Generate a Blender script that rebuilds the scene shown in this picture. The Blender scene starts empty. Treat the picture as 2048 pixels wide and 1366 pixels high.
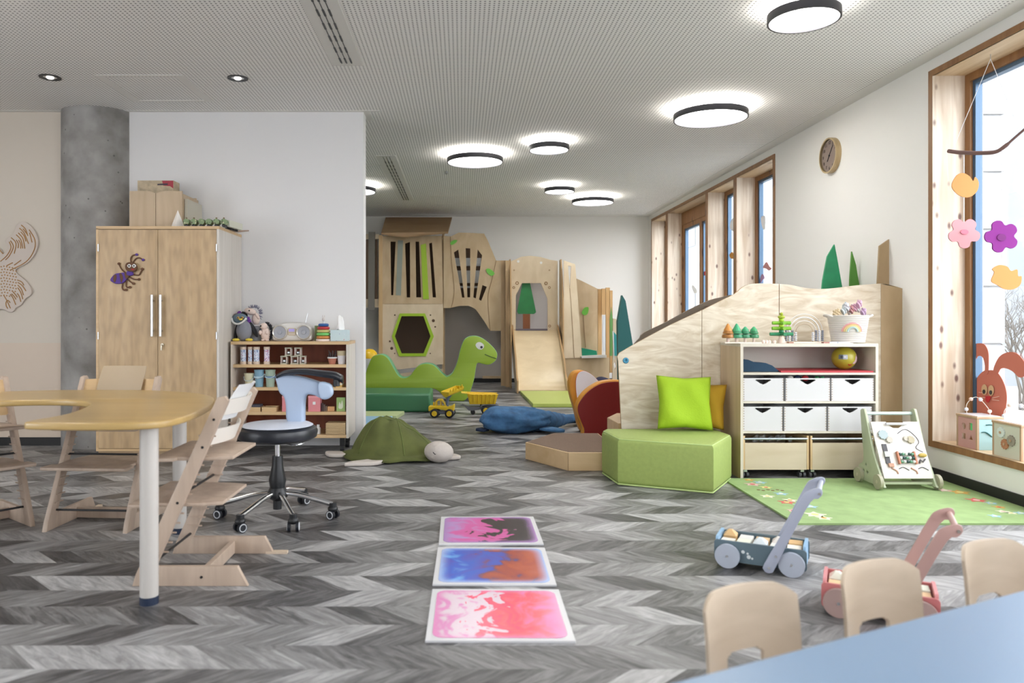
import bpy, bmesh, math, random
from mathutils import Vector, Matrix
random.seed(7)
PI = math.pi
S = bpy.context.scene
COL = S.collection
# ------------------------------------------------------------------ camera, world, exposure
FPX, CX, CY, EYE = 1500.0, 924.0, 640.0, 1.15
cd = bpy.data.cameras.new('camera'); cam = bpy.data.objects.new('camera', cd); COL.objects.link(cam)
cam.location = (0, 0, EYE); cam.rotation_euler = (PI/2, 0, 0)
cd.sensor_width = 36; cd.lens = 36*FPX/2048
cd.shift_x = (1024-CX)/2048; cd.shift_y = -(683-CY)/2048
cd.clip_start = .05; cd.clip_end = 200
cd.dof.use_dof = True; cd.dof.focus_distance = 7.0; cd.dof.aperture_fstop = 2.4
S.camera = cam
W = bpy.data.worlds.new('sky'); S.world = W; W.use_nodes = True
bg = W.node_tree.nodes['Background']; bg.inputs[0].default_value = (.91, .95, 1, 1); bg.inputs[1].default_value = 4.2
vs = S.view_settings; vs.view_transform = 'Standard'; vs.look = 'None'; vs.gamma = 1; vs.use_curve_mapping = False
vs.exposure = .98
S.cycles.max_bounces = 12; S.cycles.diffuse_bounces = 7; S.cycles.caustics_reflective = False; S.cycles.caustics_refractive = False
LAMP = 11.0
XR, CEIL, YB, YP = 3.44, 3.06, 13.83, 6.88     # right wall, ceiling, back wall, partition face
def portal(y0, y1, z0, z1):
    l = bpy.data.lights.new('window_daylight', 'AREA'); l.shape = 'RECTANGLE'; l.size = z1-z0; l.size_y = y1-y0
    l.cycles.is_portal = True
    o = bpy.data.objects.new('window_daylight', l); COL.objects.link(o)
    o.location = (XR+.40, (y0+y1)/2, (z0+z1)/2); o.rotation_euler = (0, PI/2, 0)
def added_portal(x, y, w, rz):
    l = bpy.data.lights.new('window_daylight', 'AREA'); l.shape = 'RECTANGLE'; l.size = w; l.size_y = 2.6
    l.cycles.is_portal = True
    o = bpy.data.objects.new('window_daylight', l); COL.objects.link(o); o.location = (x, y, 1.6); o.rotation_euler = (PI/2, 0, rz)
added_portal(1.65, -3.3, 2.2, PI); added_portal(-6.5, .2, 4.4, PI/2+PI)  # portals of the added rear and left windows
portal(8.28, 13.55, .3, 2.92); portal(2.6, 5.47, .3, 2.92); portal(-2.4, 1.7, .3, 2.92)  # the last portal serves the added right-hand window
# ------------------------------------------------------------------ materials
MT = {}
def _new(name):
    m = bpy.data.materials.new(name); m.use_nodes = True
    return m, m.node_tree.nodes, m.node_tree.links, m.node_tree.nodes['Principled BSDF']
def mat(name, col, rough=.5, metal=0, emit=None, noise=0, nscale=30, bump=0, spec=.5):
    if name in MT: return MT[name]
    m, N, L, b = _new(name)
    b.inputs['Base Color'].default_value = (*col, 1); b.inputs['Roughness'].default_value = rough
    b.inputs['Metallic'].default_value = metal; b.inputs['Specular IOR Level'].default_value = spec
    if emit: b.inputs['Emission Color'].default_value = (*col, 1); b.inputs['Emission Strength'].default_value = emit
    if noise or bump:
        tc = N.new('ShaderNodeTexCoord'); n = N.new('ShaderNodeTexNoise'); n.inputs['Scale'].default_value = nscale
        n.inputs['Detail'].default_value = 4; L.new(tc.outputs['Object'], n.inputs['Vector'])
        if noise:
            r = N.new('ShaderNodeValToRGB'); r.color_ramp.elements[0].position = .3; r.color_ramp.elements[1].position = .7
            r.color_ramp.elements[0].color = (*[c*(1-noise) for c in col], 1)
            r.color_ramp.elements[1].color = (*[min(1, c*(1+noise)) for c in col], 1)
            L.new(n.outputs['Fac'], r.inputs[0]); L.new(r.outputs[0], b.inputs['Base Color'])
        if bump:
            bp = N.new('ShaderNodeBump'); bp.inputs['Strength'].default_value = bump; bp.inputs['Distance'].default_value = .01
            L.new(n.outputs['Fac'], bp.inputs['Height']); L.new(bp.outputs[0], b.inputs['Normal'])
    MT[name] = m; return m
def wood(name, c0, c1, axis='Z', scale=7, stretch=12, rough=.45, knots=None, knotden=5, wave=0, flame=.6):
    if name in MT: return MT[name]
    m, N, L, b = _new(name)
    tc = N.new('ShaderNodeTexCoord'); mp = N.new('ShaderNodeMapping')
    sc = [scale, scale, scale]; sc['XYZ'.index(axis)] = scale/stretch
    mp.inputs['Scale'].default_value = sc
    L.new(tc.outputs['Object'], mp.inputs['Vector'])
    n = N.new('ShaderNodeTexNoise'); n.inputs['Scale'].default_value = 2; n.inputs['Detail'].default_value = 6
    n.inputs['Distortion'].default_value = flame
    L.new(mp.outputs[0], n.inputs['Vector'])
    r = N.new('ShaderNodeValToRGB'); r.color_ramp.elements[0].position = .3; r.color_ramp.elements[1].position = .7
    r.color_ramp.elements[0].color = (*c0, 1); r.color_ramp.elements[1].color = (*c1, 1)
    L.new(n.outputs['Fac'], r.inputs[0]); out = r.outputs[0]
    def mulmix(out, fac, col):
        mx = N.new('ShaderNodeMix'); mx.data_type = 'RGBA'; mx.inputs[7].default_value = (*col, 1)
        L.new(fac, mx.inputs[0]); L.new(out, mx.inputs[6]); return mx.outputs[2]
    if wave:
        w = N.new('ShaderNodeTexNoise'); w.inputs['Scale'].default_value = 1; w.inputs['Detail'].default_value = 1
        m2 = N.new('ShaderNodeMapping'); m2.inputs['Scale'].default_value = (22, 22, 6); L.new(tc.outputs['Object'], m2.inputs['Vector'])
        L.new(m2.outputs[0], w.inputs['Vector'])
        rr = N.new('ShaderNodeMapRange'); rr.inputs[1].default_value = .4; rr.inputs[2].default_value = .75; rr.inputs[4].default_value = wave
        L.new(w.outputs['Fac'], rr.inputs[0]); out = mulmix(out, rr.outputs[0], [c*.55 for c in c0])
    if knots:
        v = N.new('ShaderNodeTexVoronoi'); m2 = N.new('ShaderNodeMapping')
        s2 = [knotden*2]*3; s2['XYZ'.index(axis)] = knotden
        m2.inputs['Scale'].default_value = s2; L.new(tc.outputs['Object'], m2.inputs['Vector']); L.new(m2.outputs[0], v.inputs['Vector'])
        v.inputs['Scale'].default_value = 1
        rr = N.new('ShaderNodeMapRange'); rr.inputs[1].default_value = .09; rr.inputs[2].default_value = .20
        rr.inputs[3].default_value = .9; rr.inputs[4].default_value = 0
        L.new(v.outputs['Distance'], rr.inputs[0]); out = mulmix(out, rr.outputs[0], knots)
    L.new(out, b.inputs['Base Color']); b.inputs['Roughness'].default_value = rough
    MT[name] = m; return m
def glassmat():
    m = bpy.data.materials.new('window_glass'); m.use_nodes = True; N = m.node_tree.nodes; L = m.node_tree.links; N.clear()
    o = N.new('ShaderNodeOutputMaterial'); mx = N.new('ShaderNodeMixShader'); t = N.new('ShaderNodeBsdfTransparent'); g = N.new('ShaderNodeBsdfGlossy')
    g.inputs['Roughness'].default_value = .02; mx.inputs[0].default_value = .06
    L.new(t.outputs[0], mx.inputs[1]); L.new(g.outputs[0], mx.inputs[2]); L.new(mx.outputs[0], o.inputs[0])
    MT['glass'] = m; return m
GLASS = glassmat()
def math_(N, L, op, a, b=None):
    n = N.new('ShaderNodeMath'); n.operation = op
    for i, x in enumerate((a, b)):
        if x is None: continue
        if isinstance(x, (int, float)): n.inputs[i].default_value = x
        else: L.new(x, n.inputs[i])
    return n.outputs[0]
def floormat():
    m, N, L, b = _new('vinyl_chevron_floor')
    tc = N.new('ShaderNodeTexCoord'); sp = N.new('ShaderNodeSeparateXYZ'); L.new(tc.outputs['Object'], sp.inputs[0])
    x, y = sp.outputs[0], sp.outputs[1]
    yr = math_(N, L, 'DIVIDE', math_(N, L, 'ADD', y, 20.03), .18)
    row = math_(N, L, 'FLOOR', yr); fr = math_(N, L, 'SUBTRACT', yr, row)
    par = math_(N, L, 'MODULO', row, 2.0)                       # 0 / 1
    sign = math_(N, L, 'SUBTRACT', math_(N, L, 'MULTIPLY', par, 2.0), 1.0)
    off = math_(N, L, 'MULTIPLY', math_(N, L, 'MULTIPLY', sign, math_(N, L, 'SUBTRACT', fr, .5)), .19)
    s = math_(N, L, 'ADD', x, off)                              # along-row plank coordinate
    # random end joints: shift of the pattern in long segments
    seg = N.new('ShaderNodeTexVoronoi'); seg.voronoi_dimensions = '1D'; seg.inputs['Randomness'].default_value = .85
    w = math_(N, L, 'ADD', math_(N, L, 'DIVIDE', s, .21), math_(N, L, 'MULTIPLY', row, 31.37)); L.new(w, seg.inputs['W']); seg.inputs['Scale'].default_value = 1
    rnd = N.new('ShaderNodeSeparateColor'); L.new(seg.outputs['Color'], rnd.inputs[0])
    # grain stretched along the plank direction
    gx = math_(N, L, 'MULTIPLY', s, 24.0); gy = math_(N, L, 'MULTIPLY', y, 8.5)
    cb = N.new('ShaderNodeCombineXYZ'); L.new(gx, cb.inputs[0]); L.new(gy, cb.inputs[1]); L.new(math_(N, L, 'MULTIPLY', rnd.outputs[1], 37.0), cb.inputs[2])
    n = N.new('ShaderNodeTexNoise'); n.inputs['Scale'].default_value = 1.0; n.inputs['Detail'].default_value = 7; n.inputs['Roughness'].default_value = .65; n.inputs['Distortion'].default_value = .8
    L.new(cb.outputs[0], n.inputs['Vector'])
    v = math_(N, L, 'ADD', math_(N, L, 'ADD', math_(N, L, 'MULTIPLY', rnd.outputs[0], .57), .12), math_(N, L, 'MULTIPLY', math_(N, L, 'SUBTRACT', n.outputs['Fac'], .5), 1.05))
    r = N.new('ShaderNodeValToRGB'); e = r.color_ramp.elements
    e[0].position = -.0; e[0].color = (.03, .03, .032, 1); e[1].position = .85; e[1].color = (.50, .50, .505, 1)
    q = e.new(.2); q.color = (.085, .083, .085, 1); q = e.new(.5); q.color = (.235, .232, .235, 1)
    L.new(v, r.inputs[0]); L.new(r.outputs[0], b.inputs['Base Color'])
    b.inputs['Roughness'].default_value = .42; b.inputs['Specular IOR Level'].default_value = .4
    return m
def ceilmat():
    m, N, L, b = _new('perforated_ceiling')
    tc = N.new('ShaderNodeTexCoord'); sp = N.new('ShaderNodeSeparateXYZ'); L.new(tc.outputs['Object'], sp.inputs[0])
    P = .0285
    def cell(a): return math_(N, L, 'SUBTRACT', math_(N, L, 'FRACT', math_(N, L, 'DIVIDE', math_(N, L, 'ADD', a, 30.0), P)), .5)
    cx, cy = cell(sp.outputs[0]), cell(sp.outputs[1])
    d = math_(N, L, 'SQRT', math_(N, L, 'ADD', math_(N, L, 'MULTIPLY', cx, cx), math_(N, L, 'MULTIPLY', cy, cy)))
    h = math_(N, L, 'LESS_THAN', d, .225)
    mx = N.new('ShaderNodeMix'); mx.data_type = 'RGBA'; mx.inputs[6].default_value = (.87, .86, .84, 1); mx.inputs[7].default_value = (.20, .20, .20, 1)
    L.new(h, mx.inputs[0]); L.new(mx.outputs[2], b.inputs['Base Color']); b.inputs['Roughness'].default_value = .8
    return m
def concretemat():
    m, N, L, b = _new('cast_concrete')
    tc = N.new('ShaderNodeTexCoord'); n = N.new('ShaderNodeTexNoise'); n.inputs['Scale'].default_value = 3.5; n.inputs['Detail'].default_value = 9; L.new(tc.outputs['Object'], n.inputs['Vector'])
    r = N.new('ShaderNodeValToRGB'); r.color_ramp.elements[0].position = .33; r.color_ramp.elements[1].position = .68
    r.color_ramp.elements[0].color = (.20, .19, .18, 1); r.color_ramp.elements[1].color = (.42, .41, .40, 1); L.new(n.outputs['Fac'], r.inputs[0])
    v = N.new('ShaderNodeTexVoronoi'); v.inputs['Scale'].default_value = 9; L.new(tc.outputs['Object'], v.inputs['Vector'])
    mr = N.new('ShaderNodeMapRange'); mr.inputs[1].default_value = .05; mr.inputs[2].default_value = .09; mr.inputs[3].default_value = .7; mr.inputs[4].default_value = 0; L.new(v.outputs['Distance'], mr.inputs[0])
    mx = N.new('ShaderNodeMix'); mx.data_type = 'RGBA'; mx.inputs[7].default_value = (.06, .06, .055, 1); L.new(mr.outputs[0], mx.inputs[0]); L.new(r.outputs[0], mx.inputs[6])
    L.new(mx.outputs[2], b.inputs['Base Color']); b.inputs['Roughness'].default_value = .75
    return m
def wallpaint(name, c, band=None):
    m, N, L, b = _new(name)
    b.inputs['Base Color'].default_value = (*c, 1); b.inputs['Roughness'].default_value = .85
    if band:
        tc = N.new('ShaderNodeTexCoord'); sp = N.new('ShaderNodeSeparateXYZ'); L.new(tc.outputs['Object'], sp.inputs[0])
        h = math_(N, L, 'LESS_THAN', sp.outputs[2], band[0])
        m1 = N.new('ShaderNodeMix'); m1.data_type = 'RGBA'; m1.inputs[6].default_value = (*band[3], 1); m1.inputs[7].default_value = (*band[2], 1)
        L.new(h, m1.inputs[0])
        mx = N.new('ShaderNodeMix'); mx.data_type = 'RGBA'; mx.inputs[6].default_value = (*c, 1); L.new(m1.outputs[2], mx.inputs[7])
        L.new(math_(N, L, 'LESS_THAN', sp.outputs[0], band[1]), mx.inputs[0]); L.new(mx.outputs[2], b.inputs['Base Color'])
    return m
def spotmat(name, base, spots, scale=18, thr=.32, rough=.7, ramp=None):
    """a surface with many small coloured blobs of its own (printed pattern)"""
    if name in MT: return MT[name]
    m, N, L, b = _new(name)
    tc = N.new('ShaderNodeTexCoord'); v = N.new('ShaderNodeTexVoronoi'); v.inputs['Scale'].default_value = scale; L.new(tc.outputs['Object'], v.inputs['Vector'])
    s = N.new('ShaderNodeSeparateColor'); L.new(v.outputs['Color'], s.inputs[0])
    r = N.new('ShaderNodeValToRGB'); r.color_ramp.interpolation = 'CONSTANT'; e = r.color_ramp.elements
    e[0].position = 0; e[0].color = (*spots[0], 1); e[1].position = 1/len(spots); e[1].color = (*spots[1 % len(spots)], 1)
    for i in range(2, len(spots)): q = e.new(i/len(spots)); q.color = (*spots[i], 1)
    L.new(s.outputs[0], r.inputs[0])
    h = math_(N, L, 'LESS_THAN', v.outputs['Distance'], thr)
    mx = N.new('ShaderNodeMix'); mx.data_type = 'RGBA'; mx.inputs[6].default_value = (*base, 1)
    L.new(h, mx.inputs[0]); L.new(r.outputs[0], mx.inputs[7]); L.new(mx.outputs[2], b.inputs['Base Color']); b.inputs['Roughness'].default_value = rough
    MT[name] = m; return m
white = mat('white_paint', (.68, .68, .67), .5); black = mat('black_plastic', (.012, .013, .015), .4)
beech = wood('beech', (.45, .305, .16), (.54, .38, .215), 'Z', 9, 14, .4, wave=.45)
beechx = wood('beech_board', (.52, .35, .18), (.64, .45, .25), 'X', 9, 14, .4)
birch = wood('birch_plywood', (.63, .48, .31), (.76, .62, .44), 'Z', 3, 2.5, .45)
birchpale = wood('pale_birch_plywood', (.52, .42, .29), (.76, .69, .57), 'X', 4.5, 4, .45, flame=3)
birchtan = wood('tan_plywood', (.36, .25, .13), (.46, .33, .19), 'Z', 3, 3, .5)
chairwood = wood('whitewashed_beech', (.40, .305, .235), (.52, .405, .32), 'Z', 8, 8, .5)
pinebrown = wood('stained_pine_frame', (.22, .10, .035), (.32, .16, .06), 'Z', 10, 12, .5, knots=(.10, .04, .02), knotden=2.2)
pinepale = wood('knotty_spruce', (.52, .40, .29), (.76, .67, .56), 'Z', 9, 14, .5, knots=(.12, .05, .04), knotden=5.5)
beige = mat('warm_plastic', (.40, .31, .21), .5)
steel = mat('brushed_steel', (.6, .61, .63), .3, 1)
# ------------------------------------------------------------------ mesh builder
def P(u, v, Y): return ((u-CX)*Y/FPX, Y, EYE-(v-CY)*Y/FPX)
def F(u, v): Y = FPX*EYE/(v-CY); return ((u-CX)*Y/FPX, Y)
def cr(pts, n=6, closed=True):
    out = []; k = len(pts)
    for i in range(k if closed else k-1):
        if closed: a, b, c, d = pts[i-1], pts[i], pts[(i+1) % k], pts[(i+2) % k]
        else: a, b, c, d = pts[max(i-1, 0)], pts[i], pts[i+1], pts[min(i+2, k-1)]
        for j in range(n):
            t = j/n
            out.append(tuple(.5*(2*b[m]+(c[m]-a[m])*t+(2*a[m]-5*b[m]+4*c[m]-d[m])*t*t+(3*b[m]-a[m]-3*c[m]+d[m])*t**3) for m in range(len(b))))
    if not closed: out.append(tuple(pts[-1]))
    return out
def ngon(cx, cy, rx, ry=None, n=24, a0=0):
    ry = rx if ry is None else ry
    return [(cx+rx*math.cos(a0+2*PI*i/n), cy+ry*math.sin(a0+2*PI*i/n)) for i in range(n)]
def rrect(x0, y0, x1, y1, r, n=4):
    out = []
    for cx, cy, a in ((x1-r, y1-r, 0), (x0+r, y1-r, PI/2), (x0+r, y0+r, PI), (x1-r, y0+r, 1.5*PI)):
        out += [(cx+r*math.cos(a+PI/2*i/n), cy+r*math.sin(a+PI/2*i/n)) for i in range(n+1)]
    return out
def plate_geo(outer, holes=(), t=.02, bev=0, res=1):
    cu = bpy.data.curves.new('tmp', 'CURVE'); cu.dimensions = '2D'; cu.fill_mode = 'BOTH'
    cu.extrude = max(t/2-bev, 0); cu.bevel_depth = bev; cu.bevel_resolution = res; cu.offset = -bev
    for lp in [outer]+list(holes):
        sp = cu.splines.new('POLY'); sp.points.add(len(lp)-1)
        for i, p in enumerate(lp): sp.points[i].co = (p[0], p[1], 0, 1)
        sp.use_cyclic_u = True
    ob = bpy.data.objects.new('tmp', cu); me = bpy.data.meshes.new_from_object(ob)
    V = [v.co.copy() for v in me.vertices]; Fc = [(list(p.vertices), abs(p.normal.z) > .8) for p in me.polygons]
    bpy.data.objects.remove(ob); bpy.data.meshes.remove(me); bpy.data.curves.remove(cu)
    return V, Fc
class MB:
    def __init__(s): s.v = []; s.f = []; s.m = []; s.M = Matrix()
    def add(s, V, Fs, m=0):
        k = len(s.v); s.v += [s.M @ Vector(p) for p in V]
        for f in Fs: s.f.append([i+k for i in f]); s.m.append(m)
        return s
    def box(s, x0, x1, y0, y1, z0, z1, m=0, taper=0):
        t = taper
        V = [(x0, y0, z0), (x1, y0, z0), (x1, y1, z0), (x0, y1, z0), (x0+t, y0+t, z1), (x1-t, y0+t, z1), (x1-t, y1-t, z1), (x0+t, y1-t, z1)]
        return s.add(V, [(3, 2, 1, 0), (4, 5, 6, 7), (0, 1, 5, 4), (1, 2, 6, 5), (2, 3, 7, 6), (3, 0, 4, 7)], m)
    def bar(s, a, b, w, h, m=0, up=(0, 0, 1)):
        a, b = Vector(a), Vector(b); d = (b-a).normalized(); x = d.cross(Vector(up))
        if x.length < 1e-4: x = d.cross(Vector((1, 0, 0)))
        x.normalize(); y = x.cross(d); V = []
        for p in (a, b):
            for i, j in ((-1, -1), (1, -1), (1, 1), (-1, 1)): V.append(p+x*w/2*i+y*h/2*j)
        return s.add(V, [(3, 2, 1, 0), (4, 5, 6, 7), (0, 1, 5, 4), (1, 2, 6, 5), (2, 3, 7, 6), (3, 0, 4, 7)], m)
    def cyl(s, a, b, r0, r1=None, n=20, m=0, mc=None):
        r1 = r0 if r1 is None else r1; a, b = Vector(a), Vector(b); d = (b-a).normalized()
        x = d.orthogonal().normalized(); y = d.cross(x); V = []
        for p, r in ((a, r0), (b, r1)):
            for i in range(n): t = 2*PI*i/n; V.append(p+(x*math.cos(t)+y*math.sin(t))*r)
        s.add(V, [(i, (i+1) % n, n+(i+1) % n, n+i) for i in range(n)], m)
        k = len(s.v)-2*n
        s.f += [[k+i for i in range(n)][::-1], [k+n+i for i in range(n)]]; s.m += [m if mc is None else mc]*2
        return s
    def lathe(s, prof, c=(0, 0, 0), n=24, m=0, ax='Z', sc=(1, 1)):
        V = []; c = Vector(c)
        for r, h in prof:
            for i in range(n):
                t = 2*PI*i/n; p = (r*math.cos(t)*sc[0], r*math.sin(t)*sc[1], h)
                if ax == 'Y': p = (p[0], h, p[1])
                if ax == 'X': p = (h, p[0], p[1])
                V.append(c+Vector(p))
        k = len(prof)
        Fs = [(j*n+i, j*n+(i+1) % n, (j+1)*n+(i+1) % n, (j+1)*n+i) for j in range(k-1) for i in range(n)]
        return s.add(V, Fs, m)
    def ball(s, c, rx, ry=None, rz=None, n=18, k=12, m=0, f=None, rot=None):
        ry = rx if ry is None else ry; rz = rx if rz is None else rz; V = []; R = rot or Matrix.Identity(3); c = Vector(c)
        for j in range(k+1):
            ph = PI*j/k
            for i in range(n):
                t = 2*PI*i/n; d = Vector((math.sin(ph)*math.cos(t), math.sin(ph)*math.sin(t), math.cos(ph)))
                q = f(d) if f else 1
                V.append(c+R @ Vector((d.x*rx*q, d.y*ry*q, d.z*rz*q)))
        return s.add(V, [(j*n+i, (j+1)*n+i, (j+1)*n+(i+1) % n, j*n+(i+1) % n) for j in range(k) for i in range(n)], m)
    def tube(s, pts, r, n=8, m=0, closed=False):
        pts = [Vector(p) for p in pts]; K = len(pts); V = []; x = None
        rs = r if isinstance(r, (list, tuple)) else [r]*K
        for i, p in enumerate(pts):
            if closed: d = pts[(i+1) % K]-pts[i-1]
            else: d = pts[min(i+1, K-1)]-pts[max(i-1, 0)]
            d.normalize()
            x = d.orthogonal() if x is None else x-d*x.dot(d)
            if x.length < 1e-5: x = d.orthogonal()
            x.normalize(); y = d.cross(x)
            V += [p+(x*math.cos(2*PI*j/n)+y*math.sin(2*PI*j/n))*rs[i] for j in range(n)]
        Fs = [(i*n+j, i*n+(j+1) % n, ((i+1) % K)*n+(j+1) % n, ((i+1) % K)*n+j) for i in range(K if closed else K-1) for j in range(n)]
        if not closed: Fs += [tuple(range(n))[::-1], tuple((K-1)*n+j for j in range(n))]
        return s.add(V, Fs, m)
    def plate(s, outer, holes=(), t=.02, bev=0, plane='XZ', at=0, m=0, ms=None, res=1, tilt=None):
        """outline in a plane; `at` is the centre coordinate along its normal"""
        V, Fc = plate_geo(outer, holes, t, bev, res)
        if plane == 'XZ': V = [Vector((p.x, at+p.z, p.y)) for p in V]
        elif plane == 'YZ': V = [Vector((at+p.z, p.x, p.y)) for p in V]
        else: V = [Vector((p.x, p.y, at+p.z)) for p in V]
        if tilt: V = [tilt(p) for p in V]
        k = len(s.v); s.v += [s.M @ p for p in V]
        for f, flat in Fc: s.f.append([i+k for i in f]); s.m.append(m if flat or ms is None else ms)
        return s
    def build(s, name, ms, parent=None, world=False, smooth=None, bevel=0, sub=0, label=None, base=False):
        V = s.v; loc = Vector((0, 0, 0))
        if parent is not None and world:
            I = Matrix(); q = parent
            while q is not None: I = q.matrix_basis @ I; q = q.parent
            I = I.inverted(); V = [I @ p for p in V]
        if parent is None:
            xs = [p.x for p in V]; ys = [p.y for p in V]; zs = [p.z for p in V]
            loc = Vector(((min(xs)+max(xs))/2, (min(ys)+max(ys))/2, min(zs)))
            if base: loc = Vector((0, 0, 0))
            V = [p-loc for p in V]
        me = bpy.data.meshes.new(name); me.from_pydata([tuple(p) for p in V], [], s.f)
        if not isinstance(ms, (list, tuple)): ms = [ms]
        for q in ms: me.materials.append(q)
        for i, p in enumerate(me.polygons): p.material_index = min(s.m[i], len(ms)-1)
        bm = bmesh.new(); bm.from_mesh(me); bmesh.ops.remove_doubles(bm, verts=bm.verts, dist=1e-5); bmesh.ops.recalc_face_normals(bm, faces=bm.faces)
        bm.to_mesh(me); bm.free()
        o = bpy.data.objects.new(name, me); COL.objects.link(o); o.location = loc
        if parent is not None: o.parent = parent
        if bevel:
            b = o.modifiers.new('b', 'BEVEL'); b.width = bevel; b.segments = 2; b.limit_method = 'ANGLE'; b.angle_limit = .7
        if sub:
            d = o.modifiers.new('s', 'SUBSURF'); d.levels = sub; d.render_levels = sub
        if smooth or sub:
            me.polygons.foreach_set('use_smooth', [True]*len(me.polygons))
            if smooth != 'all' and not sub:
                try: me.set_sharp_from_angle(angle=.7)
                except Exception: pass
        if label: o['label'] = label
        return o
def tag(o, label=None, cat=None, group=None, kind=None):
    if label: o['label'] = label
    if cat: o['category'] = cat
    if group: o['group'] = group
    if kind: o['kind'] = kind
    return o
def thing(name, label, cat, loc=(0, 0, 0), rz=0, group=None):
    o = bpy.data.objects.new(name, None); COL.objects.link(o); o.empty_display_size = .1
    o.location = loc; o.rotation_euler = (0, 0, rz); o.matrix_basis = Matrix.Translation(loc) @ Matrix.Rotation(rz, 4, 'Z')
    return tag(o, label, cat, group)
def copy_tree(o, parent=None, label=None, group=None):
    c = o.copy(); COL.objects.link(c); c.parent = parent
    for ch in [q for q in bpy.data.objects if q.parent == o]: copy_tree(ch, c)
    if label: c['label'] = label
    if group: c['group'] = group
    return c
def place(o, loc, rz=0): o.location = loc; o.rotation_euler = (0, 0, rz); o.matrix_basis = Matrix.Translation(loc) @ Matrix.Rotation(rz, 4, 'Z')
def pxo(pts, Y): return [((u-CX)*Y/FPX, EYE-(v-CY)*Y/FPX) for u, v in pts]
def crop(ox, oy, s, pts): return [(ox+x/s, oy+y/s) for x, y in pts]
# ================================================================== THE ROOM
XL, Y0 = -6.2, -3.0
tag(MB().box(XL-.2, XR+.36, Y0-.2, YB+.2, -.12, 0).build('floor', floormat(), base=True), kind='structure')
tag(MB().box(XL-.2, XR+.36, Y0-.2, YB+.2, CEIL, CEIL+.15).build('ceiling', ceilmat(), base=True), kind='structure')
plain = mat('ceiling_plain_border', (.74, .73, .70), .85)
b = MB(); b.box(XR-.13, XR, Y0, YB, CEIL-.003, CEIL+.001); b.box(XL, -.917+.17, YP-.045, YP, CEIL-.003, CEIL+.001); b.box(-.917+.013, -.917+.075, YP, YP+.3, CEIL-.003, CEIL+.001)
b.box(-.9, XR-.13, YB-.25, YB, CEIL-.003, CEIL+.001)
tag(b.build('trim_1', plain), kind='structure')
wallm = wallpaint('wall_paint', (.80, .79, .76)); wallp = wallpaint('partition_paint', (.74, .735, .74), (.94, -3.4, (.72, .61, .51), (.70, .635, .555)))
WIN = [(8.28, 13.55), (2.6, 5.47), (-2.4, 1.7)]; WZ0, WZ1 = .27, 2.93
b = MB(); ys = [Y0] + [q for w in sorted(WIN) for q in w] + [YB]
for i in range(0, len(ys), 2): b.box(XR, XR+.36, ys[i], ys[i+1], 0, CEIL)
for a, c in WIN: b.box(XR, XR+.36, a, c, 0, WZ0-.03); b.box(XR, XR+.36, a, c, WZ1+.03, CEIL)
tag(b.build('wall_right', wallm, base=True), kind='structure')
tag(MB().box(XL-.2, XR+.36, YB, YB+.2, 0, CEIL).build('wall_back', wallm, base=True), kind='structure')
b = MB(); b.box(XL-.2, XL, Y0, -2, 0, CEIL); b.box(XL-.2, XL, 2.4, YB, 0, CEIL); b.box(XL-.2, XL, -2, 2.4, 0, .3); b.box(XL-.2, XL, -2, 2.4, 2.9, CEIL)
tag(b.build('wall_left', wallm, base=True), kind='structure')
b = MB(); b.box(XL-.2, .6, Y0-.2, Y0, 0, CEIL); b.box(2.7, XR+.36, Y0-.2, Y0, 0, CEIL); b.box(.6, 2.7, Y0-.2, Y0, 0, .3); b.box(.6, 2.7, Y0-.2, Y0, 2.9, CEIL)
tag(b.build('wall_front', wallm, base=True), kind='structure')
tag(MB().box(XL, -.917+.013, YP, YP+.17, 0, CEIL).build('wall_partition', wallp, base=True), kind='structure')
bbm = mat('black_skirting', (.012, .012, .013), .5)
b = MB(); b.box(XR-.012, XR, Y0, YB-.012, 0, .075); tag(b.build('baseboard_right', bbm, base=True), kind='structure')
b = MB(); b.box(XL, XR-.012, YB-.012, YB, 0, .075); tag(b.build('baseboard_back', bbm, base=True), kind='structure')
b = MB(); b.box(XL, -3.62, YP-.012, YP, 0, .075); b.box(-.976+.02, -.904, YP-.012, YP, 0, .075); tag(b.build('baseboard_partition', bbm, base=True), kind='structure')
# concrete column half buried in the partition
b = MB(); b.cyl((-3.365, 7.0, 0), (-3.365, 7.0, CEIL), .335, n=64)
tag(b.build('concrete_column', concretemat(), smooth=True), 'round bare concrete column set into the wall behind the wardrobe', 'column', kind='structure')
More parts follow.
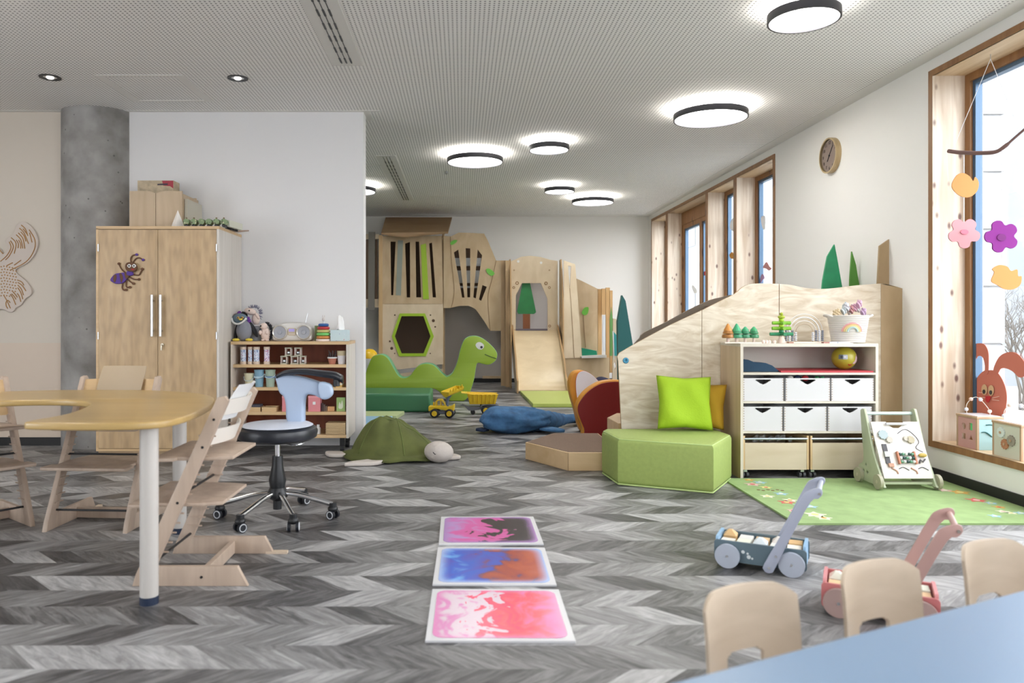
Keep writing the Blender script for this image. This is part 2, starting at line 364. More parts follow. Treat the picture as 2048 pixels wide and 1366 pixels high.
# windows --------------------------------------------------------------
def window(n, y0, y1, posts=(), door=None):
    w = bpy.data.objects.new('window_%d' % n, None); COL.objects.link(w); w['kind'] = 'structure'; w.location = (XR, (y0+y1)/2, WZ0)
    w.matrix_basis = Matrix.Translation(w.location)
    c = .045
    b = MB(); b.box(XR-.012, XR+.0, y0-c, y1+c, WZ1, WZ1+c); b.box(XR-.012, XR, y0-c, y1+c, WZ0-c, WZ0)
    b.box(XR-.012, XR, y0-c, y0, WZ0, WZ1); b.box(XR-.012, XR, y1, y1+c, WZ0, WZ1)
    b.build('casing', pinebrown, w, True)
    b = MB(); b.box(XR-.01, XR+.24, y0, y1, WZ1, WZ1+.028); b.box(XR-.01, XR+.24, y0, y1, WZ0-.028, WZ0); b.build('lining_board', wood('lining_spruce', (.50, .34, .19), (.66, .50, .32), 'Y', 9, 14, .5, knots=(.2, .09, .04), knotden=2), w, True)
    b = MB(); b.box(XR-.01, XR+.24, y1-.004, y1+.028, WZ0, WZ1); b.box(XR-.01, XR+.24, y0-.028, y0+.004, WZ0, WZ1); b.build('jamb', pinepale, w, True)
    edges = [y0+.004]
    for p in posts:
        b = MB(); b.box(XR-.006, XR+.24, p, p+.09, WZ0, WZ1, 0); b.build('post', pinepale, w, True); edges += [p, p+.09]
        b = MB(); b.box(XR-.014, XR-.006, p-.002, p+.092, WZ0, WZ1); b.build('post_cover', pinebrown, w, True)
    edges.append(y1-.004)
    al = mat('blue_grey_aluminium', (.07, .13, .21), .35, .3)
    for i in range(0, len(edges), 2):
        a, c2 = edges[i], edges[i+1]
        f = .055
        def ring(a, c2, z0, z1, f, xa, xb, nm, m):
            b = MB(); b.box(xa, xb, a, c2, z0, z0+f); b.box(xa, xb, a, c2, z1-f, z1); b.box(xa, xb, a, a+f, z0+f, z1-f); b.box(xa, xb, c2-f, c2, z0+f, z1-f)
            return b.build(nm, m, w, True)
        ring(a, c2, WZ0, WZ1, f, XR+.225, XR+.30, 'frame', pinebrown)
        pan = [(a+f, c2-f)]
        if door and i == door:
            mid = (a+c2)/2; pan = [(a+f+.005, mid-.003), (mid+.003, c2-f-.005)]
            for q in pan: ring(q[0], q[1], WZ0+f+.005, WZ1-f-.15, .07, XR+.235, XR+.295, 'sash', pinebrown)
            b = MB(); b.box(XR+.22, XR+.29, a+f, c2-f, WZ1-f-.15, WZ1-f); b.build('head_board', pinebrown, w, True)
            pan = [(q[0]+.07, q[1]-.07) for q in pan]
        for q in pan:
            zt = WZ1-f-(.22 if door and i == door else 0); zb = WZ0+f+(.07 if door and i == door else 0)
            ring(q[0], q[1], zb, zt, .03, XR+.245, XR+.295, 'sash_bead', al)
            b = MB(); b.box(XR+.262, XR+.268, q[0]+.02, q[1]-.02, zb+.02, zt-.02); b.build('glass_pane', GLASS, w, True)
    return w
window(1, 2.6, 5.47)
window(2, 8.28, 13.55, posts=(9.38, 10.47, 12.52), door=4)
window(3, -2.4, 1.7, posts=(-.4,))  # unseen window beside the camera, added to light the room
def added_window(n, along_x, a, c, at):
    w = bpy.data.objects.new('window_%d' % n, None); COL.objects.link(w); w['kind'] = 'structure'
    def bb(b, p, q, z0, z1, t): return b.box(p, q, at-t, at+t, z0, z1) if along_x else b.box(at-t, at+t, p, q, z0, z1)
    b = MB()
    for p, q, z0, z1 in ((a, c, .3, .38), (a, c, 2.82, 2.9), (a, a+.08, .38, 2.82), (c-.08, c, .38, 2.82), ((a+c)/2-.05, (a+c)/2+.05, .38, 2.82)): bb(b, p, q, z0, z1, .05)
    b.build('frame', pinebrown, w)
    bb(MB(), a+.08, c-.08, .38, 2.82, .003).build('glass_pane', GLASS, w)
added_window(4, True, .6, 2.7, Y0-.1); added_window(5, False, -2, 2.4, XL-.1)  # unseen rear and left windows, added to brighten what faces them
# ================================================================== CEILING FITTINGS
emit = mat('lamp_diffuser', (1, .98, .94), emit=LAMP); dark = mat('anthracite_metal', (.035, .034, .04), .45, .3)
def ring_lamp(x, y, R, lab, grp='round ceiling lamps'):
    o = thing('ceiling_lamp', lab, 'ceiling lamp', (x, y, CEIL), 0, grp)
    z1, z0 = -.055, -.108
    b = MB(); b.lathe([(R-.012, z0), (R, z0), (R, z1), (R-.012, z1), (R-.012, z0)], n=64); b.build('rim', dark, o, smooth=True)
    b = MB(); b.lathe([(0, z0+.012), (R-.012, z0+.012), (R-.012, z1-.006), (0, z1-.006)], n=48); b.build('diffuser', emit, o)
    b = MB(); b.cyl((0, 0, 0), (0, 0, z1-.006), .06, n=20); b.build('ceiling_mount', white, o)
ring_lamp(2.06, 4.52, .207, 'small round ceiling lamp nearest the camera, above the big window')
ring_lamp(2.23, 6.73, .322, 'large round ceiling lamp in front of the wall clock')
ring_lamp(.15, 8.6, .321, 'large round ceiling lamp left of centre, above the green dinosaur neck')
ring_lamp(.927, 7.99, .213, 'small round ceiling lamp just right of the large middle one')
ring_lamp(1.377, 10.59, .212, 'small round ceiling lamp farther back, above the wooden slide')
ring_lamp(2.02, 11.59, .32, 'farthest large round ceiling lamp, by the back wall corner')
ring_lamp(-1.54, 10.59, .32, 'round ceiling lamp half hidden behind the partition wall edge')
for x, y, l_ in ((-2.95, 3.85, 'ceiling lamp above the horseshoe table, just outside the top left photo corner'), (.6, 2.6, 'lamp added for fill above the liquid floor tiles, outside the photo'), (1.8, .2, 'lamp added for fill above the blue table, outside the photo')):
    ring_lamp(x, y, .32, 'round black-rimmed '+l_, 'ceiling lamps out of frame')  # the last two are unseen extras that brighten the front of the room
spot = mat('spot_reflector', (.75, .75, .75), .2, .9)
for x, y, lab in ((-3.24, 5.9, 'black recessed ceiling spotlight above the concrete column'), (-1.77, 5.92, 'black recessed ceiling spotlight above the wardrobe and wall')):
    o = thing('recessed_spotlight', lab, 'spotlight', (x, y, CEIL), 0, 'recessed spotlights')
    MB().lathe([(.052, 0), (.052, -.006), (.08, -.006), (.08, 0)], n=32).build('bezel', black, o, smooth=True)
    MB().lathe([(0, -.001), (.05, -.001), (.05, -.002), (0, -.002)], n=24).build('reflector', spot, o)
    MB().ball((0, 0, -.003), .028, .028, .012).build('bulb', mat('spot_bulb', (1, .97, .9), emit=3), o, smooth=True)
def slot_vent(x0, ya, yb, lab):
    o = thing('slot_vent', lab, 'air vent', (x0, ya, CEIL), 0, 'ceiling slot vents')
    MB().box(-.115, .115, 0, yb-ya, -.006, 0).build('vent_plate', mat('vent_plate', (.70, .69, .66), .6), o)
    n = int((yb-ya-.1)/.213)
    for k in (-.037, 0, .037):
        b = MB(); b.box(k-.003, k+.003, .05, yb-ya-.05, -.0075, -.006)
        for i in range(n): b.box(k-.007, k+.007, yb-ya-.07-i*.213-.10, yb-ya-.07-i*.213, -.008, -.006)
        b.build('slot', black, o)
slot_vent(-.855, 3.2, 5.62, 'long three-slot air vent in the ceiling above the partition wall')
slot_vent(-.885, 8.7, 11.95, 'three-slot air vent in the ceiling behind the partition, left of lamps')
def hatch(x0, x1, y0, y1, lab):
    b = MB(); w = .035
    b.box(x0, x1, y0, y0+w, CEIL-.004, CEIL-.0005); b.box(x0, x1, y1-w, y1, CEIL-.004, CEIL-.0005); b.box(x0, x0+w*2, y0+w, y1-w, CEIL-.004, CEIL-.0005); b.box(x1-w*2, x1, y0+w, y1-w, CEIL-.004, CEIL-.0005)
    tag(b.build('access_hatch_frame', mat('hatch_frame', (.76, .75, .72), .7)), lab, 'access hatch', 'ceiling access hatches')
hatch(-2.87, -2.17, 5.84, 6.55, 'square access hatch frame in the perforated ceiling above the wardrobe')
hatch(-1.7, -.95, 9.25, 10.0, 'access hatch frame in the ceiling just behind the partition edge')
hatch(-.5, .22, 11.55, 12.35, 'access hatch frame in the far ceiling above the playhouse')
MB().cyl((-.2, 9.65, CEIL), (-.2, 9.65, CEIL-.03), .02, n=16)
o = MB().cyl((-.2, 9.65, CEIL), (-.2, 9.65, CEIL-.03), .018, n=16).build('sprinkler_head', mat('sprinkler', (.4, .4, .4), .4, .8)); tag(o, 'tiny sprinkler head on the ceiling beyond the large middle lamp', 'sprinkler')
# ================================================================== OUTSIDE
tag(MB().box(XR+.36, 40, -20, 40, -.2, -.05).build('outdoor_ground', mat('pale_paving', (.3, .3, .29), .9), base=True), 'pale paved ground outside the windows', 'ground', kind='structure')
cblock = mat('pale_concrete_block', (.30, .31, .32), .9, noise=.12, nscale=5)
b = MB()
for i in range(8): b.box(XR+.86, XR+1.30, 6.55, 7.05, -.05+i*.5, .43+i*.5); b.box(XR+.88, XR+1.28, 6.57, 7.03, .43+i*.5, .45+i*.5)
tag(b.build('outdoor_pier', cblock), 'tall pale concrete block pier standing outside the near window', 'pier')
hb = thing('exterior_building', 'pale grey building with dark windows seen outside through the far windows', 'building', (9.5, 20, -.05))
MB().box(8.6, 13, 13.6, 30, -.05, 7.5).build('facade', mat('pale_render', (.20, .22, .24), .9, noise=.06, nscale=1), hb, True)
for i in range(6):
    for j in range(2):
        f = MB().box(8.56, 8.6, 14.6+i*2.6, 15.7+i*2.6, .9+j*3.0, 2.4+j*3.0).build('facade_window', mat('facade_frame', (.2, .2, .2), .6), hb, True)
        MB().box(8.55, 8.56, 14.68+i*2.6, 15.62+i*2.6, .98+j*3.0, 2.32+j*3.0).build('pane', mat('facade_glass', (.10, .14, .18), .2), f, True)
bark = mat('bare_bark', (.10, .09, .08), .9)
def shrub(x, y, h, lab, sd):
    R = random.Random(sd); b = MB()
    def br(p, d, L, r, dep):
        q = p+d*L; b.tube([p, (p+q)/2+Vector((R.uniform(-.03, .03), R.uniform(-.03, .03), 0)), q], [r, r*.8, r*.6], 5)
        if dep:
            for _ in range(3):
                nd = (d+Vector((R.uniform(-.7, .7), R.uniform(-.7, .7), R.uniform(-.1, .5)))).normalized(); br(q, nd, L*R.uniform(.55, .8), r*.6, dep-1)
    for _ in range(4): br(Vector((x+R.uniform(-.1, .1), y+R.uniform(-.1, .1), -.05)), Vector((R.uniform(-.3, .3), R.uniform(-.3, .3), 1)).normalized(), h*.4, .02, 4)
    tag(b.build('bare_shrub', bark), lab, 'shrub')
shrub(7.5, 10.0, 1.3, 'leafless thin-twigged shrub outside the near window, behind the paper rabbit', 3)
shrub(9.0, 11.9, 1.7, 'leafless shrub farther out beyond the near window glass', 9)
# ================================================================== WARDROBE
cx0, cx1, cy0, cy1, ct = -3.04, -2.018, 6.23, 6.868, 1.93
W0 = thing('wardrobe', 'tall two-door beech wardrobe with steel handles standing beside the concrete column', 'wardrobe', ((cx0+cx1)/2, (cy0+cy1)/2, 0))
sidem = wood('pale_side', (.58, .54, .49), (.68, .64, .59), 'Z', 9, 14, .4)  # paler, greyer wood for the right-hand side panels
b = MB(); b.box(cx0, cx0+.02, cy0, cy1, .06, ct-.02); b.box(cx0, cx1, cy0, cy1, ct-.025, ct); b.box(cx0+.02, cx1-.02, cy1-.01, cy1, .06, ct-.025); b.box(cx0+.02, cx1-.02, cy0, cy1-.01, .06, .08)
b.build('carcass', beechx, W0, True)
MB().box(cx1-.02, cx1-.0004, cy0+.001, cy1, .06, ct-.0255).build('side_panel', sidem, W0, True)
MB().box(cx0+.01, cx1-.01, cy0+.02, cy1-.02, 0, .06).build('plinth', mat('plinth_wood', (.45, .32, .19), .6), W0, True)
xm = (316-CX)*cy0/FPX
for a, c in ((cx0+.022, xm-.002), (xm+.002, cx1-.022)):
    left = a < cx0+.05
    d = MB().box(a, c, cy0-.002, cy0+.018, .084, ct-.03).build('door', beech, W0, True)
    hx = (307-CX)*cy0/FPX if left else (324-CX)*cy0/FPX
    hb = MB(); hb.cyl((hx, cy0-.035, 1.015), (hx, cy0-.035, 1.358), .011, n=12)
    for z in (1.06, 1.31): hb.cyl((hx, cy0-.002, z), (hx, cy0-.035, z), .006, n=10)
    hb.build('door_handle', steel, W0, True, smooth=True)
    xh = cx0+.02 if left else cx1-.02
    for z in (.3, 1.02, 1.75): MB().cyl((xh, cy0-.006, z-.03), (xh, cy0-.006, z+.03), .006, n=10).build('hinge', steel, W0, True, smooth=True)
lk = MB(); lk.cyl((-2.485, cy0-.002, .945), (-2.485, cy0-.014, .945), .012, n=16); lk.box(-2.492, -2.482, cy0-.03, cy0-.02, .90, .94); lk.cyl((-2.487, cy0-.014, .943), (-2.487, cy0-.03, .943), .004, n=8)
lk.build('lock_with_key', mat('brass_key', (.55, .5, .4), .3, .9), W0, True)
# ant figure stuck on the door
ya = cy0-.002
def A(x, y): u, v = 200+x/12.418, 490+y/12.418; return P(u, v, ya)
ant = thing('ant_decoration', 'purple and brown felt ant figure stuck on the left wardrobe door', 'ant decoration', (A(600, 700)[0], ya, A(600, 1140)[2]))
brown = mat('ant_brown', (.13, .06, .03), .8); purple = mat('ant_purple', (.10, .05, .28), .8)
def aplate(pts, off, t, m, name, sm=True):
    q = [A(*p) for p in pts]; q = [(a[0], a[2]) for a in q]
    return MB().plate(cr(q, 5) if sm else q, t=t, bev=t*.3, at=ya-off-t/2).build(name, m, ant, True, smooth=True)
aplate([(275, 865), (380, 730), (520, 695), (640, 690), (720, 740), (720, 800), (660, 880), (580, 950), (430, 965), (340, 930)], 0, .02, purple, 'abdomen')
for s in ([(370, 770), (425, 735), (440, 830), (400, 930), (360, 880)], [(510, 720), (560, 712), (600, 820), (560, 940), (530, 840)], [(640, 700), (720, 710), (745, 790), (680, 850), (650, 780)]): aplate(s, .018, .006, brown, 'stripe')
aplate([(700, 655), (820, 660), (850, 740), (760, 770), (690, 740)], .004, .022, purple, 'thorax')
aplate([(660, 550), (690, 460), (790, 430), (900, 460), (950, 560), (920, 650), (820, 670), (700, 640)], .006, .03, brown, 'head')
for ex in (778, 898):
    aplate([(ex-50, 525), (ex, 480), (ex+50, 525), (ex, 575)], .036, .006, white, 'eye'); aplate([(ex-20, 527), (ex, 507), (ex+20, 527), (ex, 548)], .042, .005, black, 'pupil')
aplate([(820, 605), (900, 600), (860, 635)], .036, .005, mat('ant_mouth', (.4, .02, .02), .7), 'mouth')
for L_, nm in (([(780, 440), (775, 340), (820, 265), (920, 240)], 'antenna'), ([(830, 440), (890, 350), (980, 320), (1080, 370)], 'antenna'), ([(650, 700), (560, 620), (500, 520), (480, 465)], 'leg'), ([(840, 735), (970, 750), (1020, 680), (1060, 600)], 'leg'), ([(740, 790), (850, 850), (980, 855)], 'leg'), ([(700, 850), (760, 910), (845, 960)], 'leg'), ([(665, 880), (665, 1040), (755, 1050)], 'leg'), ([(580, 930), (560, 1050), (600, 1120), (660, 1115)], 'leg')):
    q = cr([A(*p) for p in L_], 5, False); q = [(a[0], ya-.007, a[2]) for a in q]
    MB().tube(q, .0055, 8).build(nm, brown, ant, True, smooth=True)
    e = q[-1]; MB().ball((e[0], e[1]-.001, e[2]), .013, .006, .011).build(nm+'_tip', purple if nm == 'antenna' else brown, ant, True, smooth=True)
# things on top of the wardrobe
zt = ct
bx = thing('wooden_storage_case', 'plain wooden case with a round finger cutout standing on the wardrobe', 'case', ((259+365-2*CX)/2*6.6/FPX, 6.6, zt))
X0, X1 = (259-CX)*6.45/FPX, (364-CX)*6.45/FPX; zt2 = EYE-(382-CY)*6.45/FPX
casem = wood('case_wood', (.45, .34, .22), (.54, .42, .29), 'Z', 8, 10, .5)
nx = (312-CX)*6.45/FPX
b = MB()
b.plate([(X0, zt), (nx-.004, zt), (nx-.004, zt2-.02), (nx-.03, zt2-.012), (nx-.055, zt2), (X0, zt2)], t=.018, at=6.459); b.build('front_panel', casem, bx, True)
b = MB(); b.plate([(nx, zt), (X1, zt), (X1, zt2), (nx+.055, zt2), (nx+.03, zt2-.012), (nx, zt2-.02)], t=.018, at=6.459); b.build('front_panel', casem, bx, True)
b = MB(); b.box(X0, X0+.015, 6.47, 6.85, zt, zt2); b.box(X1-.015, X1, 6.47, 6.85, zt, zt2-.02); b.box(X0+.015, X1-.015, 6.835, 6.85, zt, zt2); b.box(X0+.015, X1-.015, 6.47, 6.835, zt, zt+.01); b.build('box_body', casem, bx, True)
MB().box(X1+.004, X1+.03, 6.5, 6.86, zt, zt2-.06).build('wooden_board', mat('pale_greenish_board', (.52, .50, .42), .6)); tag(bpy.data.objects['wooden_board'], 'pale board standing on the wardrobe against the wooden case', 'board')
gx0, gx1 = (275-CX)*6.6/FPX, (347-CX)*6.6/FPX
g = thing('game_box', 'cardboard picture box with a red corner poking out of the wooden case', 'box', ((gx0+gx1)/2, 6.66, zt+.011))
gz = EYE-(361-CY)*6.6/FPX
MB().box(gx0, gx1, 6.6, 6.74, zt+.011, gz).build('box_body', mat('kraft_print', (.47, .38, .26), .7, noise=.25, nscale=20), g, True)
b = MB(); b.plate([(gx1-.10, gz-.002), (gx1-.002, gz-.002), (gx1-.002, gz-.07), (gx1-.03, gz-.05), (gx1-.09, gz-.045)], t=.002, at=6.599); b.build('red_print', mat('red_print', (.35, .03, .05), .6), g, True)
b = MB(); b.plate([(gx1-.14, gz-.03), (gx1-.05, gz-.026), (gx1-.05, gz-.04), (gx1-.14, gz-.042)], t=.002, at=6.5975); b.build('dark_print', mat('dark_print', (.04, .03, .05), .6), g, True)
pxc = (357-CX)*6.36/FPX
b = MB(); b.lathe([(.062, 0), (.06, .004), (0, .155)], (pxc-.01, 6.37, zt), n=4); tag(b.build('pyramid_lamp', mat('frosted_white', (.88, .84, .80), .5)), 'small white pyramid lamp on the wardrobe in front of the wooden case', 'lamp')
# toy train of green nets (six cylinder wagons)
cm = spotmat('green_dots', (.22, .30, .16), [(.10, .16, .07), (.45, .45, .28), (.10, .09, .06)], 55, .4)
tr = thing('bead_caterpillar', 'green wooden caterpillar toy with black wheels lying on the wardrobe', 'toy', ((410-CX)*6.3/FPX, 6.32, zt))
for i in range(6):
    x = (372+i*15.0-CX)*6.3/FPX
    b = MB(); b.cyl((x, 6.30, zt+.045), (x, 6.36, zt+.045), .026, n=16); b.build('body_segment', cm, tr, True, smooth=True)
    b = MB(); b.cyl((x, 6.30, zt+.014), (x, 6.36, zt+.014), .014, n=12); b.build('wheel', black, tr, True, smooth=True)
    if i not in (2, 3):
        b = MB(); b.cyl((x-.006, 6.33, zt+.068), (x-.006, 6.33, zt+.085), .007, n=10); b.build('peg', mat('peg_brown', (.18, .12, .06), .6), tr, True, smooth=True)
    if i < 5:
        b = MB(); b.bar((x+.02, 6.33, zt+.04), (x+.045, 6.33, zt+.04), .012, .012); b.build('link', mat('peg_brown', (.2, .1, .1)), tr, True)
x0 = (446-CX)*6.35/FPX
cmb = thing('comb_instrument', 'pale wooden comb rack with black teeth on the right edge of the wardrobe', 'toy', (x0+.03, 6.5, zt))
b = MB(); b.bar((x0+.02, 6.40, zt+.045), (x0+.055, 6.66, zt+.045), .04, .055); b.build('wooden_bar', mat('pale_mint_wood', (.62, .62, .52), .6), cmb, True)
b = MB()
for i in range(9): b.box(x0+.002+i*.0035, x0+.012+i*.0035, 6.40+i*.028, 6.415+i*.028, zt, zt+.02)
b.build('black_teeth', black, cmb, True)
sx, sy, sz = P(470, 456, 6.72)
b = MB(); b.tube([(sx-.05, 6.6, zt+.012), (sx+.03, 6.72, zt+.014), (sx+.10, 6.80, zt+.03)], [.009, .01, .006], 7)
tag(b.build('drumstick', mat('stick_wood', (.36, .26, .2), .6), smooth=True), 'thin wooden stick lying over the back corner of the wardrobe', 'stick')
# ================================================================== LOW BOOKCASE AND ITS CONTENTS
bx0, bx1, by0, by1, bt, bb = -1.99, -.976, 6.45, 6.866, .965, .133
B = thing('bookcase', 'low open beech bookcase with dark red back on casters against the partition wall', 'bookcase', ((bx0+bx1)/2, (by0+by1)/2, 0))
MB().box(bx0, bx0+.02, by0, by1, bb, bt-.026).build('side_panel', wood('bookcase_side_in', (.58, .50, .42), (.66, .58, .50), 'Z', 9, 14), B, True)
MB().box(bx1-.02, bx1, by0, by1, bb, bt-.026).build('side_panel', sidem, B, True)
MB().box(bx0, bx1, by0, by1, bt-.026, bt).build('top_board', beechx, B, True)
MB().box(bx0+.02, bx1-.02, by1-.012, by1, bb, bt-.026).build('back_panel', wood('mahogany_back', (.17, .035, .012), (.25, .06, .02), 'Z', 5, 8, .5), B, True)
SHZ = [.767, .57, .359, .161]
for z in SHZ: MB().box(bx0+.02, bx1-.02, by0+(.0 if z < .2 else .002), by1-.012, z-.026, z).build('shelf', beechx, B, True)
for x in (bx0+.06, bx1-.06):
    for y in (by0+.06, by1-.08):
        b = MB(); b.cyl((x-.016, y, .035), (x+.016, y, .035), .035, n=20); b.box(x-.022, x+.022, y-.02, y+.02, .06, bb); b.build('caster', black, B, True, smooth=True)
YS = 6.52
def sx_(c, Y=YS): return (440+c/4.407-CX)*Y/FPX
blueprint = spotmat('blue_print', (.55, .62, .72), [(.05, .09, .25), (.16, .25, .5), (.75, .75, .8), (.5, .2, .4)], 90, .38)
pinkprint = spotmat('pink_print', (.62, .55, .66), [(.35, .05, .15), (.2, .15, .4), (.75, .7, .8)], 90, .38)
for i, (a, c, m, lab) in enumerate(((178, 234, blueprint, 'blue patterned rain-stick tube, leftmost on the top shelf of the bookcase'), (244, 287, blueprint, 'slim blue patterned rain-stick tube, second from left in the bookcase'), (293, 351, blueprint, 'blue patterned rain-stick tube, third from left in the bookcase'), (386, 440, pinkprint, 'pink and violet patterned rain-stick tube standing apart in the bookcase'))):
    x = (sx_(a)+sx_(c))/2; r = (sx_(c)-sx_(a))/2
    o = thing('rainstick', lab, 'rain stick', (x, YS, SHZ[0]), 0, 'rain-stick tubes in the bookcase')
    MB().cyl((0, 0, .024), (0, 0, .126), r*.88, n=20).build('tube', m, o, smooth=True)
    for z0 in (0, .126): MB().cyl((0, 0, z0), (0, 0, z0+.024), r, n=20).build('end_cap', mat('cap_wood', (.62, .5, .4), .5), o, smooth=True)
rat = mat('rattle_frame', (.42, .40, .30), .5); bell = mat('rattle_bell', (.65, .7, .75), .25, .8)
def rattle(x, z, lab, w=.058):
    o = thing('cube_rattle', lab, 'rattle', (x, YS, z), 0, 'cube rattles in the bookcase')
    for k in (0, .062): MB().box(-w/2, w/2, -w/2, w/2, k, k+.010).build('end_plate', rat, o)
    for i in (-1, 1):
        for j in (-1, 1): MB().cyl((i*w*.4, j*w*.4, .01), (i*w*.4, j*w*.4, .062), .0045, n=8).build('dowel', mat('rattle_dowel', (.6, .5, .45), .5), o, smooth=True)
    MB().ball((0, 0, .026), .016, n=12, k=8).build('bell', bell, o, smooth=True)
rattle(sx_(568), SHZ[0], 'wooden cage rattle, bottom left of the five on the shelf')
rattle(sx_(663), SHZ[0], 'pale wooden cage rattle, bottom middle of the five', .068)
rattle(sx_(733), SHZ[0], 'wooden cage rattle, bottom right of the five', .05)
rattle(sx_(606), SHZ[0]+.0725, 'wooden cage rattle stacked on top at the left')
rattle(sx_(690), SHZ[0]+.0725, 'wooden cage rattle stacked on top at the right')
def cupm(x, y, z, r0, r1, h, m, name, lab, cat, grp=None, extra=None):
    o = thing(name, lab, cat, (x, y, z), 0, grp)
    MB().lathe([(0, 0), (r0, 0), (r1, h), (r1-.004, h), (r0-.003, .005), (0, .005)], n=24).build('cup_body', m, o, smooth=True)
    if extra: extra(o)
    return o
def bowl_x(o):
    MB().lathe([(.043, .05), (.043, .062), (.036, .062), (.036, .05)], n=24).build('white_rim', white, o, smooth=True)
    for i in range(9):
        a = i*.7; b = MB(); b.tube([(.012*math.cos(a), .012*math.sin(a), .03), (.035*math.cos(a), .02*math.sin(a), .10+.02*math.sin(i*2.1))], .005, 6); b.build('brush', mat('dark_brush', (.07, .05, .05), .8), o, smooth=True)
cupm(sx_(990), YS, SHZ[0], .028, .04, .055, mat('terracotta', (.45, .17, .11), .7), 'terracotta_bowl', 'small terracotta bowl full of dark brushes on the upper bookcase shelf', 'bowl', extra=bowl_x)
def cup_x(o):
    MB().lathe([(.037, .075), (.038, .115), (.034, .115), (.033, .075)], n=24).build('cup_sleeve', mat('ochre_stripe', (.52, .44, .28), .6), o, smooth=True)
cupm(sx_(1071), YS, SHZ[0], .029, .036, .078, mat('white_cup', (.66, .64, .66), .5), 'stacked_cup', 'tall white and ochre stacked cups at the right end of the upper shelf', 'cup', extra=cup_x)
def bucket(x, z, r, h, m, lab, m2=None, rimh=True):
    o = thing('toy_bucket', lab, 'bucket', (x, YS, z), 0, 'small toy buckets in the bookcase')
    MB().lathe([(0, 0), (r*.78, 0), (r, h), (r*1.06, h), (r*1.06, h+.008), (r*.93, h+.008), (r*.72, .006), (0, .006)], n=24).build('bucket_body', m, o, smooth=True)
    q = [(r*1.05*math.cos(t), -r*.2-.02*math.sin(t), h*.8-.035*math.sin(t)) for t in [PI*k/12 for k in range(13)]]
    q = [(p[0], -r*1.02 if 2 < i < 10 else p[1], p[2]) for i, p in enumerate(q)]
    MB().tube(q, .003, 6).build('bucket_handle', mat('bucket_handle', (.5, .6, .65), .5), o, smooth=True)
    if m2: MB().lathe([(r*1.0, h*.55), (r*1.08, h*.57), (r*1.1, h*.65), (r*1.0, h*.67)], n=24).build('nested_rim', m2, o, smooth=True)
bucket(sx_(258), SHZ[1], .042, .11, mat('cream_bucket', (.58, .55, .38), .5), 'cream toy bucket, leftmost on the second bookcase shelf')
bucket(sx_(346), SHZ[1], .042, .14, mat('blue_bucket', (.18, .32, .42), .5), 'stack of blue toy buckets in the middle of the second shelf', mat('blue_rim', (.35, .5, .6), .5))
bucket(sx_(444), SHZ[1], .043, .14, mat('sage_bucket', (.30, .38, .30), .5), 'sage green toy buckets stacked on the right of the blue ones', mat('blue_rim2', (.14, .25, .4), .5))
for i, (c, h) in enumerate((((.55, .35, .1), .02), ((.7, .66, .5), .016), ((.5, .2, .1), .018))):
    z = SHZ[1]+sum((.02, .016, .018)[:i])
    tag(MB().box(sx_(1030), sx_(1085), YS-.06, YS+.06, z, z+h-.001).build('picture_book', mat('book%d' % i, c, .6)), ['ochre picture book at the bottom of the small pile behind the stool arm', 'cream picture book in the middle of the small pile behind the stool arm', 'reddish picture book on top of the small pile behind the stool arm'][i], 'book', 'small books in the bookcase')
tray = mat('tray_wood', (.55, .38, .2), .5)
def trayf(x0, x1, lab):
    o = thing('puzzle_tray', lab, 'tray', ((x0+x1)/2, YS, SHZ[2]), 0, 'wooden trays in the bookcase'); w = (x1-x0)/2
    MB().box(-w, w, -.05, .08, 0, .008).build('tray_base', tray, o)
    b = MB(); b.box(-w, w, -.05, -.044, .008, .038); b.box(-w, w, .074, .08, .008, .038); b.box(-w, -w+.006, -.044, .074, .008, .038); b.box(w-.006, w, -.044, .074, .008, .038); b.build('tray_rim', tray, o)
    b = MB(); b.box(-w+.01, w-.01, -.04, .07, .008, .03); b.build('puzzle_piece', spotmat('puzzle', (.6, .5, .3), [(.3, .12, .1), (.1, .1, .12), (.6, .55, .4)], 40, .35), o)
trayf(sx_(243), sx_(368), 'wooden puzzle tray on the third bookcase shelf, under a dark notebook')
trayf(sx_(382), sx_(508), 'wooden puzzle tray on the third bookcase shelf, without a notebook')
tag(MB().box(sx_(290), sx_(365), YS-.04, YS+.05, SHZ[2]+.0385, SHZ[2]+.058).build('notebook', mat('dark_notebook', (.05, .05, .07), .6)), 'dark notebook lying on the left wooden puzzle tray', 'notebook')
pinkb = mat('pink_box', (.62, .22, .24), .6)
for a, c, lab in ((557, 600, 'pink box mostly hidden behind the white stool post'), (786, 890, 'wide pink box with white spots right of the stool post')):
    o = thing('pink_box', lab, 'box', ((sx_(a)+sx_(c))/2, YS, SHZ[2]), 0, 'pink boxes in the bookcase'); w = (sx_(c)-sx_(a))/2
    MB().box(-w, w, -.04, .04, 0, .118).build('box_body', pinkb, o); MB().box(-w-.001, w+.001, -.041, .041, .118, .135).build('box_lid', mat('pink_lid', (.68, .28, .30), .6), o)
    if a > 700: MB().box(-.012, .012, -.0425, -.041, .06, .085).build('white_sticker', white, o)
for i in range(3): tag(MB().box(sx_(898+i*17), sx_(912+i*17), YS-.02, YS+.02, SHZ[2], SHZ[2]+.07-.012*i).build('toy_block', mat('darkblock%d' % i, [(.05, .03, .03), (.09, .06, .05), (.14, .09, .06)][i], .6)), ['tallest dark toy block beside the pink box', 'middle dark brown toy block beside the pink box', 'lowest brown toy block of the dark trio'][i], 'block', 'dark toy blocks in the bookcase')
tag(MB().box(sx_(950), sx_(1010), YS-.02, YS+.03, SHZ[2], SHZ[2]+.04).build('toy_block', mat('orangeblock', (.5, .27, .12), .6), bevel=.003), 'orange-brown toy block left of the green card box', 'block')
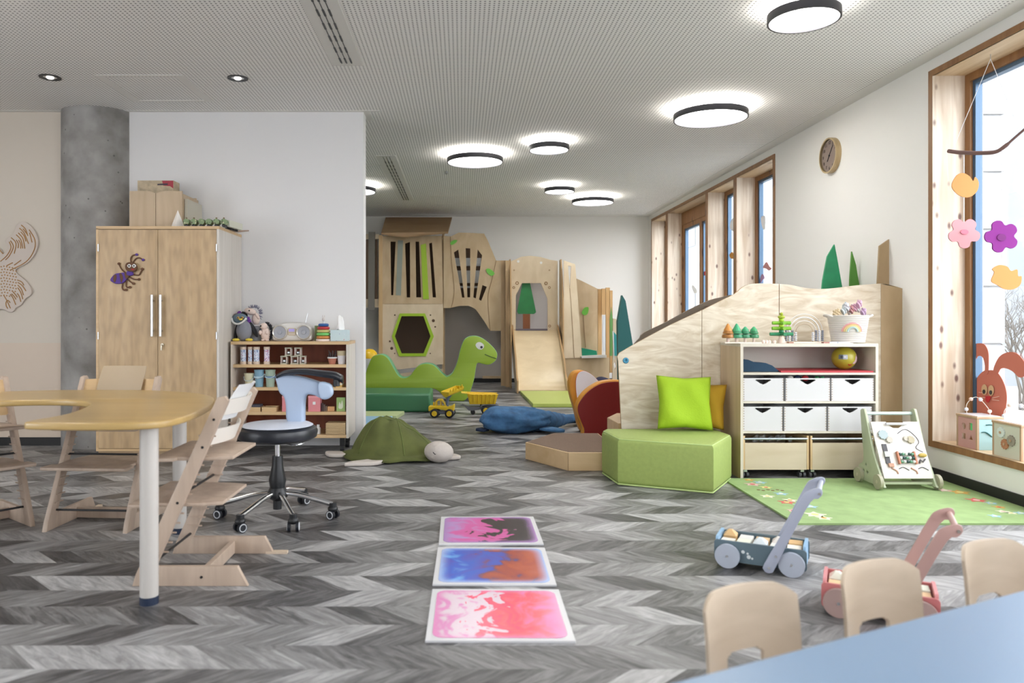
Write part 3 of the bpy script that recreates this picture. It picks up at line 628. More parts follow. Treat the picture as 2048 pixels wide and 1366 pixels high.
o = thing('card_box', 'green card box with white drawing at the right of the third shelf', 'box', (sx_(1067), YS, SHZ[2])); MB().box(-.037, .037, -.015, .015, 0, .118).build('box_body', mat('leafy_green', (.30, .45, .16), .6), o)
MB().plate(cr([(-.02, .03), (-.01, .08), (0, .06), (.012, .095), (.02, .04), (.005, .02)], 4), t=.001, at=-.0158).build('printed_drawing', mat('offwhite_print', (.65, .7, .55), .7), o)
o = thing('wicker_basket', 'woven straw basket at the right of the lowest bookcase shelf', 'basket', (sx_(1030), YS, SHZ[3]))
wick = mat('wicker', (.50, .36, .2), .8)
b = MB(); b.box(-.078, .078, -.06, .06, .002, .102, taper=-.004); b.build('basket_body', wick, o)
for z in range(8): MB().tube([(-.082, -.064, .008+z*.0125), (.082, -.064, .008+z*.0125), (.084, .064, .008+z*.0125), (-.084, .064, .008+z*.0125)], .006, 6, closed=True).build('woven_strand', wick, o, smooth=True)
tag(MB().lathe([(0, 0), (.02, 0), (.022, .05), (.012, .06), (.012, .08), (0, .08)], (sx_(866), YS, SHZ[3]), n=16).build('white_bottle', white, smooth=True), 'small white bottle low in the bookcase behind the stool seat', 'bottle')
# on top of the bookcase ------------------------------------------------
YT = 6.60; TZ = bt
def sT(c): return (440+c/4.407-CX)*YT/FPX
bm_ = 4.407/1.0
def sz_(c): return EYE-(580+c/4.407-CY)*YT/FPX
# penguin
pen = thing('penguin_plush', 'grey penguin plush with white collar and yellow feet on the bookcase', 'plush toy', (sT(200)+.015, YT, TZ))
gry = mat('plush_grey', (.24, .25, .29), .95, bump=.3, nscale=150); blk = mat('plush_black', (.02, .02, .025), .95); yel = mat('plush_yellow', (.75, .6, .08), .9); sgrey = mat('plush_bluegrey', (.14, .20, .25), .95)
MB().ball((0, -.01, .09), .068, .055, .092).build('body', gry, pen, smooth='all')
MB().ball((-.045, .015, .215-.02), .068, .05, .05).build('head', sgrey, pen, smooth='all')
MB().tube(cr([(-.105, -.025, .20), (-.085, -.045, .165), (-.045, -.055, .15), (-.005, -.05, .165), (.025, -.03, .20)], 4, False), .009, 8).build('collar', white, pen, smooth='all')
for x in (-.06, .055): MB().ball((x, -.045, .012), .032, .03, .014).build('foot', yel, pen, smooth='all')
MB().ball((-.02, -.045, .19), .017, .02, .009).build('beak', yel, pen, smooth='all')
for x in (-.045, -.008): MB().ball((x, -.035, .205), .012, .01, .010).build('eye', mat('amber_eye', (.6, .35, .08), .4), pen, smooth='all'); MB().ball((x, -.045, .205), .005).build('pupil', black, pen, smooth='all')
MB().ball((-.07, .02, .09), .02, .03, .09, rot=Matrix.Rotation(.2, 3, 'Y')).build('wing', blk, pen, smooth='all'); MB().ball((.08, .01, .10), .018, .025, .075, rot=Matrix.Rotation(-.45, 3, 'Y')).build('wing', blk, pen, smooth='all')
MB().ball((-.065, .03, .228), .035, .03, .016).build('red_cap', mat('maroon_felt', (.14, .03, .02), .9), pen, smooth='all')
# grey bin with plush in it
bn = thing('grey_bin', 'grey tapered fabric bin with pale rim behind the penguin plush', 'bin', (sT(285), 6.70, TZ))
MB().lathe([(0, 0), (.048, 0), (.062, .13), (.058, .13), (.044, .006), (0, .006)], n=28).build('bin_body', mat('bin_grey', (.33, .35, .40), .7), bn, smooth=True)
MB().lathe([(.058, .13), (.068, .132), (.068, .144), (.058, .144)], n=28).build('bin_rim', mat('bin_rim', (.74, .70, .72), .6), bn, smooth=True)
pnk = mat('plush_cream', (.72, .58, .52), .95, bump=.3, nscale=150)
hh = thing('hedgehog_puppet', 'large cream hedgehog puppet with grey spikes sitting in the grey bin', 'plush toy', (sT(280), 6.69, TZ+.146))
MB().ball((.012, 0, .048), .036, .03, .055).build('body', pnk, hh, smooth='all')
MB().ball((-.035, -.012, .115), .055, .035, .03, rot=Matrix.Rotation(.25, 3, 'Y')).build('head', pnk, hh, smooth='all')
for p in ((-.095, -.03, .108),): MB().ball(p, .008).build('nose', black, hh, smooth='all')
MB().ball((-.035, -.045, .122), .007).build('eye', black, hh, smooth='all')
MB().ball((.03, -.02, .075), .014, .014, .035, rot=Matrix.Rotation(-.6, 3, 'Y')).build('arm', pnk, hh, smooth='all')
R = random.Random(3); b = MB()
for i in range(38):
    a = R.uniform(-.2, 2.6); r0 = .05; c = (-.01+.055*math.cos(a-.4), R.uniform(-.02, .03), .09+.06*math.sin(a-.4)); d = (math.cos(a-.4)*.03, 0, math.sin(a-.4)*.028)
    b.cyl(c, (c[0]+d[0], c[1], c[2]+d[2]), .006, .001, n=5)
b.build('spikes', mat('spike_grey', (.2, .2, .27), .9), hh)
pu = thing('purple_plush', 'black and purple striped plush peeking out between penguin and hedgehog', 'plush toy', (sT(195), 6.72, TZ+.146))
MB().ball((-.012, -.03, .075), .035, .03, .038).build('head', blk, pu, smooth='all')
pur = mat('plush_purple', (.20, .06, .36), .9)
MB().ball((-.05, -.03, .09), .022, .02, .03).build('ear', pur, pu, smooth='all')
for i in range(5): MB().ball((.025+i*.007, -.055, .058-i*.016), .026, .016, .011).build('arm_stripe', pur, pu, smooth='all')
for x in (-.025, .0): MB().ball((x, -.06, .08), .008).build('eye', mat('yellow_eye', (.6, .5, .2), .4), pu, smooth='all')
MB().ball((.0, -.03, .02), .03, .03, .05).build('body', blk, pu, smooth='all')
# small hedgehog
sh = thing('small_hedgehog', 'small standing cream hedgehog plush with black spikes beside the radio', 'plush toy', (sT(402), YT, TZ))
MB().ball((0, 0, .06), .042, .035, .062).build('body', pnk, sh, smooth='all'); MB().ball((-.012, -.012, .13), .033, .03, .03).build('head', pnk, sh, smooth='all')
MB().ball((-.033, -.035, .133), .008).build('eye', black, sh, smooth='all'); MB().ball((-.045, -.015, .105), .007).build('nose', blk, sh, smooth='all')
for x in (-.038, .02): MB().ball((x, -.03, .075), .014, .014, .02).build('paw', pnk, sh, smooth='all')
for x in (-.02, .02): MB().ball((x, -.015, .008), .016, .02, .009).build('foot', pnk, sh, smooth='all')
b = MB()
for i in range(70):
    a = R.uniform(-1.2, 1.75); y = R.uniform(-.01, .04); c = (.002+.038*math.cos(a), y, .075+.07*math.sin(a)); b.cyl(c, (c[0]+.026*math.cos(a), y+.004, c[2]+.026*math.sin(a)), .007, .001, n=5)
b.build('spikes', blk, sh)
# radio
rd = thing('cd_radio', 'silver portable stereo with two round speakers and raised antenna', 'radio', (sT(638), 6.62, TZ))
sil = mat('silver_plastic', (.62, .60, .57), .35, .2)
q = [(-.165, .01), (-.172, .06), (-.165, .11), (-.12, .145), (-.04, .165), (.06, .165), (.125, .145), (.165, .11), (.172, .06), (.165, .01), (.1, .0), (-.1, .0)]
MB().plate(cr(q, 4), t=.20, bev=.02, at=.06, res=3).build('housing', sil, rd, smooth=True)
for x in (-.105, .105):
    MB().lathe([(.050, -.012), (.052, -.012), (.06, -.02), (.066, -.012), (.066, 0)], (x, -.038, .078), ax='Y', n=36).build('speaker_ring', mat('silver_ring', (.75, .73, .68), .25, .5), rd, smooth=True)
    MB().lathe([(0, -.018), (.018, -.016), (.02, -.008), (.052, -.014)], (x, -.038, .078), ax='Y', n=32).build('speaker_cone', mat('grille_grey', (.33, .34, .38), .5), rd, smooth=True)
MB().plate(rrect(-.035, .05, .035, .115, .01), t=.012, at=-.042).build('display_panel', mat('gold_panel', (.50, .42, .30), .4, .3), rd)
MB().plate(rrect(-.025, .082, .025, .108, .004), t=.004, at=-.05).build('display', mat('lilac_display', (.42, .36, .75), .3), rd)
b = MB()
for i in range(4): b.box(-.024+i*.013, -.015+i*.013, -.05, -.046, .058, .066)
b.build('buttons', sil, rd)
MB().tube([(.105, .03, .155), (.125, .03, .245)], .002, 6).build('antenna', steel, rd)
tag(MB().box(sT(822), sT(862), 6.66, 6.72, TZ, TZ+.135).build('green_box', mat('olive_green_box', (.24, .30, .13), .6)), 'olive green box standing between the radio and the ring stacker', 'box')
rs = thing('ring_stacker', 'wooden ring stacker with six coloured rings on the bookcase', 'toy', (sT(913), YT, TZ))
MB().lathe([(0, 0), (.066, 0), (.068, .008), (.064, .018), (0, .018)], n=32).build('base', mat('pale_pink_wood', (.78, .66, .60), .5), rs, smooth=True)
for i, (c, r) in enumerate((((.55, .22, .06), .063), ((.16, .50, .14), .061), ((.55, .48, .18), .058), ((.45, .03, .04), .055), ((.02, .10, .32), .047))):
    n = 12; b = MB(); zc = .033+i*.027
    b.lathe([(r-.026+.0135*1.4*(1-math.cos(t)), zc+.0135*math.sin(t)) if False else ((r-.014)+.014*math.cos(t), zc+.0133*math.sin(t)) for t in [2*PI*k/n for k in range(n+1)]], n=32); b.build('ring', mat('ring%d' % i, c, .35), rs, smooth='all')
MB().cyl((0, 0, .018), (0, 0, .185), .008, n=12).build('pole', white, rs)
b = MB(); b.ball((0, 0, .19), .014, .014, .02); b.ball((-.008, 0, .215), .004, .004, .016); b.ball((.008, 0, .215), .004, .004, .016); b.build('rabbit_topper', mat('topper_grey', (.6, .55, .52), .6), rs, smooth='all')
tb = thing('tissue_box', 'pale blue printed tissue box with a white tissue pulled up', 'tissue box', (sT(1056), 6.62, TZ))
MB().box(-.076, .076, -.06, .06, 0, .098).build('carton', spotmat('tissue_print', (.50, .62, .66), [(.15, .15, .35), (.5, .3, .35), (.55, .65, .7)], 38, .2), tb, bevel=.003)
b = MB(); n = 14; V = []
for j in range(6):
    for i in range(n):
        t = 2*PI*i/n; r = .032*(1+.35*math.sin(3*t+j*.5))*(1-.08*j); V.append((r*math.cos(t), r*.6*math.sin(t), .098+j*.024+.01*math.sin(2*t+j)))
b.add(V, [(j*n+i, j*n+(i+1) % n, (j+1)*n+(i+1) % n, (j+1)*n+i) for j in range(5) for i in range(n)]); b.build('tissue', mat('tissue_white', (.88, .88, .87), .9), tb, smooth='all')
# wall art on the left ---------------------------------------------------
art = thing('plywood_wall_art', 'large cut-out plywood animal relief with carved brown lines on the left wall', 'wall art', (-4.6, YP-.02, 1.2))
def Q(x, y): return P(0+x/5.692, 420+y/5.692, YP-.02)
o1 = [(250, 135), (310, 150), (370, 205), (420, 290), (435, 370), (415, 460), (370, 540), (300, 610), (200, 660), (180, 695), (210, 735), (270, 785), (330, 850), (360, 915), (345, 970), (290, 1010), (240, 1080), (185, 1110), (150, 1155), (100, 1160), (40, 1130), (-20, 1140), (-120, 1210), (-300, 1160), (-420, 1000), (-450, 760), (-380, 560), (-250, 430), (-100, 400), (0, 440), (40, 495), (85, 450), (90, 400), (65, 360), (80, 325), (150, 275), (180, 210), (195, 165)]
q = [Q(*p) for p in o1]; q = [(a[0], a[2]) for a in q]
MB().plate(cr(q, 5), t=.018, bev=.002, at=YP-.014).build('plywood_shape', [mat('pale_ply', (.66, .58, .52), .6), mat('dark_edge', (.10, .08, .08), .7)], art, True)
MB_ = MB(); MB_.plate(cr(q, 5), t=.018, bev=0, at=YP-.014, m=0)
carve = mat('carved_line', (.42, .22, .07), .7)
lines = [[(245, 172), (290, 215), (320, 295)], [(225, 208), (275, 260), (328, 385)], [(265, 215), (315, 280)], [(240, 250), (280, 300), (298, 358)], [(212, 262), (265, 330), (285, 440)], [(188, 282), (240, 340), (262, 438)], [(215, 342), (238, 390), (238, 440)], [(188, 342), (212, 385), (208, 435)], [(130, 315), (185, 380), (165, 497)], [(122, 350), (155, 420), (110, 520), (65, 568)], [(108, 362), (128, 430), (80, 520), (8, 585)], [(335, 225), (400, 340), (390, 460), (300, 590), (120, 685)], [(78, 635), (148, 600)], [(165, 628), (242, 572)], [(340, 260), (368, 370)],
         [(200, 797), (250, 820), (275, 858)], [(205, 825), (255, 860), (298, 922)], [(205, 855), (245, 900), (270, 970)], [(205, 885), (240, 940), (262, 1015)], [(200, 950), (225, 990), (240, 1045)], [(150, 930), (180, 965), (200, 995)], [(135, 955), (165, 985), (185, 1018)], [(120, 960), (150, 1000), (182, 1078)], [(45, 970), (80, 1030), (122, 1120)], [(118, 1055), (95, 1030), (72, 1050), (75, 1095), (92, 1122)], [(0, 1140), (-20, 1080)], [(-10, 440), (20, 480), (40, 500)]]
b = MB()
for l in lines:
    c = cr([Q(*p) for p in l], 5, False); b.tube([(p[0], YP-.0235, p[2]) for p in c], .0045, 6)
b.build('carved_lines', carve, art, True)
b = MB()
for j in range(11):
    for i in range(-6, 6):
        x, y = 15+i*32+(j % 2)*10, 640+j*33+abs(i-1)*6
        if x > 185 or (j > 8 and x > 120): continue
        a = Q(x, y); b.cyl((a[0], YP-.0245, a[2]), (a[0], YP-.0225, a[2]), .0065, n=8)
b.build('carved_dots', carve, art, True)
# ================================================================== HORSESHOE TABLE
TT = .75
tabm = wood('table_beech', (.41, .27, .095), (.50, .34, .135), 'X', 5, 10, .28)
T = thing('horseshoe_table', 'tall horseshoe-shaped beech table on white round legs', 'table', (-2.08, 3.65, 0))
out = [(-1.69, 2.93), (-1.50, 2.91), (-1.32, 2.915), (-1.20, 2.97), (-1.155, 3.12), (-1.17, 3.4), (-1.22, 3.68), (-1.32, 3.95), (-1.52, 4.16), (-1.80, 4.28), (-2.08, 4.31)]
inn = [(-2.08, 3.76), (-1.98, 3.75), (-1.87, 3.70), (-1.79, 3.61), (-1.74, 3.48), (-1.70, 3.30), (-1.69, 3.15), (-1.715, 3.02)]
right = cr([(-2.08-.01, 4.31)]+out[::-1][1:]+[(-1.72, 2.96)]+inn[::-1]+[(-2.09, 3.76)], 4, False)
# mirror about x = -2.3
half = [p for p in right if p[0] >= -2.08]
loop = half+[(-4.16-p[0], p[1]) for p in reversed(half)]
lp = []
for p in loop:
    if not lp or (abs(p[0]-lp[-1][0])+abs(p[1]-lp[-1][1])) > .004: lp.append(p)
MB().plate([(x+2.08, y-3.65) for x, y in lp], t=.03, bev=.008, plane='XY', at=TT-.015, res=2).build('tabletop', tabm, T, smooth=True)
legm = mat('cream_leg', (.52, .49, .46), .35)
for x, y in ((-1.27, 3.045), (-1.525, 4.05), (-2.89, 3.045), (-2.635, 4.05)):
    L_ = MB().cyl((x, y, .03), (x, y, TT-.03), .036, n=32).build('leg', legm, T, True, smooth=True)
    MB().cyl((x, y, 0), (x, y, .032), .037, n=32).build('foot_cap', mat('navy_rubber', (.01, .02, .05), .5), T, True, smooth=True)
# ================================================================== HIGH CHAIRS (front = local -y)
blackrod = mat('black_rod', (.01, .01, .012), .4)
def highchair(lab, back_m, panel):
    o = thing('high_chair', lab, 'high chair', (0, 0, 0), 0, 'wooden high chairs around the horseshoe table')
    def up(y0, z): return y0+.335*z/.82
    for s in (-1, 1):
        x = s*.225
        b = MB(); b.plate([(.0, .0), (.075, .0), (.10, .08), (up(.09, .80), .80), (up(.065, .82), .82), (up(.035, .815), .815), (.015, .05)], t=.028, bev=.004, plane='YZ', at=x)
        for i in range(13):
            z = .14+i*.042; y = up(.015, z)
            b.bar((x-s*.0165, y+.0, z+.002), (x-s*.0165, y+.075, z+.0), .006, .007, up=(1, 0, 0))
        b.build('side_upright', chairwood, o, smooth=True)
        b = MB(); b.plate([(.06, 0), (.50, 0), (.455, .085), (.07, .085)], t=.026, bev=.004, plane='YZ', at=x-s*.0005); b.build('floor_leg', chairwood, o, smooth=True)
        for y, z in ((up(.06, .72), .72), (up(.06, .60), .60), (up(.05, .36), .36), (.3, .04)): MB().cyl((x+s*.012, y, z), (x+s*.016, y, z), .006, n=10).build('bolt', blackrod, o)
        b = MB(); b.plate([(-.0, .50), (.11, .50), (.10, .505), (.0, .507)], t=.03, plane='YZ', at=x) if False else b.box(x-.014, x+.014, .46, .565, .0, .012); None if s > 0 else b.build('glider', mat('glider', (.62, .5, .38), .5), o)
    def shelf(z, y0, y1, nm, nx):
        b = MB(); q = [(-.245, y0), (-.235, y0-.02), (.235, y0-.02), (.245, y0), (.235, y0+.08), (.209, y0+.085), (.209, y1-.09), (.18, y1), (-.18, y1), (-.209, y1-.09), (-.209, y0+.085), (-.235, y0+.08)]
        b.plate(q, t=.016, bev=.004, plane='XY', at=z); b.build(nm, chairwood, o, smooth=True)
    shelf(.545, .10, .42, 'seat', 0); shelf(.345, .0, .375, 'footrest', 0)
    for z, nm in ((.765, 'back_slat'), (.635, 'back_slat')):
        b = MB(); V = []; n = 14
        for k in range(n+1):
            t = k/n; x = -.211+.422*t; y = up(.055, z)+.055*math.sin(PI*t)
            for dz, dy in ((-.035, -.004), (.035, -.004), (.035, .004), (-.035, .004)): V.append((x, y+dy+dz*.41, z+dz))
        Fs = [(4*k+i, 4*k+(i+1) % 4, 4*k+4+(i+1) % 4, 4*k+4+i) for k in range(n) for i in range(4)]+[(3, 2, 1, 0), (4*n, 4*n+1, 4*n+2, 4*n+3)]
        b.add(V, Fs); b.build(nm, back_m, o, smooth=True)
    if panel:
        z0, z1, w, pm = panel; b = MB(); V = []; n = 10; H = 8
        for j in range(H+1):
            z = z0+(z1-z0)*j/H; ww = w*(.97 if j in (0, H) else 1)
            for k in range(n+1):
                t = k/n; V.append((-ww+2*ww*t, up(.062, z)+.03*math.sin(PI*t)-.012+.025*(j/H)**2, z))
        k_ = len(V); V += [(p[0], p[1]+.006, p[2]) for p in V]
        Fs = [(j*(n+1)+i, j*(n+1)+i+1, (j+1)*(n+1)+i+1, (j+1)*(n+1)+i) for j in range(H) for i in range(n)]; Fs += [tuple(q+k_ for q in f[::-1]) for f in Fs]
        rim = [i for i in range(n+1)]+[(j+1)*(n+1)-1 for j in range(1, H+1)]+[H*(n+1)+i for i in range(n-1, -1, -1)]+[j*(n+1) for j in range(H-1, 0, -1)]
        Fs += [(rim[i], rim[(i+1) % len(rim)], rim[(i+1) % len(rim)]+k_, rim[i]+k_) for i in range(len(rim))]
        b.add(V, Fs); b.build('back_panel', pm, o, smooth=True)
    for z, y in ((.10, .09), (.39, up(.045, .39))): MB().cyl((-.211, y, z), (.211, y, z), .006, n=10).build('metal_rod', blackrod, o, smooth=True)
    MB().box(-.2115, .2115, .285, .31, .005, .065).build('cross_brace', chairwood, o, bevel=.002)
    return o
creamslat = mat('cream_slat', (.72, .68, .62), .45)
c = highchair('whitewashed wooden high chair nearest the camera, side-on at the right of the horseshoe table', creamslat, (.70, .86, .115, mat('white_seat_panel', (.72, .73, .74), .4)))
place(c, (-1.425, 3.475, 0), -PI/2)
for ch in [q for q in bpy.data.objects if q.parent == c and q.name.startswith('back_panel')]: pass
c2 = highchair('wooden high chair behind the table facing the camera, with a beige plastic back panel', beechx, (.60, .875, .135, beige)); place(c2, (-2.04, 4.05, 0), -.06)
c3 = copy_tree(c2, label='wooden high chair at the left photo edge, half cut off, turned towards the table opening'); place(c3, (-2.53, 4.0, 0), .9)
for ch in list(bpy.data.objects):
    if ch.parent == c3 and ch.name.startswith('back_panel'): bpy.data.objects.remove(ch)
# ================================================================== SADDLE STOOL
st = thing('swivel_stool', 'white and black round swivel stool with sky-blue backrest post and chrome star base', 'stool', (-1.075, 4.37, 0))
chrome = mat('chrome', (.75, .76, .78), .15, 1); bluepl = mat('pale_blue_plastic', (.38, .47, .62), .3); seatb = mat('black_leatherette', (.012, .014, .02), .35)
MB().lathe([(0, .455), (.20, .455), (.225, .47), (.232, .50), (.225, .522), (.20, .535), (0, .535)], n=56).build('seat_cushion', seatb, st, smooth=True)
MB().lathe([(0, .5352), (.198, .5352), (.205, .538), (.19, .546), (0, .548)], n=56).build('seat_top', mat('seat_white', (.62, .66, .76), .35), st, smooth=True)
MB().lathe([(0, .14), (.038, .14), (.045, .19), (.05, .22), (.033, .30), (.03, .36), (0, .36)], n=28).build('column_sleeve', black, st, smooth=True)
MB().cyl((0, 0, .35), (0, 0, .455), .016, n=16).build('gas_lift', chrome, st, smooth=True)
MB().lathe([(0, .05), (.025, .05), (.025, .1), (.058, .12), (.06, .145), (.045, .175), (0, .175)], n=28).build('hub', black, st, smooth=True)
q = cr([(.02, -.02, .44), (.10, -.03, .425), (.145, .02, .43), (.12, .07, .43), (.02, .03, .44)], 5, False); MB().tube(q, .005, 8).build('height_lever', chrome, st, smooth=True)
MB().box(-.05, .05, -.05, .05, .44, .456).build('seat_bracket', steel, st)
for px_, py_ in (((461, 1036), 0), ((461, 1072), 0), ((598, 1073), 0), ((672, 1038), 0), ((588, 1018), 0)):
    fx, fy = F(*px_); x, y = fx+1.075, fy-4.37; d = math.hypot(x, y); x, y = x/d*.33, y/d*.33
    MB().tube(cr([(x*.12, y*.12, .145), (x*.4, y*.4, .135), (x*.75, y*.75, .105), (x, y, .085)], 4, False), [.019]*8+[.016]*3+[.014]*2 if False else .015, 10).build('base_arm', chrome, st, smooth=True)
    a = math.atan2(y, x)+1.2; cs = MB(); dx, dy = math.cos(a), math.sin(a)
    cs.cyl((x, y, .055), (x, y, .095), .022, n=16); cs.ball((x, y, .06), .03, .03, .022, n=14, k=8); cas = cs.build('caster_housing', black, st, smooth=True)
    for s in (-1, 1):
        w = MB(); w.cyl((x+dx*s*.014, y+dy*s*.014, .027), (x+dx*s*.03, y+dy*s*.03, .027), .027, n=24, m=0, mc=0); w.build('caster_wheel', seatb, cas, smooth=True)
        MB().lathe([(.018, 0), (.023, .002), (.023, .003), (.018, .003)], n=4) if False else None
        w = MB(); w.tube([(x+dx*s*.0305-dy*.02*math.cos(t), y+dy*s*.0305+dx*.02*math.cos(t), .027+.02*math.sin(t)) for t in [2*PI*k/16 for k in range(16)]], .003, 6, closed=True); w.build('wheel_ring', mat('pale_ring', (.6, .62, .65), .4), cas, smooth=True)
# backrest: T-shaped pale blue post with black arm pad; pixel outline at the stool's own depth
YB_ = 4.50
T1 = [(556, 750), (600, 752), (645, 765), (660, 768), (664, 790), (654, 797), (640, 795), (630, 790), (616, 789), (611, 800), (610, 825), (609, 848), (600, 852), (580, 845), (574, 835), (573, 810), (569, 793), (561, 785), (556, 770)]
q = [((p[0])+1.075, p[1]) for p in pxo(T1, YB_)]
MB().plate(cr(q, 4), t=.075, bev=.02, at=YB_-4.37, res=4).build('backrest_post', bluepl, st, smooth=True)
q = [((p[0])+1.075, p[1]) for p in pxo([(640, 764), (663, 768), (668, 785), (661, 795), (650, 798), (641, 792)], YB_-.03)]
MB().plate(cr(q, 4), t=.05, bev=.018, at=YB_-4.37-.05, res=4).build('backrest_joint', mat('pale_blue_plastic2', (.42, .52, .68), .3), st, smooth=True)
pts = [(556, 752), (575, 744), (610, 742), (645, 746), (672, 750), (686, 757)]
b = MB()
path = [((x-CX)*YB_/FPX+1.075, YB_-4.37-.02, EYE-(y-CY)*YB_/FPX) for x, y in pts]
path = cr(path, 5, False); V = []; n = 14
for i, p in enumerate(path):
    t = i/(len(path)-1); w = .055*(.35+.65*math.sin(PI*min(max(t, .04), .97))**.5)+.02*t; h = .015+.012*t
    for k in range(n): a = 2*PI*k/n; V.append((p[0], p[1]+w*math.cos(a), p[2]+h*math.sin(a)*(1 if math.sin(a) > 0 else .9)-.004-.004*math.cos(a)))
K = len(path); Fs = [(i*n+j, i*n+(j+1) % n, (i+1)*n+(j+1) % n, (i+1)*n+j) for i in range(K-1) for j in range(n)]+[tuple(range(n))[::-1], tuple((K-1)*n+j for j in range(n))]
b.add(V, Fs); b.build('arm_pad', seatb, st, smooth='all')
e = path[-3]; MB().cyl((e[0]-.02, e[1]-.02, e[2]-.05), (e[0]-.02, e[1]-.02, e[2]-.01), .02, n=14).build('pad_pivot', black, st, smooth=True)
MB().bar((.04, .1, .44), (.035, .135, .53), .06, .02).build('backrest_bracket', steel, st)
# ================================================================== SENSORY FLOOR TILES
def tilemat(name, ramp, edge, sc=3.0, dist=2.0, bias=0, seed=0):
    m, N, L, b = _new(name)
    tc = N.new('ShaderNodeTexCoord'); sp = N.new('ShaderNodeSeparateXYZ'); L.new(tc.outputs['Object'], sp.inputs[0])
    mp = N.new('ShaderNodeMapping'); mp.inputs['Location'].default_value = (seed, seed*2, 0); L.new(tc.outputs['Object'], mp.inputs[0])
    n = N.new('ShaderNodeTexNoise'); n.inputs['Scale'].default_value = sc; n.inputs['Detail'].default_value = 5; n.inputs['Distortion'].default_value = dist; L.new(mp.outputs[0], n.inputs['Vector'])
    v = math_(N, L, 'ADD', math_(N, L, 'MULTIPLY', math_(N, L, 'SUBTRACT', n.outputs['Fac'], .5), 1.25), math_(N, L, 'ADD', math_(N, L, 'MULTIPLY', sp.outputs[0], 1.7), .5+bias))
    r = N.new('ShaderNodeValToRGB'); e = r.color_ramp.elements; e[0].position = ramp[0][0]; e[0].color = (*ramp[0][1], 1); e[1].position = ramp[-1][0]; e[1].color = (*ramp[-1][1], 1)
    for p, c in ramp[1:-1]: q = e.new(p); q.color = (*c, 1)
    L.new(v, r.inputs[0])
    ax = math_(N, L, 'ABSOLUTE', sp.outputs[0]); ay = math_(N, L, 'ABSOLUTE', sp.outputs[1])
    p4 = math_(N, L, 'ADD', math_(N, L, 'POWER', math_(N, L, 'DIVIDE', ax, .25), 9.0), math_(N, L, 'POWER', math_(N, L, 'DIVIDE', ay, .25), 9.0))
    f = N.new('ShaderNodeMapRange'); f.inputs[1].default_value = .12; f.inputs[2].default_value = .75; L.new(p4, f.inputs[0])
    mx = N.new('ShaderNodeMix'); mx.data_type = 'RGBA'; L.new(f.outputs[0], mx.inputs[0]); L.new(r.outputs[0], mx.inputs[6]); mx.inputs[7].default_value = (*edge, 1)
    L.new(mx.outputs[2], b.inputs['Base Color']); b.inputs['Roughness'].default_value = .25
    return m
tiles = [
 (648, 542, 'pink and white liquid-filled floor tile, nearest of the three', tilemat('pink_liquid', [(.1, (.62, .22, .45)), (.22, (.66, .52, .60)), (.42, (.66, .54, .62)), (.43, (.72, .05, .14)), (.62, (.76, .08, .12)), (.8, (.76, .13, .26)), (1, (.70, .16, .42))], (.66, .22, .46), 6, 2.4, .0, 1.3)),
 (534, 458, 'blue and red liquid-filled floor tile, middle of the three', tilemat('blue_red_liquid', [(.0, (.12, .35, .75)), (.22, (.03, .10, .55)), (.42, (.06, .07, .42)), (.47, (.14, .05, .12)), (.52, (.30, .05, .04)), (.75, (.42, .07, .03)), (1, (.45, .09, .05))], (.35, .45, .75), 5, 1.2, -.02, 4.1)),
 (452, 396, 'violet liquid-filled floor tile with black cloud, farthest of the three', tilemat('violet_liquid', [(.0, (.45, .25, .55)), (.2, (.62, .12, .38)), (.47, (.60, .10, .33)), (.51, (.02, .012, .02)), (.85, (.022, .015, .022)), (1, (.10, .03, .14))], (.40, .22, .50), 6, 1.5, -.06, 7.7))]
tw = mat('tile_white_rim', (.60, .60, .62), .3)
for d0, d1, lab, m in tiles:
    y0, y1 = 1725/d0, 1725/d1; xc = {648: .035, 534: .118-.02+.03, 452: .163}[d0]
    xc = {648: (((846+1152)/2-CX)*y0/FPX+((867+1118)/2-CX)*y1/FPX)/2, 534: (((861+1112)/2-CX)*y0/FPX+((872+1097)/2-CX)*y1/FPX)/2, 452: (((873+1086)/2-CX)*y0/FPX+((880+1074)/2-CX)*y1/FPX)/2}[d0]
    rz = {648: -.01, 534: -.012, 452: .005}[d0]
    o = thing('liquid_floor_tile', lab, 'floor tile', (xc, (y0+y1)/2, 0), rz, 'liquid floor tiles in a row'); h = (y1-y0)/2-.004
    MB().box(-.268, .268, -h, h, 0, .010).build('tile_rim', tw, o, bevel=.002)
    MB().plate(rrect(-.245, -h+.022, .245, h-.022, .04), t=.001, plane='XY', at=.0108).build('liquid_panel', m, o)
# ================================================================== TURTLE
tu = thing('turtle_cushion', 'big green turtle floor cushion with beige head and flippers', 'plush toy', (-.56, 6.34, 0))
olive = mat('olive_fabric', (.10, .115, .03), .9, noise=.2, nscale=6, bump=.4); cream = mat('cream_fleece', (.55, .50, .46), .95, bump=.2, nscale=80)
def shell_z(x, y):
    r = min(1, math.hypot(x, y)); px = x+.22*(1-r*r); pk = max(0, 1-(px*px*1.0+y*y)); z = .31*pk**.92; t = math.atan2(y, x)
    z += .014*math.sin(7*x+3*y+2*math.sin(3*t))*r*(1-r)*3+.022*max(0, math.sin(6*t+1))*r*r*(1-r)*2+.006*math.sin(17*x-5*y)*(1-r)
    return max(z, .05*(1-r)+.03)
b = MB(); nr, nt = 26, 72; V = []; R = random.Random(5)
for j in range(nr+1):
    r = j/nr
    for i in range(nt):
        t = 2*PI*i/nt
        x, y = r*math.cos(t), r*math.sin(t)
        z = shell_z(x, y)
        V.append((x*.385, y*.31, z+.02))
for i in range(nt):
    t = 2*PI*i/nt; k = 1.08+.13*abs(math.sin(4.5*t)); V.append((math.cos(t)*.405*k, math.sin(t)*.33*k, .022+.008*math.sin(9*t)))
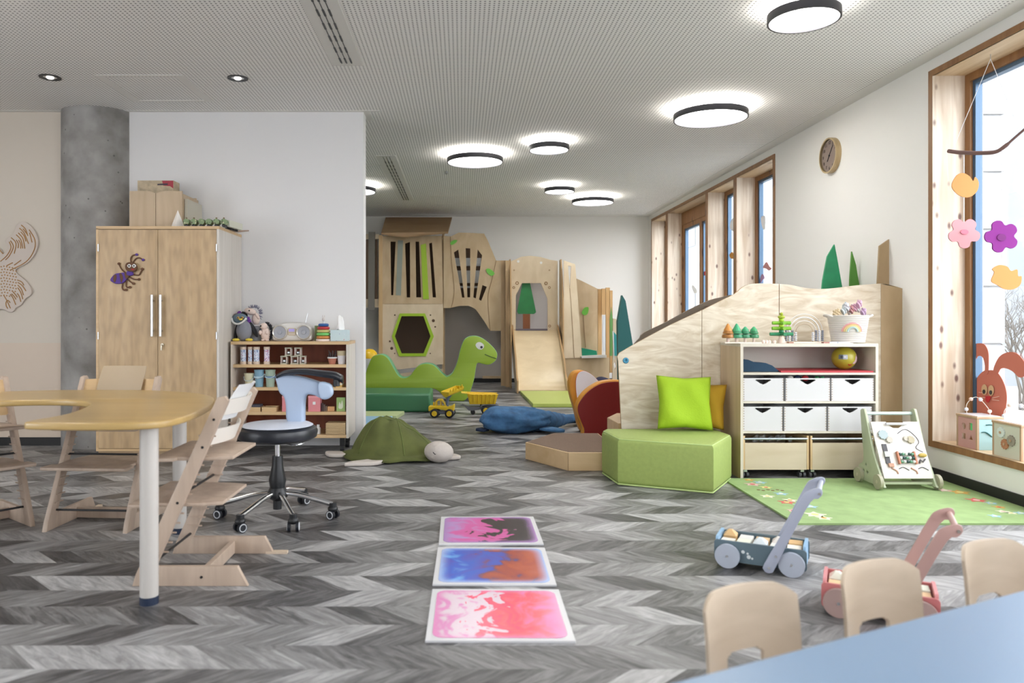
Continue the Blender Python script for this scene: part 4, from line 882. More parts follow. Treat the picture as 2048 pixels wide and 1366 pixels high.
for i in range(nt):
    t = 2*PI*i/nt; V.append((math.cos(t)*.37, math.sin(t)*.30, .004))
Fs = [(j*nt+i, (j+1)*nt+i, (j+1)*nt+(i+1) % nt, j*nt+(i+1) % nt) for j in range(nr+2) for i in range(nt)]
Fs.append(tuple((nr+2)*nt+i for i in range(nt)))
b.add(V, Fs); b.build('shell', olive, tu, smooth='all')
for A_, B_ in (((-.95, -.1), (.95, -.25)), ((-.2, .1), (-.75, -.62)), ((.0, -.02), (.25, -.93))):
    MB().tube([((A_[0]+(B_[0]-A_[0])*i/24)*.385, (A_[1]+(B_[1]-A_[1])*i/24)*.31, shell_z(A_[0]+(B_[0]-A_[0])*i/24, A_[1]+(B_[1]-A_[1])*i/24)+.021) for i in range(25)], .0045, 6).build('shell_seam', mat('olive_seam', (.12, .15, .04), .9), tu, smooth='all')
MB().ball((.36, -.29, .088), .125, .10, .085, rot=Matrix.Rotation(-.5, 3, 'Z'), f=lambda d: 1+.12*d.x).build('head', cream, tu, smooth='all')
MB().tube([(.33, -.385, .10), (.345, -.392, .085), (.365, -.393, .09)], .004, 6).build('eye', black, tu, smooth='all')
def flip(pts, lab='flipper'):
    q = cr(pts, 5); MB().plate(q, t=.03, bev=.012, plane='XY', at=.018, res=3).build(lab, cream, tu, smooth='all')
flip([(-.36, -.48), (-.30, -.47), (-.12, -.44), (-.05, -.30), (-.12, -.25), (-.25, -.34), (-.33, -.40)])
flip([(-.60, .06), (-.55, -.08), (-.42, -.10), (-.36, .0), (-.45, .06)])
flip([(.38, -.10), (.46, -.02), (.55, -.14), (.50, -.20), (.40, -.2)])
# ================================================================== WHALE
wh = thing('whale_cushion', 'blue denim whale floor cushion lying on the grey floor', 'plush toy', (.56, 7.72, 0))
denim = mat('denim_blue', (.045, .13, .27), .9, noise=.3, nscale=14, bump=.5)
def wf(d):
    p = 3.2 if d.x < 0 else 2.0
    return (abs(d.x)**p+abs(d.y)**p+abs(d.z)**p)**(-1/p)*(1+.05*math.sin(5*d.x+6*d.z)+.03*math.sin(11*d.y+4*d.x)+.03*math.sin(14*d.z-3*d.x))*.96
b = MB(); b.ball((0, 0, .125), .37, .24, .135, n=40, k=26, f=wf); b.M = Matrix()
b.build('body', denim, wh, smooth='all')
q = cr([(.15, .0, .12), (.34, .10, .10), (.47, .24, .09), (.60, .40, .08), (.68, .50, .07)], 6, False)
R = random.Random(2); rs_ = [.13-.10*min(1, i/len(q)*1.25)+.006*math.sin(i*2.3) for i in range(len(q))]; rs_ = [max(r, .05) for r in rs_]
MB().tube([(p[0], p[1], max(p[2], rs_[i]*.9+.004)) for i, p in enumerate(q)], rs_, 18).build('tail', denim, wh, smooth='all')
MB().plate(cr([(.22, -.14), (.34, -.27), (.46, -.28), (.42, -.16), (.34, -.08)], 5), t=.03, bev=.012, plane='XY', at=.05, res=3).build('fin', denim, wh, smooth='all')
MB().plate(cr([(-.36, .0), (-.42, -.06), (-.34, -.12), (-.28, -.05)], 5), t=.03, bev=.01, plane='XY', at=.03, res=3).build('chin', mat('dark_denim', (.02, .035, .08), .9), wh, smooth='all')
MB().plate(cr([(.66, .44), (.74, .40), (.86, .42), (.80, .52), (.86, .66), (.74, .66), (.66, .56)], 5), t=.04, bev=.015, plane='XY', at=.06, res=3).build('tail_fluke', denim, wh, smooth='all')
# ================================================================== DINO, BLOCK, MATS
YD = 10.6
dn = [(50, 470), (95, 390), (160, 240), (230, 205), (300, 200), (360, 230), (410, 290), (470, 400), (520, 480), (570, 515), (630, 515), (690, 480), (740, 410), (800, 350), (870, 325), (940, 325), (1000, 340), (1060, 390), (1120, 455), (1165, 490)]
dino = crop(720, 680, 6.828, dn)+crop(640, 640, 3.657, [(930, 415), (968, 390), (1003, 310), (1028, 210), (1058, 142), (1110, 118), (1170, 125), (1235, 168), (1285, 222), (1297, 262), (1280, 302), (1235, 328), (1190, 322), (1152, 316), (1140, 355), (1128, 430), (1108, 500), (1085, 560), (1050, 594), (1000, 598), (958, 596), (938, 585), (905, 560), (870, 525), (835, 505), (790, 505), (760, 540), (748, 598)])
dino += [(800, 803), (700, 803), (640, 803), (640, 760), (690, 762)]
dino = [(u+14*(u < 728)*0, v) for u, v in dino]
d = thing('dinosaur_cushion', 'huge green foam dinosaur bench with two humps and smiling head', 'foam seat', (-.25, YD+.15, 0))
q = pxo(dino, YD)
q = [(x, max(z, .002)) for x, z in q]
q2 = []
for p in cr(q, 3):
    p = (p[0], max(p[1], .002))
    if not q2 or abs(p[0]-q2[-1][0])+abs(p[1]-q2[-1][1]) > .003: q2.append(p)
MB().plate(q2, t=.30, bev=.012, at=YD+.15, ms=1).build('body', [mat('leaf_green_vinyl', (.26, .385, .03), .45), mat('teal_green_vinyl', (.16, .42, .22), .45)], d, True, smooth=True)
def dpx(x, y, Y=YD): return P(640+x/3.657, 640+y/3.657, Y)
e = dpx(1167, 190); MB().plate(cr(pxo(crop(640, 640, 3.657, [(1138, 185), (1150, 165), (1175, 163), (1197, 180), (1198, 200), (1180, 216), (1155, 210)]), YD), 5), t=.006, at=YD-.003).build('eye', white, d, True)
MB().plate(pxo(crop(640, 640, 3.657, ngon(1181, 199, 9.5)), YD), t=.004, at=YD-.008).build('pupil', black, d, True)
q = cr([P(640+x/3.657, 640+y/3.657, YD-.003) for x, y in ((1205, 250), (1240, 265), (1290, 283))], 6, False)
MB().tube(q, .006, 6).build('mouth', mat('dark_green_stitch', (.05, .10, .02), .7), d, True)
# green foam block
fb = thing('foam_block', 'dark green rectangular foam block on the floor in front of the dinosaur', 'foam block', (-1.2, 9.75, 0))
MB().box(-2.05, (861-CX)*9.32/FPX, 9.32, 10.15, .002, .235).build('vinyl_cover', mat('forest_green_vinyl', (.04, .17, .075), .4), fb, True, bevel=.03, smooth=True)
q = [(-1.0, 8.55), (-.86, 8.55), (-.84, 8.2), (-1.0, 7.9), (-1.35, 7.9), (-1.35, 8.55)]
MB().plate([(-1.7, 7.55), (-1.08, 7.55), (-.80, 8.1), (-.80, 8.62), (-1.7, 8.62)], t=.045, bev=.006, plane='XY', at=.0235, res=2).build('play_mat', mat('sky_blue_vinyl', (.30, .52, .72), .4))
tag(bpy.data.objects['play_mat'], 'light blue thin floor mat at the partition edge behind the turtle', 'mat')
o = MB().plate([(-1.7, 8.64), (-.76, 8.64), (-.70, 9.1), (-1.7, 9.1)], t=.045, bev=.006, plane='XY', at=.0235, res=2).build('play_mat', mat('pale_lime_vinyl', (.50, .58, .30), .4)); tag(o, 'pale lime thin floor mat between the blue mat and the dark green block', 'mat')
# yellow ball on white tub
tb2 = thing('white_tub', 'tall white tub half hidden behind the wall edge holding a yellow ball', 'tub', (-1.40, 11.6, 0)); MB().lathe([(0, 0), (.16, 0), (.185, .56), (.175, .56), (.15, .01), (0, .01)], n=32).build('tub_body', mat('white_tub', (.72, .74, .76), .4), tb2, smooth=True)
tag(MB().ball((-1.43, 11.6, .575), .13, n=28, k=18).build('yellow_ball', mat('yellow_ball', (.80, .50, .02), .35), smooth='all'), 'yellow ball resting in the white tub behind the dinosaur hump', 'ball')
# ================================================================== TOY VEHICLES
yv = mat('toy_yellow', (.75, .52, .02), .35); gv = mat('toy_grey', (.12, .13, .16), .5); tire = mat('toy_tire', (.012, .012, .014), .7)
def wheel(o, x, y, r, s):
    w = MB(); w.lathe([(0, 0), (r*.8, 0), (r, .008), (r, .034), (r*.8, .042), (0, .042)], (x, y-.021, r), ax='Y', n=24)
    w = w.build('wheel', tire, o, smooth=True)
    h = MB(); h.lathe([(0, 0), (r*.2, -.004), (r*.45, .0), (r*.55, -.006), (r*.62, .002)], (x, y+s*.023, r), ax='Y', n=20)
    for k in range(6): a = k*PI/3; h.box(x+math.cos(a)*r*.4-.004, x+math.cos(a)*r*.4+.004, y+s*.021-.004, y+s*.021+.004, r+math.sin(a)*r*.4-.004, r+math.sin(a)*r*.4+.004)
    h.build('rim', yv, w, smooth=True)
x0, y0_ = F(886, 835)
ld = thing('toy_loader', 'yellow toy wheel loader with raised shovel beside the green foam block', 'toy vehicle', (x0, y0_+.03, 0), -.12)
for x in (-.09, .085):
    for y, s in ((-.075, -1), (.075, 1)): wheel(ld, x, y, .052, s)
MB().box(-.14, .13, -.05, .05, .045, .075).build('chassis', gv, ld, bevel=.005)
MB().plate(cr([(-.165, .075), (-.165, .13), (-.13, .135), (-.02, .135), (.06, .13), (.11, .14), (.135, .16), (.135, .10), (.11, .075), (-.05, .10), (-.10, .105), (-.14, .08)], 3), t=.10, bev=.006, at=0, res=2).build('engine_body', yv, ld, smooth=True)
MB().plate([(-.09, .13), (-.085, .19), (-.06, .215), (-.01, .215), (.05, .13)], [[(-.07, .14), (-.068, .185), (-.05, .198), (-.03, .198), (-.03, .14)], [(-.02, .14), (-.02, .198), (-.01, .198), (.03, .14)]], t=.085, bev=.003, at=0).build('cab', yv, ld)
MB().cyl((-.11, 0, .135), (-.11, 0, .175), .012, n=12).build('exhaust', yv, ld, smooth=True)
b = MB(); b.tube(cr([(.05, 0, .13), (.05, 0, .20), (.075, 0, .25), (.10, 0, .285)], 4, False), .018, 8); b.build('boom', mat('toy_bluegrey', (.10, .14, .24), .5), ld, smooth=True)
b = MB(); b.M = Matrix.Translation((.11, 0, .335)) @ Matrix.Rotation(-.75, 4, 'Z') @ Matrix.Rotation(.25, 4, 'X')
arc = [(.075*math.cos(t), .062*math.sin(t)) for t in [PI+PI*i/12 for i in range(13)]]; inn_ = [(p[0]*.9, p[1]*.88) for p in arc[::-1]]
b.plate(arc+inn_, t=.23, at=0)
for s in (-1, 1): b.plate(arc+[(.075, .0), (-.075, .0)], t=.008, at=s*.115)
for k in (-.09, -.045, 0, .045, .09): b.cyl((.072, k, -.005), (.085, k, .032), .012, .005, n=8)
b.build('shovel', yv, ld)
x1, y1_ = F(962, 829)
dt = thing('toy_dump_trailer', 'yellow toy dump trailer with ribbed tray on twin axles right of the loader', 'toy vehicle', (x1, y1_+.02, 0), .03)
for x in (.055, .155):
    for y, s in ((-.075, -1), (.075, 1)): wheel(dt, x, y, .054, s)
MB().plate([(-.26, .115), (-.22, .125), (-.16, .10), (0, .10), (.20, .12), (.21, .10), (.0, .065), (-.10, .05), (-.15, .05), (-.20, .10)], t=.09, bev=.004, at=0).build('chassis', mat('toy_greyblue', (.16, .17, .20), .5), dt)
for y in (-.1, .1): MB().tube(cr([(-.005, y*.75, .085), (.01, y*.8, .115), (.10, y*.8, .125), (.20, y*.8, .115), (.215, y*.75, .09)], 4, False), .008, 6).build('mudguard', gv, dt, smooth=True)
for x in (-.10, -.05): MB().cyl((x, -.03, .0), (x, .03, .0), .001) if False else None
MB().cyl((-.10, -.04, .03), (-.10, .04, .03), .028, n=16).build('support_wheel', tire, dt, smooth=True)
b = MB(); tk = .006; zb, zt_ = .13, .258
V = [(-.14, -.07, zb), (.17, -.07, zb), (.17, .07, zb), (-.14, .07, zb), (-.17, -.095, zt_), (.20, -.095, zt_-.01), (.20, .095, zt_-.01), (-.17, .095, zt_)]
Vi = [(p[0]*.95+.001, p[1]*.93, p[2]+(.006 if i < 4 else 0)) for i, p in enumerate(V)]
b.add(V+Vi, [(3, 2, 1, 0), (0, 1, 5, 4), (1, 2, 6, 5), (2, 3, 7, 6), (3, 0, 4, 7), (8, 9, 10, 11), (13, 9, 8, 12), (14, 10, 9, 13), (15, 11, 10, 14), (12, 8, 11, 15), (4, 5, 13, 12), (5, 6, 14, 13), (6, 7, 15, 14), (7, 4, 12, 15)])
b.build('tray', yv, dt)
for i in range(7):
    x = -.125+i*.047; b = MB(); b.bar((x, -.075, zb+.005), (x*1.12, -.101, zt_-.012), .022, .020, up=(1, 0, 0)); b.build('tray_rib', yv, dt)
b = MB(); b.tube([(-.235, -.09, .268), (-.15, -.098, .261), (-.13, -.098, .25), (.205, -.098, .249)], .006, 6); b.tube([(-.235, .09, .268), (-.15, .098, .261), (.205, .098, .249)], .006, 6); b.plate([(-.24, -.09), (-.17, -.09), (-.17, .09), (-.24, .09)], t=.006, plane='XY', at=.266); b.build('tray_lip', yv, dt, smooth=True)
# ================================================================== PLAYHOUSE (back left to centre)
YF = 12.9
PH = thing('indoor_playhouse', 'tall plywood climbing playhouse with slotted tower, hexagon hole and sloping roof at the back wall', 'playhouse', (-.3, 13.3, 0))
ply = wood('play_plywood', (.44, .32, .185), (.55, .42, .265), 'Z', 2.5, 2, .5); plylt = wood('play_plywood_light', (.55, .44, .30), (.66, .55, .40), 'Z', 2.5, 2, .5)
edge = mat('ply_edge', (.42, .26, .12), .6); green = mat('leaf_green_paint', (.14, .46, .05), .5); lime = mat('lime_paint', (.32, .50, .02), .5)
dgreen = mat('tree_green', (.01, .18, .045), .5, noise=.2, nscale=4); inside = mat('interior_shade', (.09, .055, .035), .8)
def pp(name, pts, Y, t=.03, holes=(), m=None, par=None, ms=None, sm=False, bev=0, off=0):
    q = pxo(pts, Y); hs = [pxo(h, Y) for h in holes]
    if sm: q = cr(q, 4)
    q = [(x, max(z, .004)) for x, z in q]
    b = MB(); b.plate(q, hs, t=t, at=Y+t/2+off, ms=(1 if ms else None), bev=bev)
    return b.build(name, [m or ply]+([ms] if ms else []), par or PH, True)
c5 = lambda pts: crop(720, 420, 4.553, pts)
# slotted upper tower panel
slots = [[(277, 287), (325, 287), (303, 776), (283, 776)], [(410, 305), (455, 290), (457, 796), (425, 796)], [(505, 287), (538, 287), (557, 796), (512, 796)], [(630, 303), (655, 296), (692, 796), (662, 796)]]
pp('slotted_panel', c5([(205, 235), (745, 235), (757, 855), (205, 855)]), YF, holes=[c5(s) for s in slots], ms=edge)
pp('grey_stripe', c5([(345, 275), (392, 278), (372, 778), (327, 776)]), YF-.012, .010, m=mat('grey_green_paint', (.26, .29, .25), .6))
pp('lime_stripe', c5([(553, 318), (600, 305), (627, 812), (575, 812)]), YF-.022, .02, m=lime)
pp('tower_shade_board', c5([(200, 240), (760, 240), (760, 1340), (200, 1340)]), YF+.75, .02, m=inside)  # dark sheet whose colour gives the shade inside the tower
# hexagon panel
hx = [(378, 967), (578, 967), (642, 1150), (578, 1306), (378, 1306), (317, 1150)]; ho = [(362, 942), (592, 942), (672, 1150), (600, 1332), (355, 1332), (290, 1150)]
pp('hexagon_panel', c5([(205, 857), (757, 857), (757, 1358), (205, 1358)]), YF, holes=[c5(hx)], ms=edge, m=plylt)
pp('hexagon_rim', c5(ho), YF-.02, .02, holes=[c5(hx)], m=lime)
for x, y, r in ((317, 957, 7), (642, 957, 7), (668, 1008, 14), (685, 1064, 8), (272, 1196, 9), (289, 1260, 14), (316, 1306, 6), (640, 1306, 6)):
    X, _, Z = P(720+x/4.553, 420+y/4.553, YF); r *= YF/FPX/4.553; MB().cyl((X, YF-.004, Z), (X, YF+.001, Z), r, n=14).build('drilled_hole', mat('hole_brown', (.08, .04, .02), .7), PH, True)
# boards under the hexagon
pp('lower_rail', [(765, 718), (886, 718), (886, 728), (765, 743)], YF, .03, m=plylt)
pp('lower_rail', [(765, 752), (868, 738), (886, 738), (886, 762), (765, 764)], YF+.03, .03, m=plylt)
# posts
for u0, u1, v0, v1, y in ((757.5, 765, 470, 765, YF-.02), (886.3, 888, 470, 765, YF+.5)):
    pp('post', [(u0, v0), (u1, v0), (u1, v1), (u0, v1)], y, .06, m=wood('post_wood', (.50, .32, .15), (.6, .42, .22), 'Z', 6, 8, .5))
for u in (762, 884): pp('rear_post', [(u, 475), (u+6, 475), (u+6, 765), (u, 765)], YF+.70, .05)
# sloping roof with its own thickness
b = MB(); E0, E1 = P(762, 469, 12.55), P(896, 467, 12.55); EM = P(808, 475, 12.55); R0, R1 = P(771, 437.6, 13.35), P(904, 437.6, 13.35)
V = [E0, EM, E1, R1, R0]; V = [Vector(p) for p in V]; V += [p+Vector((0, .02, .03)) for p in V]
b.add(V, [(0, 1, 2, 3, 4), (9, 8, 7, 6, 5), (0, 5, 6, 1), (1, 6, 7, 2), (2, 7, 8, 3), (3, 8, 9, 4), (4, 9, 5, 0)]); b.build('roof_board', wood('roof_brown', (.30, .19, .10), (.36, .24, .13), 'X', 3, 3, .6), PH, True)
b = MB(); b.bar((E0[0]+.1, 12.92, 2.55), (R0[0]+.1, 13.33, 2.88), .03, .05); b.bar((E1[0]-.1, 12.92, 2.55), (R1[0]-.1, 13.33, 2.88), .03, .05); b.build('roof_rafter', ply, PH, True)
# bridge railing to the left
pp('bridge_rail', [(640, 468), (758, 468), (758, 478), (640, 478)], YF+.05, .04, m=plylt); pp('bridge_rail', [(640, 598), (758, 598), (758, 615), (640, 615)], YF+.05, .04, m=plylt)
pp('bridge_board', [(640, 479), (755, 479), (755, 598), (640, 598)], YF+.14, .02, m=mat('bridge_brown', (.17, .11, .07), .7))
pp('webbing_strap', [(737, 464), (750, 464), (749, 620), (736, 620)], YF-.0, .02, m=mat('grey_webbing', (.16, .15, .13), .8))
pp('webbing_strap', [(700, 464), (713, 464), (712, 620), (699, 620)], YF-.0, .02, m=mat('grey_webbing', (.16, .15, .13), .8))
# tree-shaped panel
tp = c5([(762, 235), (830, 240), (865, 222), (900, 205), (1000, 208), (1130, 215), (1160, 270), (1240, 460), (1285, 460), (1285, 1100), (1185, 1100), (1130, 1010), (1050, 900), (990, 872), (910, 872), (820, 893), (762, 893)])
ts = [[(855, 385), (895, 360), (952, 798), (930, 798)], [(962, 347), (1004, 350), (1003, 795), (978, 795)], [(1072, 360), (1112, 412), (1055, 805), (1032, 795)], [(1115, 683), (1155, 700), (1103, 828), (1083, 815)]]
pp('tree_panel', tp, YF, holes=[c5(s) for s in ts], ms=edge)
for l in ([(822, 240), (835, 480), (858, 740), (830, 890)], [(1240, 460), (1205, 620), (1165, 800), (1185, 1100)]):
    q = cr([P(*crop(720, 420, 4.553, [p])[0], YF-.002) for p in l], 5, False); MB().tube(q, .005, 5).build('groove_line', mat('groove_brown', (.25, .15, .07), .8), PH, True)
pp('leaf', c5([(822, 300), (850, 275), (885, 275), (870, 300), (835, 318)]), YF-.012, .01, m=green, sm=True); pp('leaf', c5([(1148, 540), (1180, 535), (1225, 575), (1200, 600), (1165, 580)]), YF-.012, .01, m=green, sm=True)
pp('inner_shade_board', [(905, 495), (975, 495), (975, 608), (905, 608)], YF+.60, .02, m=inside)  # coloured dark for the shade behind the tree panel's slots
for v0, v1 in ((516, 532), (541, 566), (572, 576)): pp('pale_inner_board', [(908, v0), (962, v0), (962, v1), (908, v1)], YF+.55, .02, m=mat('pale_inner', (.55, .58, .60), .4))
# column boards right of the tree
for u0, u1, y in ((1002, 1011, YF+.03), (1011, 1020, YF-.1)):
    pp('column_board', [(u0, 521), (u1, 521), (u1, 775-(3 if u0 < 1010 else 0)), (u0, 775-(3 if u0 < 1010 else 0))], y, .03, m=wood('column_tan', (.42, .28, .14), (.52, .36, .20), 'Z', 6, 8, .5))
# board coloured grey for the shade on the back wall under the arch
pp('shade_board', [(888, 600), (1003, 600), (1003, 756), (888, 756)], YF+.8, .02, m=mat('grey_shadow_board', (.36, .33, .30), .7))
pp('shelter_rail', [(965, 752), (1003, 752), (1003, 757), (965, 757)], YF+.75, .03)
# ================================================================== SLIDE TOWER
SL = thing('wooden_slide', 'pale plywood slide with round-topped tower and cut-out tree window', 'slide', (1.3, 12.5, 0))
c6 = lambda pts: crop(980, 470, 3.69, pts)
YT_ = 13.0
pp('tower_panel', c6([(150, 705), (150, 195), (190, 180), (230, 160), (300, 153), (375, 163), (440, 182), (500, 192), (500, 705)]), YT_, .025, holes=[c6([(235, 355), (375, 355), (425, 470), (425, 695), (190, 695), (190, 450)])], par=SL, m=plylt, ms=edge)
pp('window_tree_crown', c6([(240, 350), (295, 350), (340, 570), (325, 583), (210, 582), (200, 565)]), YT_+.10, .02, par=SL, m=dgreen)
pp('window_tree_trunk', c6([(243, 583), (296, 583), (296, 700), (243, 700)]), YT_+.10, .02, par=SL, m=mat('trunk_brown', (.22, .07, .02), .6))
pp('window_back_board', c6([(150, 330), (440, 330), (440, 800), (150, 800)]), YT_+.45, .02, par=SL, m=mat('pale_grey_board', (.55, .50, .48), .6))
pp('platform_edge', c6([(190, 692), (425, 692), (425, 706), (190, 706)]), YT_-.03, .10, par=SL, m=mat('platform_dark', (.12, .10, .12), .6))
for x, y, r in ((200, 355, 13), (413, 357, 13), (175, 388, 10), (438, 388, 10), (177, 260, 6), (438, 260, 6), (440, 672, 10)):
    X, _, Z = P(980+x/3.69, 470+y/3.69, YT_); r *= YT_/FPX/3.69; MB().lathe([(r*.5, -.004), (r, -.005), (r, .0)], (X, YT_, Z), ax='Y', n=16).build('bored_ring', mat('bore_brown', (.25, .14, .06), .6), SL, True)
for x, y in ((208, 195), (377, 205)):
    X, _, Z = P(980+x/3.69, 470+y/3.69, YT_); MB().cyl((X, YT_-.006, Z), (X, YT_, Z), .022, n=14).build('screw_cap', white, SL, True)
xa, xb = (1026-CX)*13.0/FPX, (1113-CX)*13.0/FPX
zt3 = EYE-20*13.0/FPX; Yb_ = 11.73
prof = [(13.0, zt3), (12.75, zt3-.12), (12.4, zt3-.38), (12.1, zt3-.64), (11.95, .18), (11.88, .10), (Yb_, .055)]
c_ = cr(prof, 6, False)
b = MB(); V = []
for y, z in c_: V += [(xa, y, z), (xb, y, z), (xb, y, z-.02), (xa, y, z-.02)]
k = len(c_); b.add(V, [(4*i+j, 4*i+(j+1) % 4, 4*i+4+(j+1) % 4, 4*i+4+j) for i in range(k-1) for j in range(4)]+[(3, 2, 1, 0), (4*k-4, 4*k-3, 4*k-2, 4*k-1)])
b.build('chute', wood('slide_maple', (.62, .49, .31), (.70, .57, .38), 'X', 3, 1.5, .35), SL, True, smooth=True)
for x in (xa-.013, xb+.013):
    q = [(13.0, zt3-.15), (13.0, zt3+.09), (12.9, zt3+.07), (12.5, zt3-.22), (12.1, .52), (11.95, .30), (11.86, .24), (Yb_-.02, .20), (Yb_-.02, .004), (12.05, .004), (12.5, .30)]
    MB().plate(q, t=.024, plane='YZ', at=x, ms=1).build('side_wall', [plylt, edge], SL, True)
for x, w in ((xa-.06, 0), (xb+.06, 1)):
    q = [(13.02, .004), (13.02, 2.18), (12.85, 2.19), (12.72, 1.9), (12.60, 1.5), (12.56, .9), (12.60, .3), (12.62, .004)]
    MB().plate(q, [[(12.75, 1.25), (12.80, 1.55), (12.85, 1.2), (12.80, 1.0)]], t=.022, plane='YZ', at=x, ms=1).build('tower_side_panel', [ply, edge], SL, True)
o = MB().plate([F(1040, 788), F(1151+10, 788), F(1170, 815), F(1066, 815)], t=.05, bev=.006, plane='XY', at=.026, res=2).build('landing_mat', mat('lime_vinyl', (.42, .50, .12), .4)); tag(o, 'thin lime green landing mat at the foot of the slide', 'mat')
# ================================================================== PLAY BOX right of the slide
BX = thing('play_corner_box', 'open plywood play booth with window cut-outs and green leaf to the right of the slide', 'play booth', (2.2, 12.9, 0))
c4_ = lambda pts: crop(1120, 540, 5.256, pts)
pp('front_panel', c4_([(40, -100), (160, -60), (190, 330), (232, 925), (40, 925)]), 12.6, .03, holes=[c4_([(84, -45), (118, -40), (103, 190)])], par=BX, m=plylt, ms=edge)
q = cr([P(*crop(1120, 540, 5.256, [p])[0], 12.597) for p in ((103, 190), (120, 400), (150, 925))], 4, False); MB().tube(q, .004, 5).build('groove_line', mat('groove_brown', (.25, .15, .07)), BX, True)
pp('lower_panel', c4_([(40, 928), (520, 922), (520, 1200), (40, 1310)]), 12.62, .03, par=BX, m=ply)
pp('window_sill', c4_([(228, 908), (490, 895), (490, 922), (228, 926)]), 12.45, .2, par=BX, m=mat('pale_sill', (.6, .58, .56), .5))
pp('back_panel', c4_([(175, 90), (230, 115), (410, 205), (410, 925), (175, 925)]), 13.55, .03, par=BX, m=ply, ms=edge)
pp('teal_cushion', c4_([(232, 820), (385, 850), (392, 900), (232, 905)]), 13.2, .3, par=BX, m=mat('teal_cushion', (.01, .28, .16), .6))
pp('leaf', c4_([(235, 430), (260, 395), (300, 395), (290, 460), (255, 475), (230, 455)]), 13.53, .01, par=BX, m=green, sm=True)
q = cr([P(*crop(1120, 540, 5.256, [p])[0], 13.54) for p in ((245, 470), (255, 650), (270, 815))], 4, False); MB().tube(q, .006, 5).build('leaf_stem', mat('groove_brown', (.25, .15, .07)), BX, True)
pm_ = wood('booth_post', (.46, .27, .10), (.58, .37, .17), 'Z', 6, 8, .5)
for x0_, x1_, y0p, y1p, Y in ((400, 440, 200, 925, 13.3), (440, 485, 195, 470, 13.2), (483, 525, 185, 1080, 12.9), (525, 553, 215, 1080, 12.75)):
    pp('post', c4_([(x0_, y0p), (x1_, y0p), (x1_, y1p), (x0_, y1p)]), Y, .04, par=BX, m=pm_)
pp('white_window_shape', c4_([(458, 480), (482, 478), (482, 858), (458, 850), (443, 700)]), 13.1, .02, par=BX, m=mat('pale_window', (.66, .70, .74), .4))
pp('green_tree_edge', c4_([(540, 390), (556, 520), (557, 900), (525, 905), (525, 520)]), 12.5, .03, par=BX, m=mat('moss_green', (.12, .28, .08), .5))
HS = thing('toy_house_front', 'narrow plywood house front with teal shutter beside the play booth', 'play panel', (P(1237, 640, 12.3)[0], 12.3, 0))
pp('house_panel', c4_([(558, 510), (590, 515), (640, 650), (640, 1290), (550, 1290)]), 12.3, .03, holes=[c4_([(565, 990), (578, 960), (592, 1010), (578, 1048)])], par=HS, m=plylt, ms=edge)
pp('teal_shutter', c4_([(560, 645), (600, 690), (602, 905), (562, 900)]), 12.25, .03, par=HS, m=mat('teal_paint', (.03, .26, .26), .5))
pp('white_frame', c4_([(553, 640), (564, 645), (572, 940), (565, 940)]), 12.2, .02, par=HS, m=white)
o = pp('foam_tree', [(u, v) for u, v in c4_([(655, 265), (690, 325), (770, 810), (775, 1300), (620, 1300), (608, 540)])], 11.6, .12, m=mat('deep_teal', (.012, .11, .11), .6), par=HS)
o.parent = None; o.matrix_basis = Matrix.Translation(HS.location); tag(o, 'tall dark teal pointed foam tree near the right wall corner', 'foam tree')
# floor clutter seen over the petal cushions
o = MB().plate([(0, 0), (.42, 0), (.42, .06), (.26, .26), (.10, .2)], t=.3, at=0)
o.M = Matrix(); o.v = [p+Vector((2.02, 10.9, .01)) for p in o.v]; o = o.build('foam_wedge', mat('moss_vinyl', (.16, .30, .07), .5)); tag(o, 'green foam wedge on the floor behind the petal cushions', 'foam block')
def clump(x, y, z, sx, sy, szz, nm, m, lab, cat):
    tag(MB().ball((x, y, z), sx, sy, szz, f=lambda d: 1+.12*math.sin(5*d.x+7*d.z), n=20, k=14).build(nm, m, smooth='all'), lab, cat)
clump(2.12, 11.62, .13, .22, .12, .13, 'navy_cushion', mat('navy_fabric', (.02, .02, .05), .8), 'navy floor cushion left of the green foam wedge', 'cushion')
clump(2.35, 10.5, .12, .14, .12, .13, 'black_cushion', mat('ink_fabric', (.01, .012, .02), .8), 'black floor cushion right of the green foam wedge', 'cushion')
# ================================================================== PETAL CUSHIONS
orv = mat('orange_vinyl', (.62, .26, .02), .45); c2_ = lambda pts: crop(1040, 720, 4.655, pts)
pb = thing('petal_cushion', 'upright leaf-shaped foam seat with white face and orange edge', 'foam seat', (1.30, 7.75, 0))
q = [(x, max(z, .003)) for x, z in pxo(c2_([(600, 745), (560, 640), (520, 480), (478, 330), (468, 210), (500, 130), (560, 103), (620, 112), (690, 155), (750, 210), (800, 300), (830, 420), (820, 560), (760, 745)]), 7.6)]
MB().plate(cr(q, 4), t=.17, bev=.02, at=7.74, ms=1, res=3).build('foam_body', [orv, orv], pb, True, smooth=True)
q = [(x, max(z, .03)) for x, z in pxo(c2_([(600, 660), (565, 500), (532, 330), (525, 200), (545, 130), (590, 105), (640, 118), (700, 160), (755, 230), (790, 330), (800, 450), (780, 600), (740, 700), (640, 720)]), 7.6)]
MB().plate(cr(q, 4), t=.02, bev=.004, at=7.64, ms=1).build('white_face', [mat('white_vinyl', (.80, .79, .86), .5), mat('pink_edge', (.70, .15, .18), .5)], pb, True)
pr = thing('petal_cushion', 'upright leaf-shaped foam seat with dark red face and orange edge, front one', 'foam seat', (1.50, 7.35, 0))
q = [(x, max(z, .003)) for x, z in pxo(c2_([(630, 760), (590, 640), (545, 520), (535, 430), (570, 350), (640, 275), (740, 215), (830, 195), (915, 192), (1010, 215), (1100, 290), (1140, 420), (1100, 600), (1050, 760)]), 7.2)]
MB().plate(cr(q, 4), t=.15, bev=.015, at=7.30, ms=1, res=3).build('foam_body', [orv, orv], pr, True, smooth=True)
